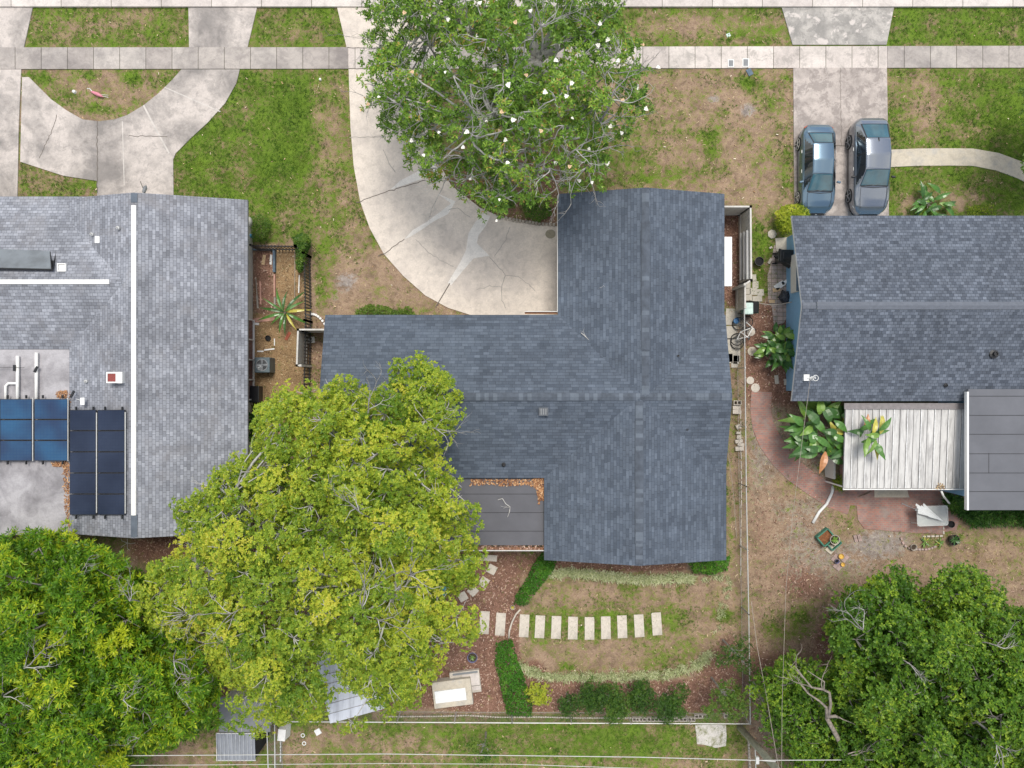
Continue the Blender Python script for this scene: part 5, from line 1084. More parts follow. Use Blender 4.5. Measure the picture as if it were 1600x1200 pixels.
    return root
CARK = {'parked_car1.74': (-1.24, -.42, 1.12, 1.76, -1.2, 1.5, .3), 'parked_car1.86': (-1.1, -.36, 1.2, 2.05, -1.05, 1.75, .45)}
sedan = [(2.22, .80, .50, .60, .70, .55), (2.12, .93, .62, .72, .82, .68), (1.85, 1.02, .66, .82, .90, .80), (1.72, 1.04, .64, .84, .92, .82), (1.12, 1.38, .50, .86, .93, .83), (.3, 1.45, .52, .87, .92, .84), (-.42, 1.38, .50, .87, .92, .84), (-1.22, .99, .66, .86, .90, .83), (-1.7, .9, .66, .84, .82, .82), (-2.0, .8, .6, .76, .72, .74), (-2.18, .68, .48, .6, .6, .6), (-2.23, .58, .38, .46, .5, .46)]
suv = [(2.4, .95, .55, .66, .8, .6), (2.3, 1.08, .68, .8, .95, .75), (2.05, 1.18, .7, .9, 1.02, .86), (1.2, 1.58, .6, .92, 1.03, .89), (.4, 1.66, .62, .93, 1.02, .9), (-.36, 1.6, .6, .93, 1.02, .9), (-1.1, 1.14, .72, .92, 1.0, .9), (-1.7, 1.04, .72, .9, .94, .88), (-2.1, .94, .66, .82, .84, .8), (-2.33, .8, .56, .68, .7, .66), (-2.4, .62, .45, .52, .56, .5)]
car('parked_car', 'smaller pale steel blue sedan, left of the two parked cars', 15.62, 10.98, R(-.5), sedan, 1.74, paintcar('steel_blue_paint', (.14, .215, .28), .6, .2))
car('parked_car', 'larger grey crossover car beside the garden path, right of the two parked cars', 18.28, 11.08, R(0), suv, 1.86, paintcar('mid_grey_paint', (.24, .265, .3), .65, .18), .36, 'grey', 1.1)
# ---------------------------------------------------------------- wire fences, pole, cables
def linkfence(label, pts, h=1.2, gap=3.0, top=.028):
    c = Vector((*pts[0], 0)); root = thing('wire_fence', label, 'fence', c); run = [Vector((*p, 0))-c for p in pts]
    rail = MB(); rail.tube([p+Vector((0, 0, h)) for p in run], top, 6); rail.build('top_rail', M['galv'], root)
    lower = MB(); lower.tube([p+Vector((0, 0, .06)) for p in run], .006, 4); lower.build('tension_wire', M['galv'], root)
    wm = MB()
    for a, b_ in zip(run, run[1:]):
        L = (b_-a).length; d = (b_-a)/L; n = max(1, round(L/gap))
        for i in range(n+1):
            po = MB(); po.tube([a+d*(L*i/n), a+d*(L*i/n)+Vector((0, 0, h+.06))], .03, 6); po.build('post', M['galv'], root)
        s = .16; k = int(L/s)
        for i in range(-int(h/s), k+1):
            for sg in (1, -1):
                x0 = i*s; x1 = x0+h; z0, z1 = .03, h
                if x0 < 0: z0 = z0-x0; x0 = 0
                if x1 > L: z1 = z1-(x1-L); x1 = L
                if x1 <= x0: continue
                za, zc = (z0, z1) if sg > 0 else (h+.03-z0, h+.03-z1)
                wm.tube([a+d*x0+Vector((0, 0, za)), a+d*x1+Vector((0, 0, zc))], .0035, 3, cap=False)
    wm.build('wire_mesh', M['grey'], root); return root
h_ = 1.2
linkfence('wire fence running down between the middle house and the blue house yard', [XY(1163, 482, h_), XY(1166, 760, h_), XY(1170, 960, h_), XY(1172.5, 1131, h_)], h_)
linkfence('wire fence along the bottom of the back gardens', [XY(440, 1127.5, h_), XY(800, 1129.5, h_), XY(1172, 1131, h_)], h_)
linkfence('wire fence beside the ribbed shed running off the bottom edge', [XY(417, 1140, h_), XY(421, 1260, h_)], h_)
linkfence('second wire fence right of the ribbed shed, closest to the centre', [XY(429, 1132, h_), XY(430, 1260, h_)], h_)
linkfence('short wire fence below the utility pole at the bottom edge', [XY(1180, 1170, h_), XY(1183, 1260, h_)], h_)
b0 = P(1156, 1136, 0); top = P(1240, 1232, 7.5)
root = thing('utility_pole', 'tall weathered grey wooden utility pole at the lower fence corner', 'utility pole', b0)
mb = MB(); mb.tube([(0, 0, 0), (top-b0)*.5, top-b0, (top-b0)*1.15], [.17, .155, .14, .13], 12); mb.build('pole', plain('weathered_green_grey_pole', (.4, .4, .32), .85, var=.3, scale=5), root, smooth=True)
mb = MB(); mb.box(P(1183, 1187.5, 6)-b0, (.14, .3, .14)); mb.tube([P(1183, 1187.5, 6)-b0, P(1212, 1190, 6)-b0], .02, 5); mb.build('insulator_bracket', M['galv'], root)
def cable(label, pts, r, group='overhead cables'):
    o = P(*pts[0]); mb = MB(); q = [P(*p) for p in pts]; out = []
    for a, b_ in zip(q, q[1:]):
        for i in range(8): u = i/8; out.append(a.lerp(b_, u)-Vector((0, 0, .0)))
    out.append(q[-1]); mb.tube(out, r, 5); ob = mb.build('cable', M['galv'] if r > .0125 else M['wood'], None, origin=o); setp(ob, label, 'cable', group); return ob
cable('upper of the two pale cables crossing the bottom lawn and ribbed shed', [(-200, 1180, 6), (90, 1181.5, 6), (600, 1178, 6), (1000, 1183, 6), (1183, 1188, 6), (1430, 1187, 6), (1800, 1186, 6)], .018)
cable('lowest pale cable, twisted, crossing at the very bottom edge', [(-200, 1200, 6), (200, 1196, 6), (600, 1193, 6), (800, 1194, 6), (980, 1200, 6), (1300, 1212, 6)], .014)
cable('thin service cable from the mast on the blue house roof to the bottom tree', [(1266, 592, 3.5), (1252, 700, 4.2), (1238, 810, 4.8), (1228, 920, 5.3), (1222, 1100, 6), (1221, 1260, 6.6)], .009)
cable('thin cable curving from the wire fence down past the utility pole', [(1174, 940, 3.2), (1183, 1010, 4), (1198, 1090, 4.9), (1214, 1185, 5.8), (1230, 1260, 6.4)], .012)
cable('white wire along the right eave of the middle house', [(1132, 560, 2.8), (1134, 640, 2.8), (1137, 700, 1.6), (1146, 770, .5), (1151, 840, .15)], .012)
# ---------------------------------------------------------------- dark picket fence, wooden fences
def pickets(label, pts, h, n, gap=.16, matl='black', wd=.07):
    c = Vector((*pts[0], 0)); root = thing('picket_fence', label, 'fence', c); run = [Vector((*p, 0))-c for p in pts]; pk = MB(); rl = MB()
    for a, b_ in zip(run, run[1:]):
        L = (b_-a).length; d = (b_-a)/L; az = math.atan2(d.y, d.x)
        for i in range(int(L/gap)+1):
            p = a+d*(i*gap); pk.box((p.x, p.y, h/2), (wd, .025, h), rz=az)
        for zz in (.25, h-.2): rl.box(((a.x+b_.x)/2, (a.y+b_.y)/2, zz), (L, .05, .07), rz=az)
        for p in (a, b_): po = MB(); po.box((p.x, p.y, h/2+.05), (.1, .1, h+.1)); po.build('post', M[matl], root)
    pk.build('pickets', M[matl], root); rl.build('rail', M[matl], root); return root
pf = pickets('dark picket fence with a corner, closing off the strawy side yard', [XY(392, 383, 1.3), XY(461, 384, 1.3), XY(474, 395, 1.3), XY(476, 500, 1.3), XY(472, 700, 1.3)], 1.3, 0, .17)
def board_fence(label, pts, h, matl, posts=True, th=.04, name='board_fence'):
    c = Vector((*pts[0], 0)); root = thing(name, label, 'fence', c); run = [Vector((*p, 0))-c for p in pts]
    for a, b_ in zip(run, run[1:]):
        L = (b_-a).length; d = (b_-a)/L; az = math.atan2(d.y, d.x); pk = MB(); n = int(L/.18)
        for i in range(n): p = a+d*((i+.5)*L/n); pk.box((p.x, p.y, h/2), (L/n-.008, th*.6, h), rz=az)
        pk.build('boards', M[matl], root)
        for zz in (.3, h): rl = MB(); rl.box(((a.x+b_.x)/2, (a.y+b_.y)/2, zz), (L+.04, th*2, .09), rz=az); rl.build('rail', M[matl], root)
        for p in (a, b_): po = MB(); po.box((p.x, p.y, h/2+.04), (.11, .11, h+.08)); po.build('post', M[matl], root)
    return root
board_fence('short whitewashed fence with a corner, left of the middle house roof', [XY(512, 515, 1.8), XY(466, 515, 1.8), XY(464, 571, 1.8), XY(470, 571, 1.8)], 1.8, 'woodw')
wf = board_fence('tall grey white fence enclosing the mulch strip on the right of the middle house', [XY(1128, 323, 1.8), XY(1172.5, 323, 1.8), XY(1173.5, 438, 1.8), XY(1160, 446, 1.5)], 1.8, 'woodw')
board_fence('narrow grey gate panel beside the green lidded bin', [XY(1164, 444, 1.5), XY(1164, 480, 1.5)], 1.5, 'woodw', name='gate')
for i, (xx, z, l) in enumerate(((1168.5, 1.45, 'front long white gutter length leaning on the tall fence, nearest its top'), (1163, 1.0, 'grey white gutter length leaning below the brightest one on the tall fence'), (1157.5, .5, 'lowest grey gutter length, lichen spotted, leaning at the foot of the tall fence'))):
    a, b_ = P(xx, 360+i*2, z), P(xx-.5, 436+i, z); mb = MB(); mb.box((a+b_)/2, (.13 if i == 0 else .1, a.y-b_.y, .06)); mb.box((a+b_)/2+Vector((.05, 0, .04)), (.015, a.y-b_.y, .06))
    mb.box((a+b_)/2+Vector((-.05, 0, .04)), (.015, a.y-b_.y, .06)); o = mb.build('gutter_length', M['white'] if i == 0 else M['whiteroof'], None, origin=(a+b_)/2); setp(o, l, 'gutter', 'gutter lengths stacked on the tall fence')
# ---------------------------------------------------------------- generic small things
def solo(name, label, cat, mb, mats, px_, py_, group=None, bevel=0, smooth=False, rz=0, z=0):
    """single mesh thing in local coordinates placed on the ground at a pixel"""
    o = mb.build(name, mats, None, bevel=bevel, smooth=smooth); o.location = P(px_, py_, z) if z else P(px_, py_, 0); o.rotation_euler.z = rz
    return setp(o, label, cat, group)
def slab(label, px_, py_, wx, wy, rz=0, h=.05, mat='slab', group=None, name='stepping_stone', cat='stepping stone', z=0):
    mb = MB(); mb.box((0, 0, h/2), (wx, wy, h)); return solo(name, label, cat, mb, M[mat], px_, py_, group, .008, rz=R(rz), z=z)
ord_ = ['leftmost', 'second', 'third', 'fourth', 'fifth', 'sixth', 'seventh', 'eighth', 'ninth', 'tenth', 'rightmost']
for i, (a, c, r_) in enumerate([(757, 972.5, -3), (782, 975, -4), (819, 977.5, -3), (843.5, 979, -3), (869, 980, -2), (895, 981, -1), (921, 981.5, 0), (946.5, 980.5, 1), (972, 979, 2), (998.5, 977.5, 3), (1026, 974.5, 4)]):
    extra = ' on the mulch' if i < 2 else ' on the grass'
    slab('long pale slab, %s%s of the eleven in a row' % (ord_[i], '' if i in (0, 10) else ' from the left'), a, c, .5, 1.18, r_, .05, group='long pale slabs crossing the back lawn')
for a, c, wx, wy, r_, l in [(763, 871.5, .9, .32, -4, 'pale oblong slab right below the flat roof, topmost of the curving steps'), (768.5, 889.5, .46, .46, -28, 'square pale slab between the topmost oblong one and the mulch bend'), (756, 909.5, .46, .5, -32, 'square pale slab third down the curving path beside the big tree'), (739, 923, .45, .45, -45, 'weathered square slab half under the big tree crown'), (723, 932, .45, .45, -60, 'mossy square slab deepest under the big tree crown')]:
    slab(l, a, c, wx, wy, r_, .05, group='slabs curving under the big tree')
for a, c, l, g in [(1173, 518.5, 'round pale stepping stone just under the green lidded bin', .22), (1175, 549, 'round mulch stained stepping stone midway down the mulch path', .24), (1172, 594.5, 'round cream stepping stone touching the wire fence', .2), (1180, 606, 'round grey stepping stone at the top of the brick path', .23)]:
    mb = MB(); mb.lathe((0, 0, 0), [(g, 0), (g, .04), (g*.85, .045)], 20); solo('stepping_stone', l, 'stepping stone', mb, M['slab'] if 'stained' not in l else M['path'], a, c, 'round stepping stones beside the wire fence')
# hollow concrete blocks
def hollow(mb, c, rz, s=(.4, .2, .19), up=True):
    Mr = Matrix.Rotation(rz, 3, 'Z')
    for dx, dy, sx, sy in ((0, s[1]/2-.015, s[0], .03), (0, -s[1]/2+.015, s[0], .03), (s[0]/2-.015, 0, .03, s[1]-.06), (-s[0]/2+.015, 0, .03, s[1]-.06), (0, 0, .035, s[1]-.06)):
        p = Mr @ Vector((dx, dy, 0)); mb.box((c[0]+p.x, c[1]+p.y, c[2]+s[2]/2), (sx, sy, s[2]), rz=rz)
    mb.box((c[0], c[1], c[2]+.01), (s[0]-.05, s[1]-.05, .02), rz=rz, m=1)
hb = None; n_ = 0
for i, xx in enumerate([993, 1003, 1016, 1028, 1041, 1053, 1066, 1079, 1090, 1102, 1136]):
    yy = 1122-(i*.35 if i > 7 else 0)-(2 if i > 7 else 0)
    if hb is None:
        mb = MB(); hollow(mb, (0, 0, 0), 0); hb = mb.build('hollow_block', [M['slab'], M['soil']], None); o = hb
    else: o = hb.copy(); scn.collection.objects.link(o)
    o.location = P(xx, yy, 0); o.rotation_euler.z = R(4 if i > 7 else -2)
    setp(o, 'hollow concrete block laid in the row edging the back mulch bed', 'concrete block', 'hollow blocks edging the back bed')
for a, c, lv, r_, l in [(1149, 629, 2, 0, 'hollow topped block, upper of the stack of three by the eave'), (1149, 636.5, 1, 2, 'solid white block in the middle of the stack by the eave'), (1149, 643, 1, -2, 'solid white block, lowest of the stack of three by the eave')]:
    mb = MB(); hollow(mb, (0, 0, 0), 0, (.4, .22, .19*lv)) if lv == 2 else mb.box((0, 0, .12), (.4, .22, .24)); solo('concrete_block', l, 'concrete block', mb, [M['slab'], M['dark']], a, c, 'blocks stacked beside the eave', rz=R(r_))
for a, c, wx, wy, r_, l in [(1152, 666.5, .22, .22, 25, 'tilted square block, topmost of the loose pile'), (1152, 676, .2, .13, 0, 'small pale brick below the tilted square block'), (1153, 682.5, .22, .2, -5, 'square pale brick in the middle of the loose pile'), (1153, 689, .38, .18, 8, 'wide pale block second lowest but one in the loose pile'), (1156, 694, .34, .16, -6, 'grey white block second lowest in the loose pile'), (1154, 700.5, .44, .22, 3, 'widest pale block at the bottom of the loose pile')]:
    slab(l, a, c, wx, wy, r_, .2, group='loose pile of pale blocks beside the wire fence', name='concrete_block', cat='concrete block')
# square pavers in the side yards
pv_ = [(1177, 434, .3, .34), (1167, 445, .36, .36), (1180, 445, .32, .36), (1168, 455.5, .3, .3), (1177, 455.5, .4, .36), (1188, 457, .34, .34), (1170, 465, .32, .3), (1183, 467, .5, .3)]
for i, (a, c, wx, wy) in enumerate(pv_): slab('pale square paving stone in the patch right of the grey gate', a, c, wx, wy, random.uniform(-6, 6), .04, 'sandpaver', 'square pavers right of the gate', 'paving_stone', 'paving stone')
for i, (a, c, wx, wy) in enumerate([(1145, 495, .75, .85), (1145, 547, .75, 1.25), (1140, 560, .3, .5), (1150, 562, .32, .45), (1147, 570, .32, .3), (1142, 520, .6, .7)]): slab('concrete paving stone laid under and around the bicycle pile', a, c, wx, wy, random.uniform(-2, 2), .04, 'sandpaver', 'paving stones along the right wall of the middle house', 'paving_stone', 'paving stone')
mb = MB(); mb.prism([XY(*q) for q in [(1209, 384), (1222, 378), (1244, 372), (1244, 470), (1224, 505), (1209, 508), (1206, 480), (1200, 472), (1199, 430), (1205, 410)]], -.04, .035); o = mb.build('paver_path', M['paver']); setp(o, kind='structure')
slab('large pale square flagstone at the top of the blue house side path', 1223, 382, .75, .7, 4, .05, 'sandpaver', None, 'flagstone', 'flagstone', .036)
mb = MB(); mb.lathe((0, 0, 0), [(.2, 0), (.24, .05), (.1, .12), (.02, .13)], 7); solo('boulder', 'rough grey white rock on the grass left of the lime green bush', 'rock', mb, M['sandpaver'], 1206, 366, smooth=False)
# bins
def bin_(name, label, px_, py_, rz, tilt=0, body='black', lid='black', s=.6):
    g = P(px_, py_, 0); root = thing(name, label, 'bin', g, R(rz), 'wheeled bins and carts')
    T = Matrix.Rotation(R(tilt), 3, 'X'); mb = MB(); V = []
    hh = .95; z0 = .3 if tilt else 0
    for zz, k in ((.06, .78), (.5, .9), (hh, 1.0)): V += [T @ Vector((sx*s/2*k, sy*s*.58*k, zz)) for sx, sy in ((-1, -1), (1, -1), (1, 1), (-1, 1))]
    V = [v+Vector((0, 0, z0)) for v in V]; Fc = [(3, 2, 1, 0)]+[(a+i, a+(i+1) % 4, a+4+(i+1) % 4, a+4+i) for a in (0, 4) for i in range(4)]
    mb.mesh(V, Fc); mb.build('body', M[body], root, bevel=.05)
    if lid:
        mb = MB(); mb.box(T @ Vector((0, 0, hh+.03))+Vector((0, 0, z0)), (s*1.06, s*1.24, .07), M=T, taper=.9); mb.box(T @ Vector((0, 0, hh+.08))+Vector((0, 0, z0)), (s*.7, s*.85, .05), M=T, taper=.85); mb.build('lid', M[lid], root, bevel=.03)
    else:
        mb = MB(); mb.box(T @ Vector((0, 0, hh-.0))+Vector((0, 0, z0)), (s*.86, s*1.0, .02), M=T); mb.build('opening', M['dark'], root)
    mb = MB(); mb.tube([T @ Vector((-s*.45, s*.64, hh-.05))+Vector((0, 0, z0)), T @ Vector((s*.45, s*.64, hh-.05))+Vector((0, 0, z0))], .025, 6); mb.build('handle', M[body], root)
    for sx in (-1, 1): mb = MB(); mb.lathe(T @ Vector((sx*s*.42, s*.5, .12))+Vector((0, 0, z0)), [(.12, -.03), (.12, .03)], 14, M=Matrix.Rotation(math.pi/2, 3, 'Y')); mb.build('wheel', M['rubber'], root)
    return root
bin_('wheeled_bin', 'upright black lidded bin against the blue wall', 1218.5, 405, 88, s=.62)
bin_('wheeled_bin', 'open black bin tipped over at an angle above the upright one', 1209, 399, 55, 72, lid=None, s=.5)
mb = MB(); mb.box((0, 0, 1.1), (.12, .2, .01)); 
bin_('green_cart', 'dark green cart with a pale green lid beside the wire fence', 1165, 483, 88, body='green', lid=None, s=.62)
mb = MB(); mb.box((0, 0, 0), (.5, .62, .06), taper=.9); o = mb.build('cart_lid', M['palegreen'], None, bevel=.03); o.location = P(1169.5, 482, 1.0); setp(o, 'pale green square lid lying on the dark green cart', 'lid')
def pot(label, px_, py_, r, h, mat, soil=True, plant=None, name='plant_pot', z=0, group=None):
    g = P(px_, py_, 0); g.z = z; root = thing(name, label, 'pot', g, 0, group); mb = MB(); mb.lathe((0, 0, 0), [(r*.7, 0), (r, h), (r*1.06, h), (r*1.06, h-.03), (r*.93, h-.03), (r*.9, h-.07)], 22, cap=False); mb.lathe((0, 0, 0), [(r*.7, .0), (r*.7, .01)], 22); mb.build('vessel', M[mat], root, smooth=False)
    if soil: mb = MB(); mb.lathe((0, 0, h-.09), [(r*.9, 0), (r*.8, .01), (0.01, .015)], 22, cap=False); mb.build('soil', M[soil if isinstance(soil, str) else 'soil'], root)
    if plant:
        mb = MB()
        for i in range(plant[0]): blade(mb, (0, 0, h-.05), i*6.283/plant[0]+random.uniform(-.3, .3), plant[1], plant[2], random.uniform(.5, 1.1), .3)
        mb.build('plant', BL[plant[3]], root)
    return root
pot('round black bucket on the grass by the tall grey white fence', 1183, 410, .22, .35, 'black', 'dark')
pot('blue round bucket on the paving by the wall of the middle house', 1148, 502, .14, .3, 'blue', 'blue')
pot('grey blue rimmed pot on the mulch left of the lower hedge', 738.5, 1024.5, .25, .3, 'purple', True, (8, .2, .04, 2))
pot('round white rimmed pot of green leaves on the green frame', 1299.5, 841, .24, .4, 'slab', True, (12, .22, .07, 2))
pot('yellow round pot on the pink pavers', 1312, 868, .13, .16, 'yellow', 'yellow', z=.05)
pot('small yellow pot tipped on the pink pavers, lower of the two yellow ones', 1315, 881, .1, .12, 'yellow', 'yellow', z=.05)
pot('grey blue pot on the pink pavers left of the yellow ones', 1306, 876, .11, .13, 'purple', 'dark', z=.05)
pot('black round pot right of the glass garden table', 1479.5, 817, .17, .4, 'black', 'dark')
pot('dark pot with drooping leaves at the right end of the brick bed', 1486, 842, .26, .3, 'black', True, (12, .35, .08, 0))
pot('empty stone coloured ring pot at the left end of the brick bed', 1425, 854, .16, .2, 'slab', True)
pot('small dark round pot on the straw of the left side yard', 419.5, 528.5, .14, .1, 'black', 'dark')
pot('pale little pot with a yellow plant at the tip of the upper hedge', 801, 948, .12, .15, 'slab', True, (8, .12, .05, 3))
# bag, planks
mb = MB(); import mathutils
V = []; 
for i in range(9):
    for j in range(16):
        th = math.pi*i/8; ph = 2*math.pi*j/16; r_ = .33*(1+.16*math.sin(ph*5+i)+.1*math.cos(ph*9+i*2)); V.append((r_*math.sin(th)*math.cos(ph), r_*math.sin(th)*math.sin(ph), .26+.26*math.cos(th)))
mb.mesh(V, [(i*16+j, (i+1)*16+j, (i+1)*16+(j+1) % 16, i*16+(j+1) % 16) for i in range(8) for j in range(16)]); solo('rubbish_bag', 'crumpled black rubbish bag against the blue wall', 'bag', mb, plain('black_bag_film', (.02, .025, .035), .25, bmp=.6, scale=12), 1224, 465)
for a, c, wx, wy, r_, l, m_ in [(1218, 446, .55, .3, 35, 'white broken board lying above the black rubbish bag', 'white'), (1226, 441, .35, .18, 30, 'small white board scrap touching the blue wall', 'white'), (1213, 453, .4, .2, 10, 'ochre board scrap left of the black rubbish bag', 'tanwood'), (1204, 387, .16, .1, 30, 'pale brick fragment above the tipped bin', 'sandpaver'), (1203, 408, .3, .14, 60, 'loose brick at the left edge of the side path', 'sandpaver'), (1206, 471, .3, .16, 0, 'yellowish scrap at the foot of the black rubbish bag', 'tanwood')]:
    slab(l, a, c, wx, wy, r_, .04, m_, None, 'board_scrap', 'board', .04)
mb = MB(); q = [P(*p)-P(1171, 469, 0) for p in ((1171, 469, .9), (1190, 474.5, .8), (1206, 476.5, .8), (1222, 475, .9), (1237, 472, 1.2))]; mb.tube(q, .025, 6); o = mb.build('bent_pole', M['wood'], None); o.location = P(1171, 469, 0); setp(o, 'thin bent grey pole spanning from the fence to the blue wall', 'pole')
# bicycles piled against the wall
def bicycle(label, px_, py_, rz, lean, frame):
    g = P(px_, py_, .1); root = thing('bicycle', label, 'bicycle', (g.x, g.y, .08), R(rz), 'bicycles piled by the wall'); L_ = Matrix.Rotation(R(lean), 3, 'X')
    for xx in (-.5, .5):
        mb = MB(); mb.torus(L_ @ Vector((xx, 0, .33)), .32, .025, L_ @ Matrix.Rotation(math.pi/2, 3, 'X'), 28); w0 = mb.build('wheel', M['rubber'], root)
        mb = MB(); cc = L_ @ Vector((xx, 0, .33))
        for i in range(9): a = i*math.pi/9; dd = L_ @ Vector((math.cos(a)*.31, 0, math.sin(a)*.31)); mb.tube([cc-dd, cc+dd], .004, 3)
        mb.build('spokes', M['galv'], w0)
    T = lambda *p: L_ @ Vector(p); mb = MB()
    for a, b_ in (((-.5, 0, .33), (-.08, 0, .3)), ((-.08, 0, .3), (-.2, 0, .8)), ((-.2, 0, .74), (.32, 0, .76)), ((-.08, 0, .3), (.34, 0, .7)), ((-.5, 0, .33), (-.18, 0, .72)), ((.5, 0, .33), (.3, 0, .9))): mb.tube([T(*a), T(*b_)], .022, 6)
    mb.build('frame', M[frame], root)
    mb = MB(); mb.tube([T(.24, -.28, .95), T(.33, -.1, .93), T(.3, 0, .92), T(.33, .1, .93), T(.24, .28, .95)], .014, 6); mb.build('handlebar', M['black'], root)
    mb = MB(); mb.box(T(-.22, 0, .85), (.26, .14, .06), M=L_, taper=.7); mb.build('saddle', M['black'], root, bevel=.02)
bicycle('white framed bicycle on top of the pile by the fence', 1150, 513, 62, 62, 'white')
bicycle('black framed bicycle lying under the white framed one', 1143, 520, 85, 75, 'black')
# antenna and dish at the east gable
root = thing('satellite_dish', 'white oval dish with looping black cables at the right eave of the middle house', 'satellite dish', P(1134, 575, 2.9))
o_ = P(1134, 575, 2.9); mb = MB(); mb.lathe(P(1137, 577, 2.7)-o_, [(.26, 0), (.2, -.05), (.02, -.08)], 20, M=Matrix.Rotation(R(80), 3, 'Y') @ Matrix.Scale(1.3, 3, (1, 0, 0)), cap=True); mb.build('dish', M['white'], root)
mb = MB()
for l in ([(1105, 579), (1107, 573), (1113, 570), (1118, 574), (1116, 581), (1109, 582), (1105, 579)], [(1112, 582), (1124, 573), (1131, 567), (1133, 562)], [(1116, 578), (1128, 566), (1132, 562), (1121, 562)], [(1124, 582), (1130, 574), (1132, 565)]): mb.tube([P(a, c, 3.0)-o_ for a, c in l], .014, 5)
mb.box(P(1121, 562, 3.05)-o_, (.16, .12, .08)); mb.build('cables', M['black'], root)
mb = MB(); mb.box(P(1124, 582, 3.02)-o_, (.07, .07, .06)); mb.build('bracket', M['white'], root)
# ---------------------------------------------------------------- left side yard
g = P(408.5, 571, 0); root = thing('air_conditioner', 'square grey air conditioner unit with a round fan beside the grey house', 'air conditioner', (P(409, 571, .9).x, g.y, 0))
mb = MB(); mb.box((0, 0, .45), (.78, .78, .86)); mb.build('casing', plain('grey_blue_casing', (.12, .16, .18), .5, metal=.3), root, bevel=.04)
mb = MB(); mb.lathe((0, 0, .885), [(.31, 0), (.31, .02), (.27, .02)], 26, cap=False)
for i in range(8): mb.torus((0, 0, .9), .06+.03*i, .006, n=22, k=4)
mb.build('fan_grille', M['grey'], root)
mb = MB(); mb.lathe((0, 0, .88), [(.28, 0), (.01, .005)], 24, cap=False); mb.build('fan_well', M['dark'], root)
mb = MB()
for i in range(4): a = i*math.pi/2; mb.box((math.cos(a)*.14, math.sin(a)*.14, .888), (.26, .11, .008), rz=a)
mb.lathe((0, 0, .89), [(.07, 0), (.05, .03)], 12); mb.build('fan', M['grey'], root)
mb = MB(); mb.box((0, 0, .3), (.5, .85, .6)); solo('storage_box', 'plain black box below the air conditioner, close to the wall', 'box', mb, M['black'], 403.5, 616, bevel=.04)
def board(label, p0, p1, w_, h, mat, z=0, name='timber_board', cat='board', group=None):
    a, b_ = P(*p0, 0), P(*p1, 0); c = (a+b_)/2; mb = MB(); mb.box((0, 0, h/2), ((b_-a).length, w_, h)); o = mb.build(name, M[mat], None, bevel=.006); o.location = (c.x, c.y, z); o.rotation_euler.z = math.atan2((b_-a).y, (b_-a).x); return setp(o, label, cat, group)
board('blue grey timber edging across the top of the side yard bed', (396, 390.5), (429, 390.5), .07, .2, 'slate'); board('blue grey timber edging running down from the bed corner', (430, 390), (430, 426), .12, .22, 'slate')
board('pinkish timber edging in the middle of the side yard', (430, 429), (430, 464), .08, .15, 'redwood'); board('grey timber edging below the pinkish one', (430.5, 465), (430.5, 485), .09, .14, 'wood')
board('tan board lying in the bed near the grey wall', (413.5, 398), (411, 413.5), .16, .03, 'tanwood'); board('pale grey board lying beside the blue grey edging', (424, 398), (423, 413.5), .12, .03, 'facR')
board('long weathered pole lying nearest the grey wall', (400, 434), (402, 462), .04, .05, 'wood'); board('thicker weathered pole touching the nearest one', (402, 462), (403.5, 482), .09, .08, 'wood'); board('straight brownish pole lying right of the other two poles', (407, 440), (408, 476), .08, .07, 'redwood')
board('wide brown board lying across the side yard', (395, 501), (430, 497.5), .22, .04, 'redwood'); board('white board end under the wide brown board', (394, 505.5), (405, 506.5), .12, .04, 'white')
board('broken white strip near the dark pot', (429, 529), (429, 540), .05, .03, 'white'); board('white strip lying above the air conditioner', (402, 549), (412, 549), .07, .04, 'white'); board('chalky white strip right of the other one above the air conditioner', (413, 547), (429, 545), .07, .03, 'white')
board('red painted board wedged by the spiky plant', (447, 531), (453, 519), .16, .05, 'redbrick'); board('thin rail edging on the straw beside the picket fence', (461, 390), (461, 466), .03, .05, 'wood'); board('white pipe lying inside the picket fence', (468, 430), (467, 458), .05, .05, 'white')
slab('small white square tile between the short fence and the middle house', 487, 531, .32, .32, 4, .04, 'white', None, 'tile', 'tile')
mb = MB()
for i in range(7): p = P(488+i*3.3, 491+i*i*.42, 0)-P(498, 500, 0); mb.box((p.x, p.y, .06), (.12, .11, .12), rz=-.5-i*.1)
solo('stone_edging', 'short curve of white edging stones at the top left corner of the middle house', 'edging', mb, M['white'], 498, 500, bevel=.01)
# curb of stones under the magnolia and below
def stones(label, pts, z=.0, s=.14, mat='edging', gap=.16, h=.1, name='stone_edging', cat='edging'):
    q = [Vector(XY(*p)) for p in pts]; mb = MB(); c = q[0]
    for a, b_ in zip(q, q[1:]):
        L = (b_-a).length; n = max(1, int(L/gap)); az = math.atan2((b_-a).y, (b_-a).x)
        for i in range(n): p = a.lerp(b_, (i+.5)/n)-c; mb.box((p.x, p.y, z+h/2), (gap*.86, s*random.uniform(.8, 1.1), h*random.uniform(.8, 1.1)), rz=az+random.uniform(-.08, .08))
    o = mb.build(name, M[mat], None, bevel=.012); o.location = (c.x, c.y, 0); return setp(o, label, cat)
stones('curved row of small stones edging the bed under the magnolia', [(782, 340), (805, 345), (840, 350), (868, 352)], s=.2)
stones('line of small pale stones along the back edge of the lower mulch', [(600, 1119), (680, 1118.5), (730, 1117), (780, 1120), (840, 1119.5), (905, 1121), (990, 1121)], s=.07, gap=.12, mat='slab', h=.08)
stones('low row of stones edging the brick bed near the garden table', [(1406, 838), (1411, 851), (1423, 858), (1448, 858), (1462, 853)], s=.1, mat='pink')
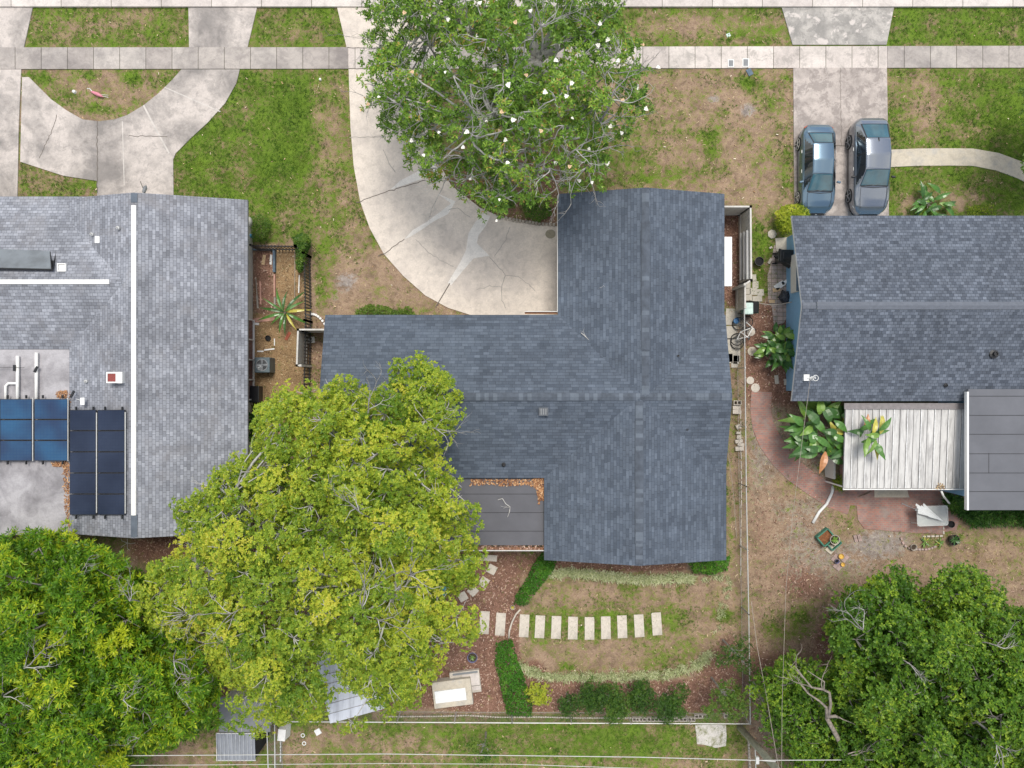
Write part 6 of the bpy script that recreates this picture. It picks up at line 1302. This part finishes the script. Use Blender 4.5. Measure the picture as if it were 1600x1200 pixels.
stones('row of pale bricks on the right edge of the brick patio', [(1472.5, 768), (1473, 800), (1473.5, 835)], s=.08, mat='slab', gap=.2, h=.08); stones('row of pale bricks on the lower edge of the brick patio', [(1440, 838), (1473, 837)], s=.08, mat='slab', gap=.2, h=.08)
stones('dashed row of tiny white stones at the bottom near the ribbed shed', [(439, 1152), (439, 1190)], s=.06, gap=.17, mat='white')
stones('row of pale stones beside the short fence at the bottom', [(1169, 1150), (1172, 1215)], s=.1, mat='slab', gap=.16)
stones('edging of pale strips along the right side of the middle house', [(1157, 640), (1158, 750), (1157, 900)], s=.05, gap=.5, mat='slab', h=.05)
mb = MB(); q = [P(a, c, .08)-P(795, 985, 0) for a, c in ((795, 997), (796, 985), (800, 972), (806, 960), (813, 952))]; mb.tube(q, .05, 6); solo('curved_kerb', 'curved white concrete edging between the two hedges', 'edging', mb, M['slab'], 795, 985, smooth=True)
# concrete steps, pads and lids
g = P(712, 1072, 0); root = thing('concrete_steps', 'stepped pale concrete platform on the mulch below the big tree', 'steps', g, R(7))
mb = MB(); mb.box((.55, .22, .12), (1.55, 1.15, .24)); mb.build('lower_tray', M['slab'], root, bevel=.02); mb = MB(); mb.box((.85, .2, .245), (.85, .85, .02)); mb.box((.6, .7, .245), (1.3, .1, .015), m=1); mb.build('tray_floor', [M['curb'], M['fascia']], root)
mb = MB(); mb.box((-.15, -.15, .27), (2.0, 1.35, .5)); mb.build('middle_step', M['path'], root, bevel=.02)
mb = MB(); mb.box((-.25, -.22, .55), (1.6, .62, .1)); mb.build('top_slab', M['white'], root, bevel=.015)
mb = MB(); mb.prism([(x-P(1111, 1148).x, y-P(1111, 1148).y) for x, y in px([(1086, 1132), (1134, 1132), (1135, 1150), (1134, 1165), (1118, 1168), (1100, 1163), (1089, 1162)])], -.03, .04); solo('concrete_pad', 'patchy white concrete pad below the wire fence', 'slab', mb, concrete('chalky_concrete', (.6, .57, .53), (.2, .2, .1), .9, scale=3, mold=.8, mlo=.55), 1111, 1148)
for a, c, s_, r_, l in ((1142, 99, (.22, .3), 0, 'small dark meter lid on the sidewalk, left of two'), (1165, 98, (.24, .34), 0, 'larger oval framed meter lid on the sidewalk, right of two')):
    gg = P(a, c, .06); root = thing('meter_cover', l, 'cover', (gg.x, gg.y, .06), 0, 'meter covers on the sidewalk'); mb = MB(); mb.box((0, 0, .012), (s_[0]+.1, s_[1]+.1, .02)); mb.build('frame', M['facR'], root, bevel=.01); mb = MB(); mb.box((0, 0, .027), (s_[0], s_[1], .012)); mb.build('lid', M['fascia'], root)
mb = MB(); mb.box((0, 0, .03), (.26, .36, .03)); solo('loose_lid', 'loose dark meter lid lying on the grass below the sidewalk', 'cover', mb, M['slate'], 1171, 113, rz=.5)
mb = MB(); mb.lathe((0, 0, 0), [(.06, 0), (.06, .12), (.03, .14)], 10); solo('clean_out_cap', 'small round white cap standing in the left lawn strip', 'cap', mb, M['white'], 501, 125)
mb = MB(); mb.box((0, 0, .01), (.2, .18, .02), rz=.4); solo('paper_scrap', 'crumpled white scrap on the verge grass right of the magnolia', 'litter', mb, M['palegreen'], 1138, 55)
# toy, flag, garden pieces
g = P(155, 149, 0); root = thing('garden_ornament', 'pink and white fallen flamingo like ornament in the weedy bed', 'ornament', g, R(-25))
mb = MB(); mb.lathe((0, 0, .12), [(.02, -.4), (.07, -.28), (.1, 0), (.06, .2), (.01, .32)], 10, M=Matrix.Rotation(R(90), 3, 'Y')); mb.build('body', M['pinkpl'], root, smooth=True)
mb = MB(); mb.tube([(-.3, 0, .12), (-.45, .08, .2), (-.5, .02, .3)], .025, 6); mb.build('neck', M['white'], root)
mb = MB(); mb.tube([(.1, 0, .1), (.5, .1, .03)], .012, 5); mb.tube([(.1, .05, .1), (.45, .2, .03)], .012, 5); mb.build('legs', M['galv'], root)
mb = MB(); mb.lathe((0, 0, 0), [(.1, 0), (.08, .12), (.02, .16)], 8); solo('garden_stone', 'small white lump left of the pink ornament', 'stone', mb, M['white'], 117, 144)
g = P(226, 297, 1.0); root = thing('wall_flag', 'small furled flag on a short pole above the left roof peak', 'flag', P(226, 300, 0))
mb = MB(); o2 = P(226, 300, 0); mb.tube([P(228, 305, 2.2)-o2, P(219, 283, 2.8)-o2], .02, 6); mb.build('pole', M['wood'], root); mb = MB(); mb.lathe(P(226, 296, 2.55)-o2, [(.03, -.25), (.1, -.1), (.08, .15), (.02, .25)], 8, M=Matrix.Rotation(R(60), 3, 'X')); mb.build('flag', M['fascia'], root)
mb = MB(); mb.lathe((0, 0, 0), [(.25, 0), (.35, .4), (.3, .8), (.05, .9)], 9); solo('covered_grill', 'lumpy grey covered object against the wall of the grey house', 'cover', mb, M['woodw'], 389, 350, smooth=True)
mb = MB(); mb.lathe((0, 0, 0), [(.14, 0), (.14, .4), (.02, .42)], 10); solo('blue_bucket', 'little blue tub under the corner of the grey roof', 'bucket', mb, plain('sky_blue_plastic', (.1, .4, .7), .5), 392, 370)
for a, c, l in ((1213, 593, 'pale stepping brick right under the broad leaved clump'), (1227.5, 597, 'pale stepping brick close to the blue wall')): slab(l, a, c, .2, .45 if a < 1220 else .3, 5, .06, 'sandpaver')
# patio table with folded parasol
g = P(1444, 802, 0); root = thing('garden_table', 'rectangular glass topped garden table on the brick patio', 'table', g, R(2))
w2, d2 = .78, .5
mb = MB(); mb.box((0, 0, .73), (w2*2, d2*2, .012)); mb.build('glass_top', M['tableglass'], root, bevel=0)
mb = MB(); mb.tube([(-w2, -d2+.1, .73), (-w2, d2-.1, .73), (-w2+.08, d2, .73), (w2-.08, d2, .73), (w2, d2-.1, .73), (w2, -d2+.1, .73), (w2-.08, -d2, .73), (-w2+.08, -d2, .73), (-w2, -d2+.1, .73)], .022, 6); mb.build('rim', M['galv'], root)
for sx in (-1, 1):
    for sy in (-1, 1): mb = MB(); mb.tube([(sx*.25, sy*.15, .66), (sx*.6, sy*.36, .68), (sx*.72, sy*.46, .02)], .02, 6); mb.build('leg', M['galv'], root)
p0 = P(1474, 814, .95); root = thing('parasol', 'folded white parasol lying across the glass table', 'parasol', p0); q0 = P(1424, 795, .8)-p0
mb = MB(); mb.tube([P(1410, 787, .85)-p0, (0, 0, 0)], .02, 6); mb.tube([P(1410, 787, .85)-p0, P(1409, 787, .85)-p0], .03, 6); mb.build('pole', M['grey'], root)
mb = MB()
for i in range(8):
    a = i*math.pi/4; e = P(1434+random.uniform(-5, 10), 794+6*math.sin(a)+3*math.cos(a), .86+.08*math.cos(a))-p0; m2 = e*.5+Vector((.04*math.sin(a), .1*math.sin(a), .06*math.cos(a))); s_ = Vector((.02, .09, .03)); mb.face([(0, 0, .02), m2-s_, e-s_*.6, e+s_*.6, m2+s_])
mb.build('canopy', plain('white_canvas', (.78, .8, .8), .7, var=.15, scale=14), root)
# green frame chairs / planters
g = P(1287, 838, 0); root = thing('planter_frame', 'green wooden trough frame with rusty soil left of the round pot', 'planter', g, R(40))
for dx, dy, sx, sy in ((0, .3, .75, .06), (0, -.3, .75, .06), (.36, 0, .06, .6), (-.36, 0, .06, .6)): mb = MB(); mb.box((dx, dy, .17), (sx, sy, .3)); mb.build('side_board', M['greenwood'], root)
mb = MB(); mb.box((0, 0, .1), (.68, .54, .2)); mb.build('soil', plain('rusty_soil', (.25, .1, .04), .95, var=.6, scale=12), root)
g = P(1301, 848, 0); root = thing('planter_frame', 'green wooden frame underneath the white rimmed pot', 'planter', g, R(40))
for dx, dy, sx, sy in ((0, .22, .62, .05), (0, -.22, .62, .05), (.3, 0, .05, .44), (-.3, 0, .05, .44)): mb = MB(); mb.box((dx, dy, .12), (sx, sy, .2)); mb.build('side_board', M['greenwood'], root)
for a, c, l in ((1297, 858, 'dull brown square paver, topmost of the four slanting ones'), (1308.5, 850.5, 'narrow pink paver right of the dull brown one'), (1306, 873, 'pink paver holding the grey blue pot'), (1318, 871, 'pink paver at the right corner of the slanting group'), (1309, 884, 'pink paver at the lowest corner of the slanting group')):
    slab(l, a, c, .4, .4 if 'narrow' not in l else .18, 50, .05, 'pink' if 'brown' not in l else 'path', 'slanting pavers on the bare soil', 'paving_stone', 'paving stone')
for a, c, l in ((1336, 841, 'left half of a broken pink stone on the bare soil'), (1342, 840, 'right half of a broken pink stone on the bare soil')): slab(l, a, c, .16, .36, 15, .08, 'pink', None, 'stone', 'stone')
mb = MB(); q = [P(a, c, z)-P(1285, 790, 0) for a, c, z in ((1302, 758, .1), (1300, 770, .1), (1292, 787, .08), (1280, 800, .08), (1270, 817, .08))]; mb.tube(q, .075, 10); solo('drain_pipe', 'long white flexible drain pipe lying on the soil', 'pipe', mb, M['white'], 1285, 790, smooth=True)
mb = MB(); mb.box((0, 0, .5), (.5, .5, 1.0)); solo('storage_crate', 'dark bluish crate under the banana like leaves', 'crate', mb, M['slate'], 1288, 703, bevel=.02)
mb = MB(); mb.box((0, 0, .2), (.3, .08, .08)); solo('pipe_elbow', 'short white pipe piece below the dark bluish crate', 'pipe', mb, M['white'], 1287, 719)
for a, c, l, r_ in ((1347, 773, 'brown broken stick lying left on the patio under the white roof edge', 30), (1355, 770, 'second brown stick crossing the first on the patio', 40)): board(l, (a-7, c+3), (a+7, c-3), .05, .04, 'barkbrown', .04, 'stick', 'stick')
mb = MB(); mb.prism([(-.9, -.2), (.9, -.2), (.8, .2), (-.9, .2)], 0, .04); solo('doorstep', 'pale worn concrete strip at the top of the brick patio', 'slab', mb, M['path'], 1393, 771, z=.036)
# twigs fallen on roofs
def fallen(label, pts, z, r=.018, n=1):
    o_ = P(*pts[0], z); mb = MB(); mb.tube([P(a, c, z)-o_ for a, c in pts], [r]*(len(pts)-1)+[r*.4], 5); twig(mb, P(*pts[len(pts)//2], z)-o_, (random.uniform(-1, 1), random.uniform(-1, 1), 0), .35, r*.6, 1); o = mb.build('fallen_branch', M['barkpale'], None); o.location = o_; setp(o, label, 'branch')
fallen('forked pale twig lying on the upper left slope of the middle roof', [(937, 430), (939, 438), (937, 445)], 3.22, .022); fallen('crooked pale branch lying on the dark flat patio roof', [(778, 781), (785, 779), (790, 787), (797, 792), (796, 800), (793, 808)], 2.53, .025); fallen('short pale twig on the valley of the upper middle roof', [(908, 520), (916, 527), (920, 531)], 3.1, .02)
# ---------------------------------------------------------------- sheds and other garden structures
za = 2.1; c = [P(340, 1144, za), P(400, 1144, za), P(399.5, 1188, za), P(339.5, 1188, za)]; ctr = sum(c, Vector())/4
root = thing('garden_shed', 'small shed with a grey ribbed metal roof at the bottom left', 'shed', (ctr.x, ctr.y, 0))
lx, ly = (c[1]-c[0]).length, (c[0]-c[3]).length; mb = MB(); n = 10
for i in range(n):
    a = -lx/2+i*lx/n; mb.face([(a+.02, -ly/2, za), (a+lx/n-.02, -ly/2, za), (a+lx/n-.02, ly/2, za+.1), (a+.02, ly/2, za+.1)])
    mb.box((a, 0, za+.065), (.04, ly, .05), M=Matrix.Rotation(.1/ly, 3, 'X'), m=1)
mb.build('roof', [M['greyroof'], plain('rib_grey', (.36, .38, .41), .5)], root); mb = MB(); mb.box((0, 0, 1.0), (lx-.1, ly-.1, 2.0)); mb.build('wall', M['dark'], root)
mb = MB(); mb.box((0, ly/2, za+.1), (lx, .04, .05)); mb.box((-lx/2, 0, za+.06), (.04, ly, .05)); mb.box((0, -ly/2, za), (lx, .04, .05)); mb.build('roof_trim', M['galv'], root)
za = 2.5; q = [P(488, 1012, za), P(516, 1131, za), P(603, 1107, za), P(575, 990, za)]; ctr = sum(q, Vector())/4; root = thing('carport', 'pale metal shelter roof half hidden beneath the huge yellow green tree', 'shelter', (ctr.x, ctr.y, 0))
mb = MB(); u = q[1]-q[0]; n = 8
for i in range(n):
    a0 = q[0].lerp(q[1], i/n+.004)-ctr; a1 = q[0].lerp(q[1], (i+1)/n-.004)-ctr; b1 = q[3].lerp(q[2], (i+1)/n-.004)-ctr; b0_ = q[3].lerp(q[2], i/n+.004)-ctr; z = Vector((0, 0, za)); mb.face([p+z for p in (b0_, b1, a1, a0)][::-1]); 
    mb.tube([a0+z+Vector((0, 0, .02)), b0_+z+Vector((0, 0, .02))], .022, 5)
mb.build('roof', M['sheetroof'], root)
for p in q: mb = MB(); p2 = (p-ctr)*.9; mb.tube([(p2.x, p2.y, 0), (p2.x, p2.y, za-.03)], .05, 8); mb.build('post', M['galv'], root)
mb = MB(); zz = za-.04
for a, b_ in zip(q, q[1:]+q[:1]): mb.tube([(a-ctr)*.98+Vector((0, 0, zz)), (b_-ctr)*.98+Vector((0, 0, zz))], .035, 6)
mb.build('frame', M['galv'], root)
mb = MB(); mb.box((0, 0, .35), (.5, .75, .7), taper=.75); mb.box((0, 0, .72), (.4, .6, .05)); solo('white_box', 'white tapered box on the grass at the lower fence', 'box', mb, M['white'], 447, 1138, rz=-.1, bevel=.02)
slab('white square slab tilted on the lower lawn', 497, 1143, .3, .3, 30, .06, 'white', None, 'tile', 'tile'); 
for a, c, l in ((473.5, 1148.5, 'little white ringed cap on the lower lawn'), (475.5, 1161, 'pale half buried ring below the other cap on the lower lawn')):
    mb = MB(); mb.torus((0, 0, .04), .09, .025, n=14); solo('drain_ring', l, 'drain ring', mb, M['white'], a, c)
mb = MB(); mb.prism([(-.4, -.35), (.4, -.4), (.5, .35), (-.35, .4)], .3, .5); solo('blue_tarp', 'bright blue sheet glimpsed through the mango crown', 'tarp', mb, M['bluetarp'], 283, 1092)
mb = MB(); mb.lathe((0, 0, 0), [(.5, 0), (.55, .5), (.45, .6), (.02, .65)], 16); solo('teal_cover', 'teal round cover beneath the right side of the huge yellow green tree', 'cover', mb, M['teal'], 692, 910, smooth=True)
mb = MB(); mb.box((0, 0, 1.1), (2.2, 1.4, 2.2)); mb.box((0, 0, 2.24), (2.5, 1.7, .06), m=1); solo('tool_shed', 'low grey roofed hut hidden in the gap between the two left trees', 'shed', mb, [M['wallC'], M['fascia']], 408, 1085)
mb = MB()
for i in range(5):
    a = i*6.283/5; mb.tube([(0, 0, .05), (.25*math.cos(a), .25*math.sin(a), .22), (.4*math.cos(a), .4*math.sin(a), .05)], .012, 5)
solo('garden_hose', 'loose loops of hose by the lower tip of the left roof', 'hose', mb, M['galv'], 200, 848)
# ---------------------------------------------------------------- ground scatter: grass, chips, straw, fallen leaves
def ok(x, y):
    k = np.ones(len(x), bool)
    for pl in PAVED: k &= ~inpoly(x, y, pl)
    k &= ~((y < 12) | ((y > 70) & (y < 110)))
    k &= ~((x > 880) & (x < 1122) & (y > 310) & (y < 860)) & ~((x > 520) & (x < 880) & (y > 500) & (y < 735)) & ~((x < 378) & (y > 318) & (y < 825)) & ~((x > 1250) & (y > 345) & (y < 620))
    k &= ~((x > 1320) & (y > 620) & (y < 755))
    for r in ((-60, 12, 45, 76), (-60, 105, 33, 330), (296, 12, 402, 76), (1240, 100, 1388, 345), (1225, 12, 1390, 72)): k &= ~((x > r[0]) & (x < r[2]) & (y > r[1]) & (y < r[3]))
    return k
def cand(n):
    x = rng.uniform(-20, 1620, n); y = rng.uniform(-5, 1220, n); k = ok(x, y); return x[k], y[k]
def wxy(x, y): return np.stack([(x-800)/F*H, (600-y)/F*H], -1)
ph = rng.uniform(0, 6.28, 12); kx = rng.normal(0, .09, 12); ky = rng.normal(0, .09, 12)
def lump(x, y): return sum(np.sin(x*kx[i]+y*ky[i]+ph[i]) for i in range(12))/4.5
x, y = cand(230000); f = field(x, y); w_ = f[:, 0]+lump(x, y)*.22; k = rng.uniform(0, 1, len(x)) < np.clip((w_-.3)*1.8, 0.015, 1); x, y, w2_ = x[k], y[k], w_[k]
C = np.concatenate([wxy(x, y), np.zeros((len(x), 1))+.005], 1); N = np.tile([[0, 0, 1.]], (len(x), 1)); 
V, Qd, T = rosettes(C, N, 4, .095, .024, (.3, 1.2), np.clip(.3+lump(x*1.7+30, y*1.3)*.35+w2_*.2, 0, 1)); o = fast('grass', V, Qd, LEAF['grass'], None, dict(tint=T)); setp(o, 'short green grass growing in patches over the lawns', 'grass', kind='stuff')
x, y = cand(260000); f = field(x, y); k = rng.uniform(0, 1, len(x)) < np.clip((f[:, 1]-.25)*1.4, 0, 1); scatter_quads('bark_mulch', wxy(x[k], y[k]), .1, .04, M['chips'], 0, label='reddish brown bark mulch covering the garden beds', cat='mulch')
x, y = cand(160000); f = field(x, y); k = rng.uniform(0, 1, len(x)) < np.clip((f[:, 3]-.2)*1.6, 0, 1); scatter_quads('straw', wxy(x[k], y[k]), .1, .028, M['straw'], 0, label='golden brown dry leaf litter in the side yards', cat='litter')
x, y = cand(60000); f = field(x, y); near = np.clip(1-np.abs(f[:, 0]-.25)*1.5, 0, 1); k = rng.uniform(0, 1, len(x)) < .16*near; scatter_quads('dry_grass', wxy(x[k], y[k]), .12, .03, M['straw'], 0, label='dry tan blades strewn over the bare lawn patches', cat='dry grass', tint=rng.uniform(.4, 1, int(k.sum())))
x, y = cand(9000); k = rng.uniform(0, 1, len(x)) < np.where((x > 486) & (x < 1250) & (y < 520), .2, .07); scatter_quads('fallen_leaves', wxy(x[k], y[k]), .1, .05, M['fallen'], .02, label='scattered pale fallen leaves on the lawns', cat='leaves')
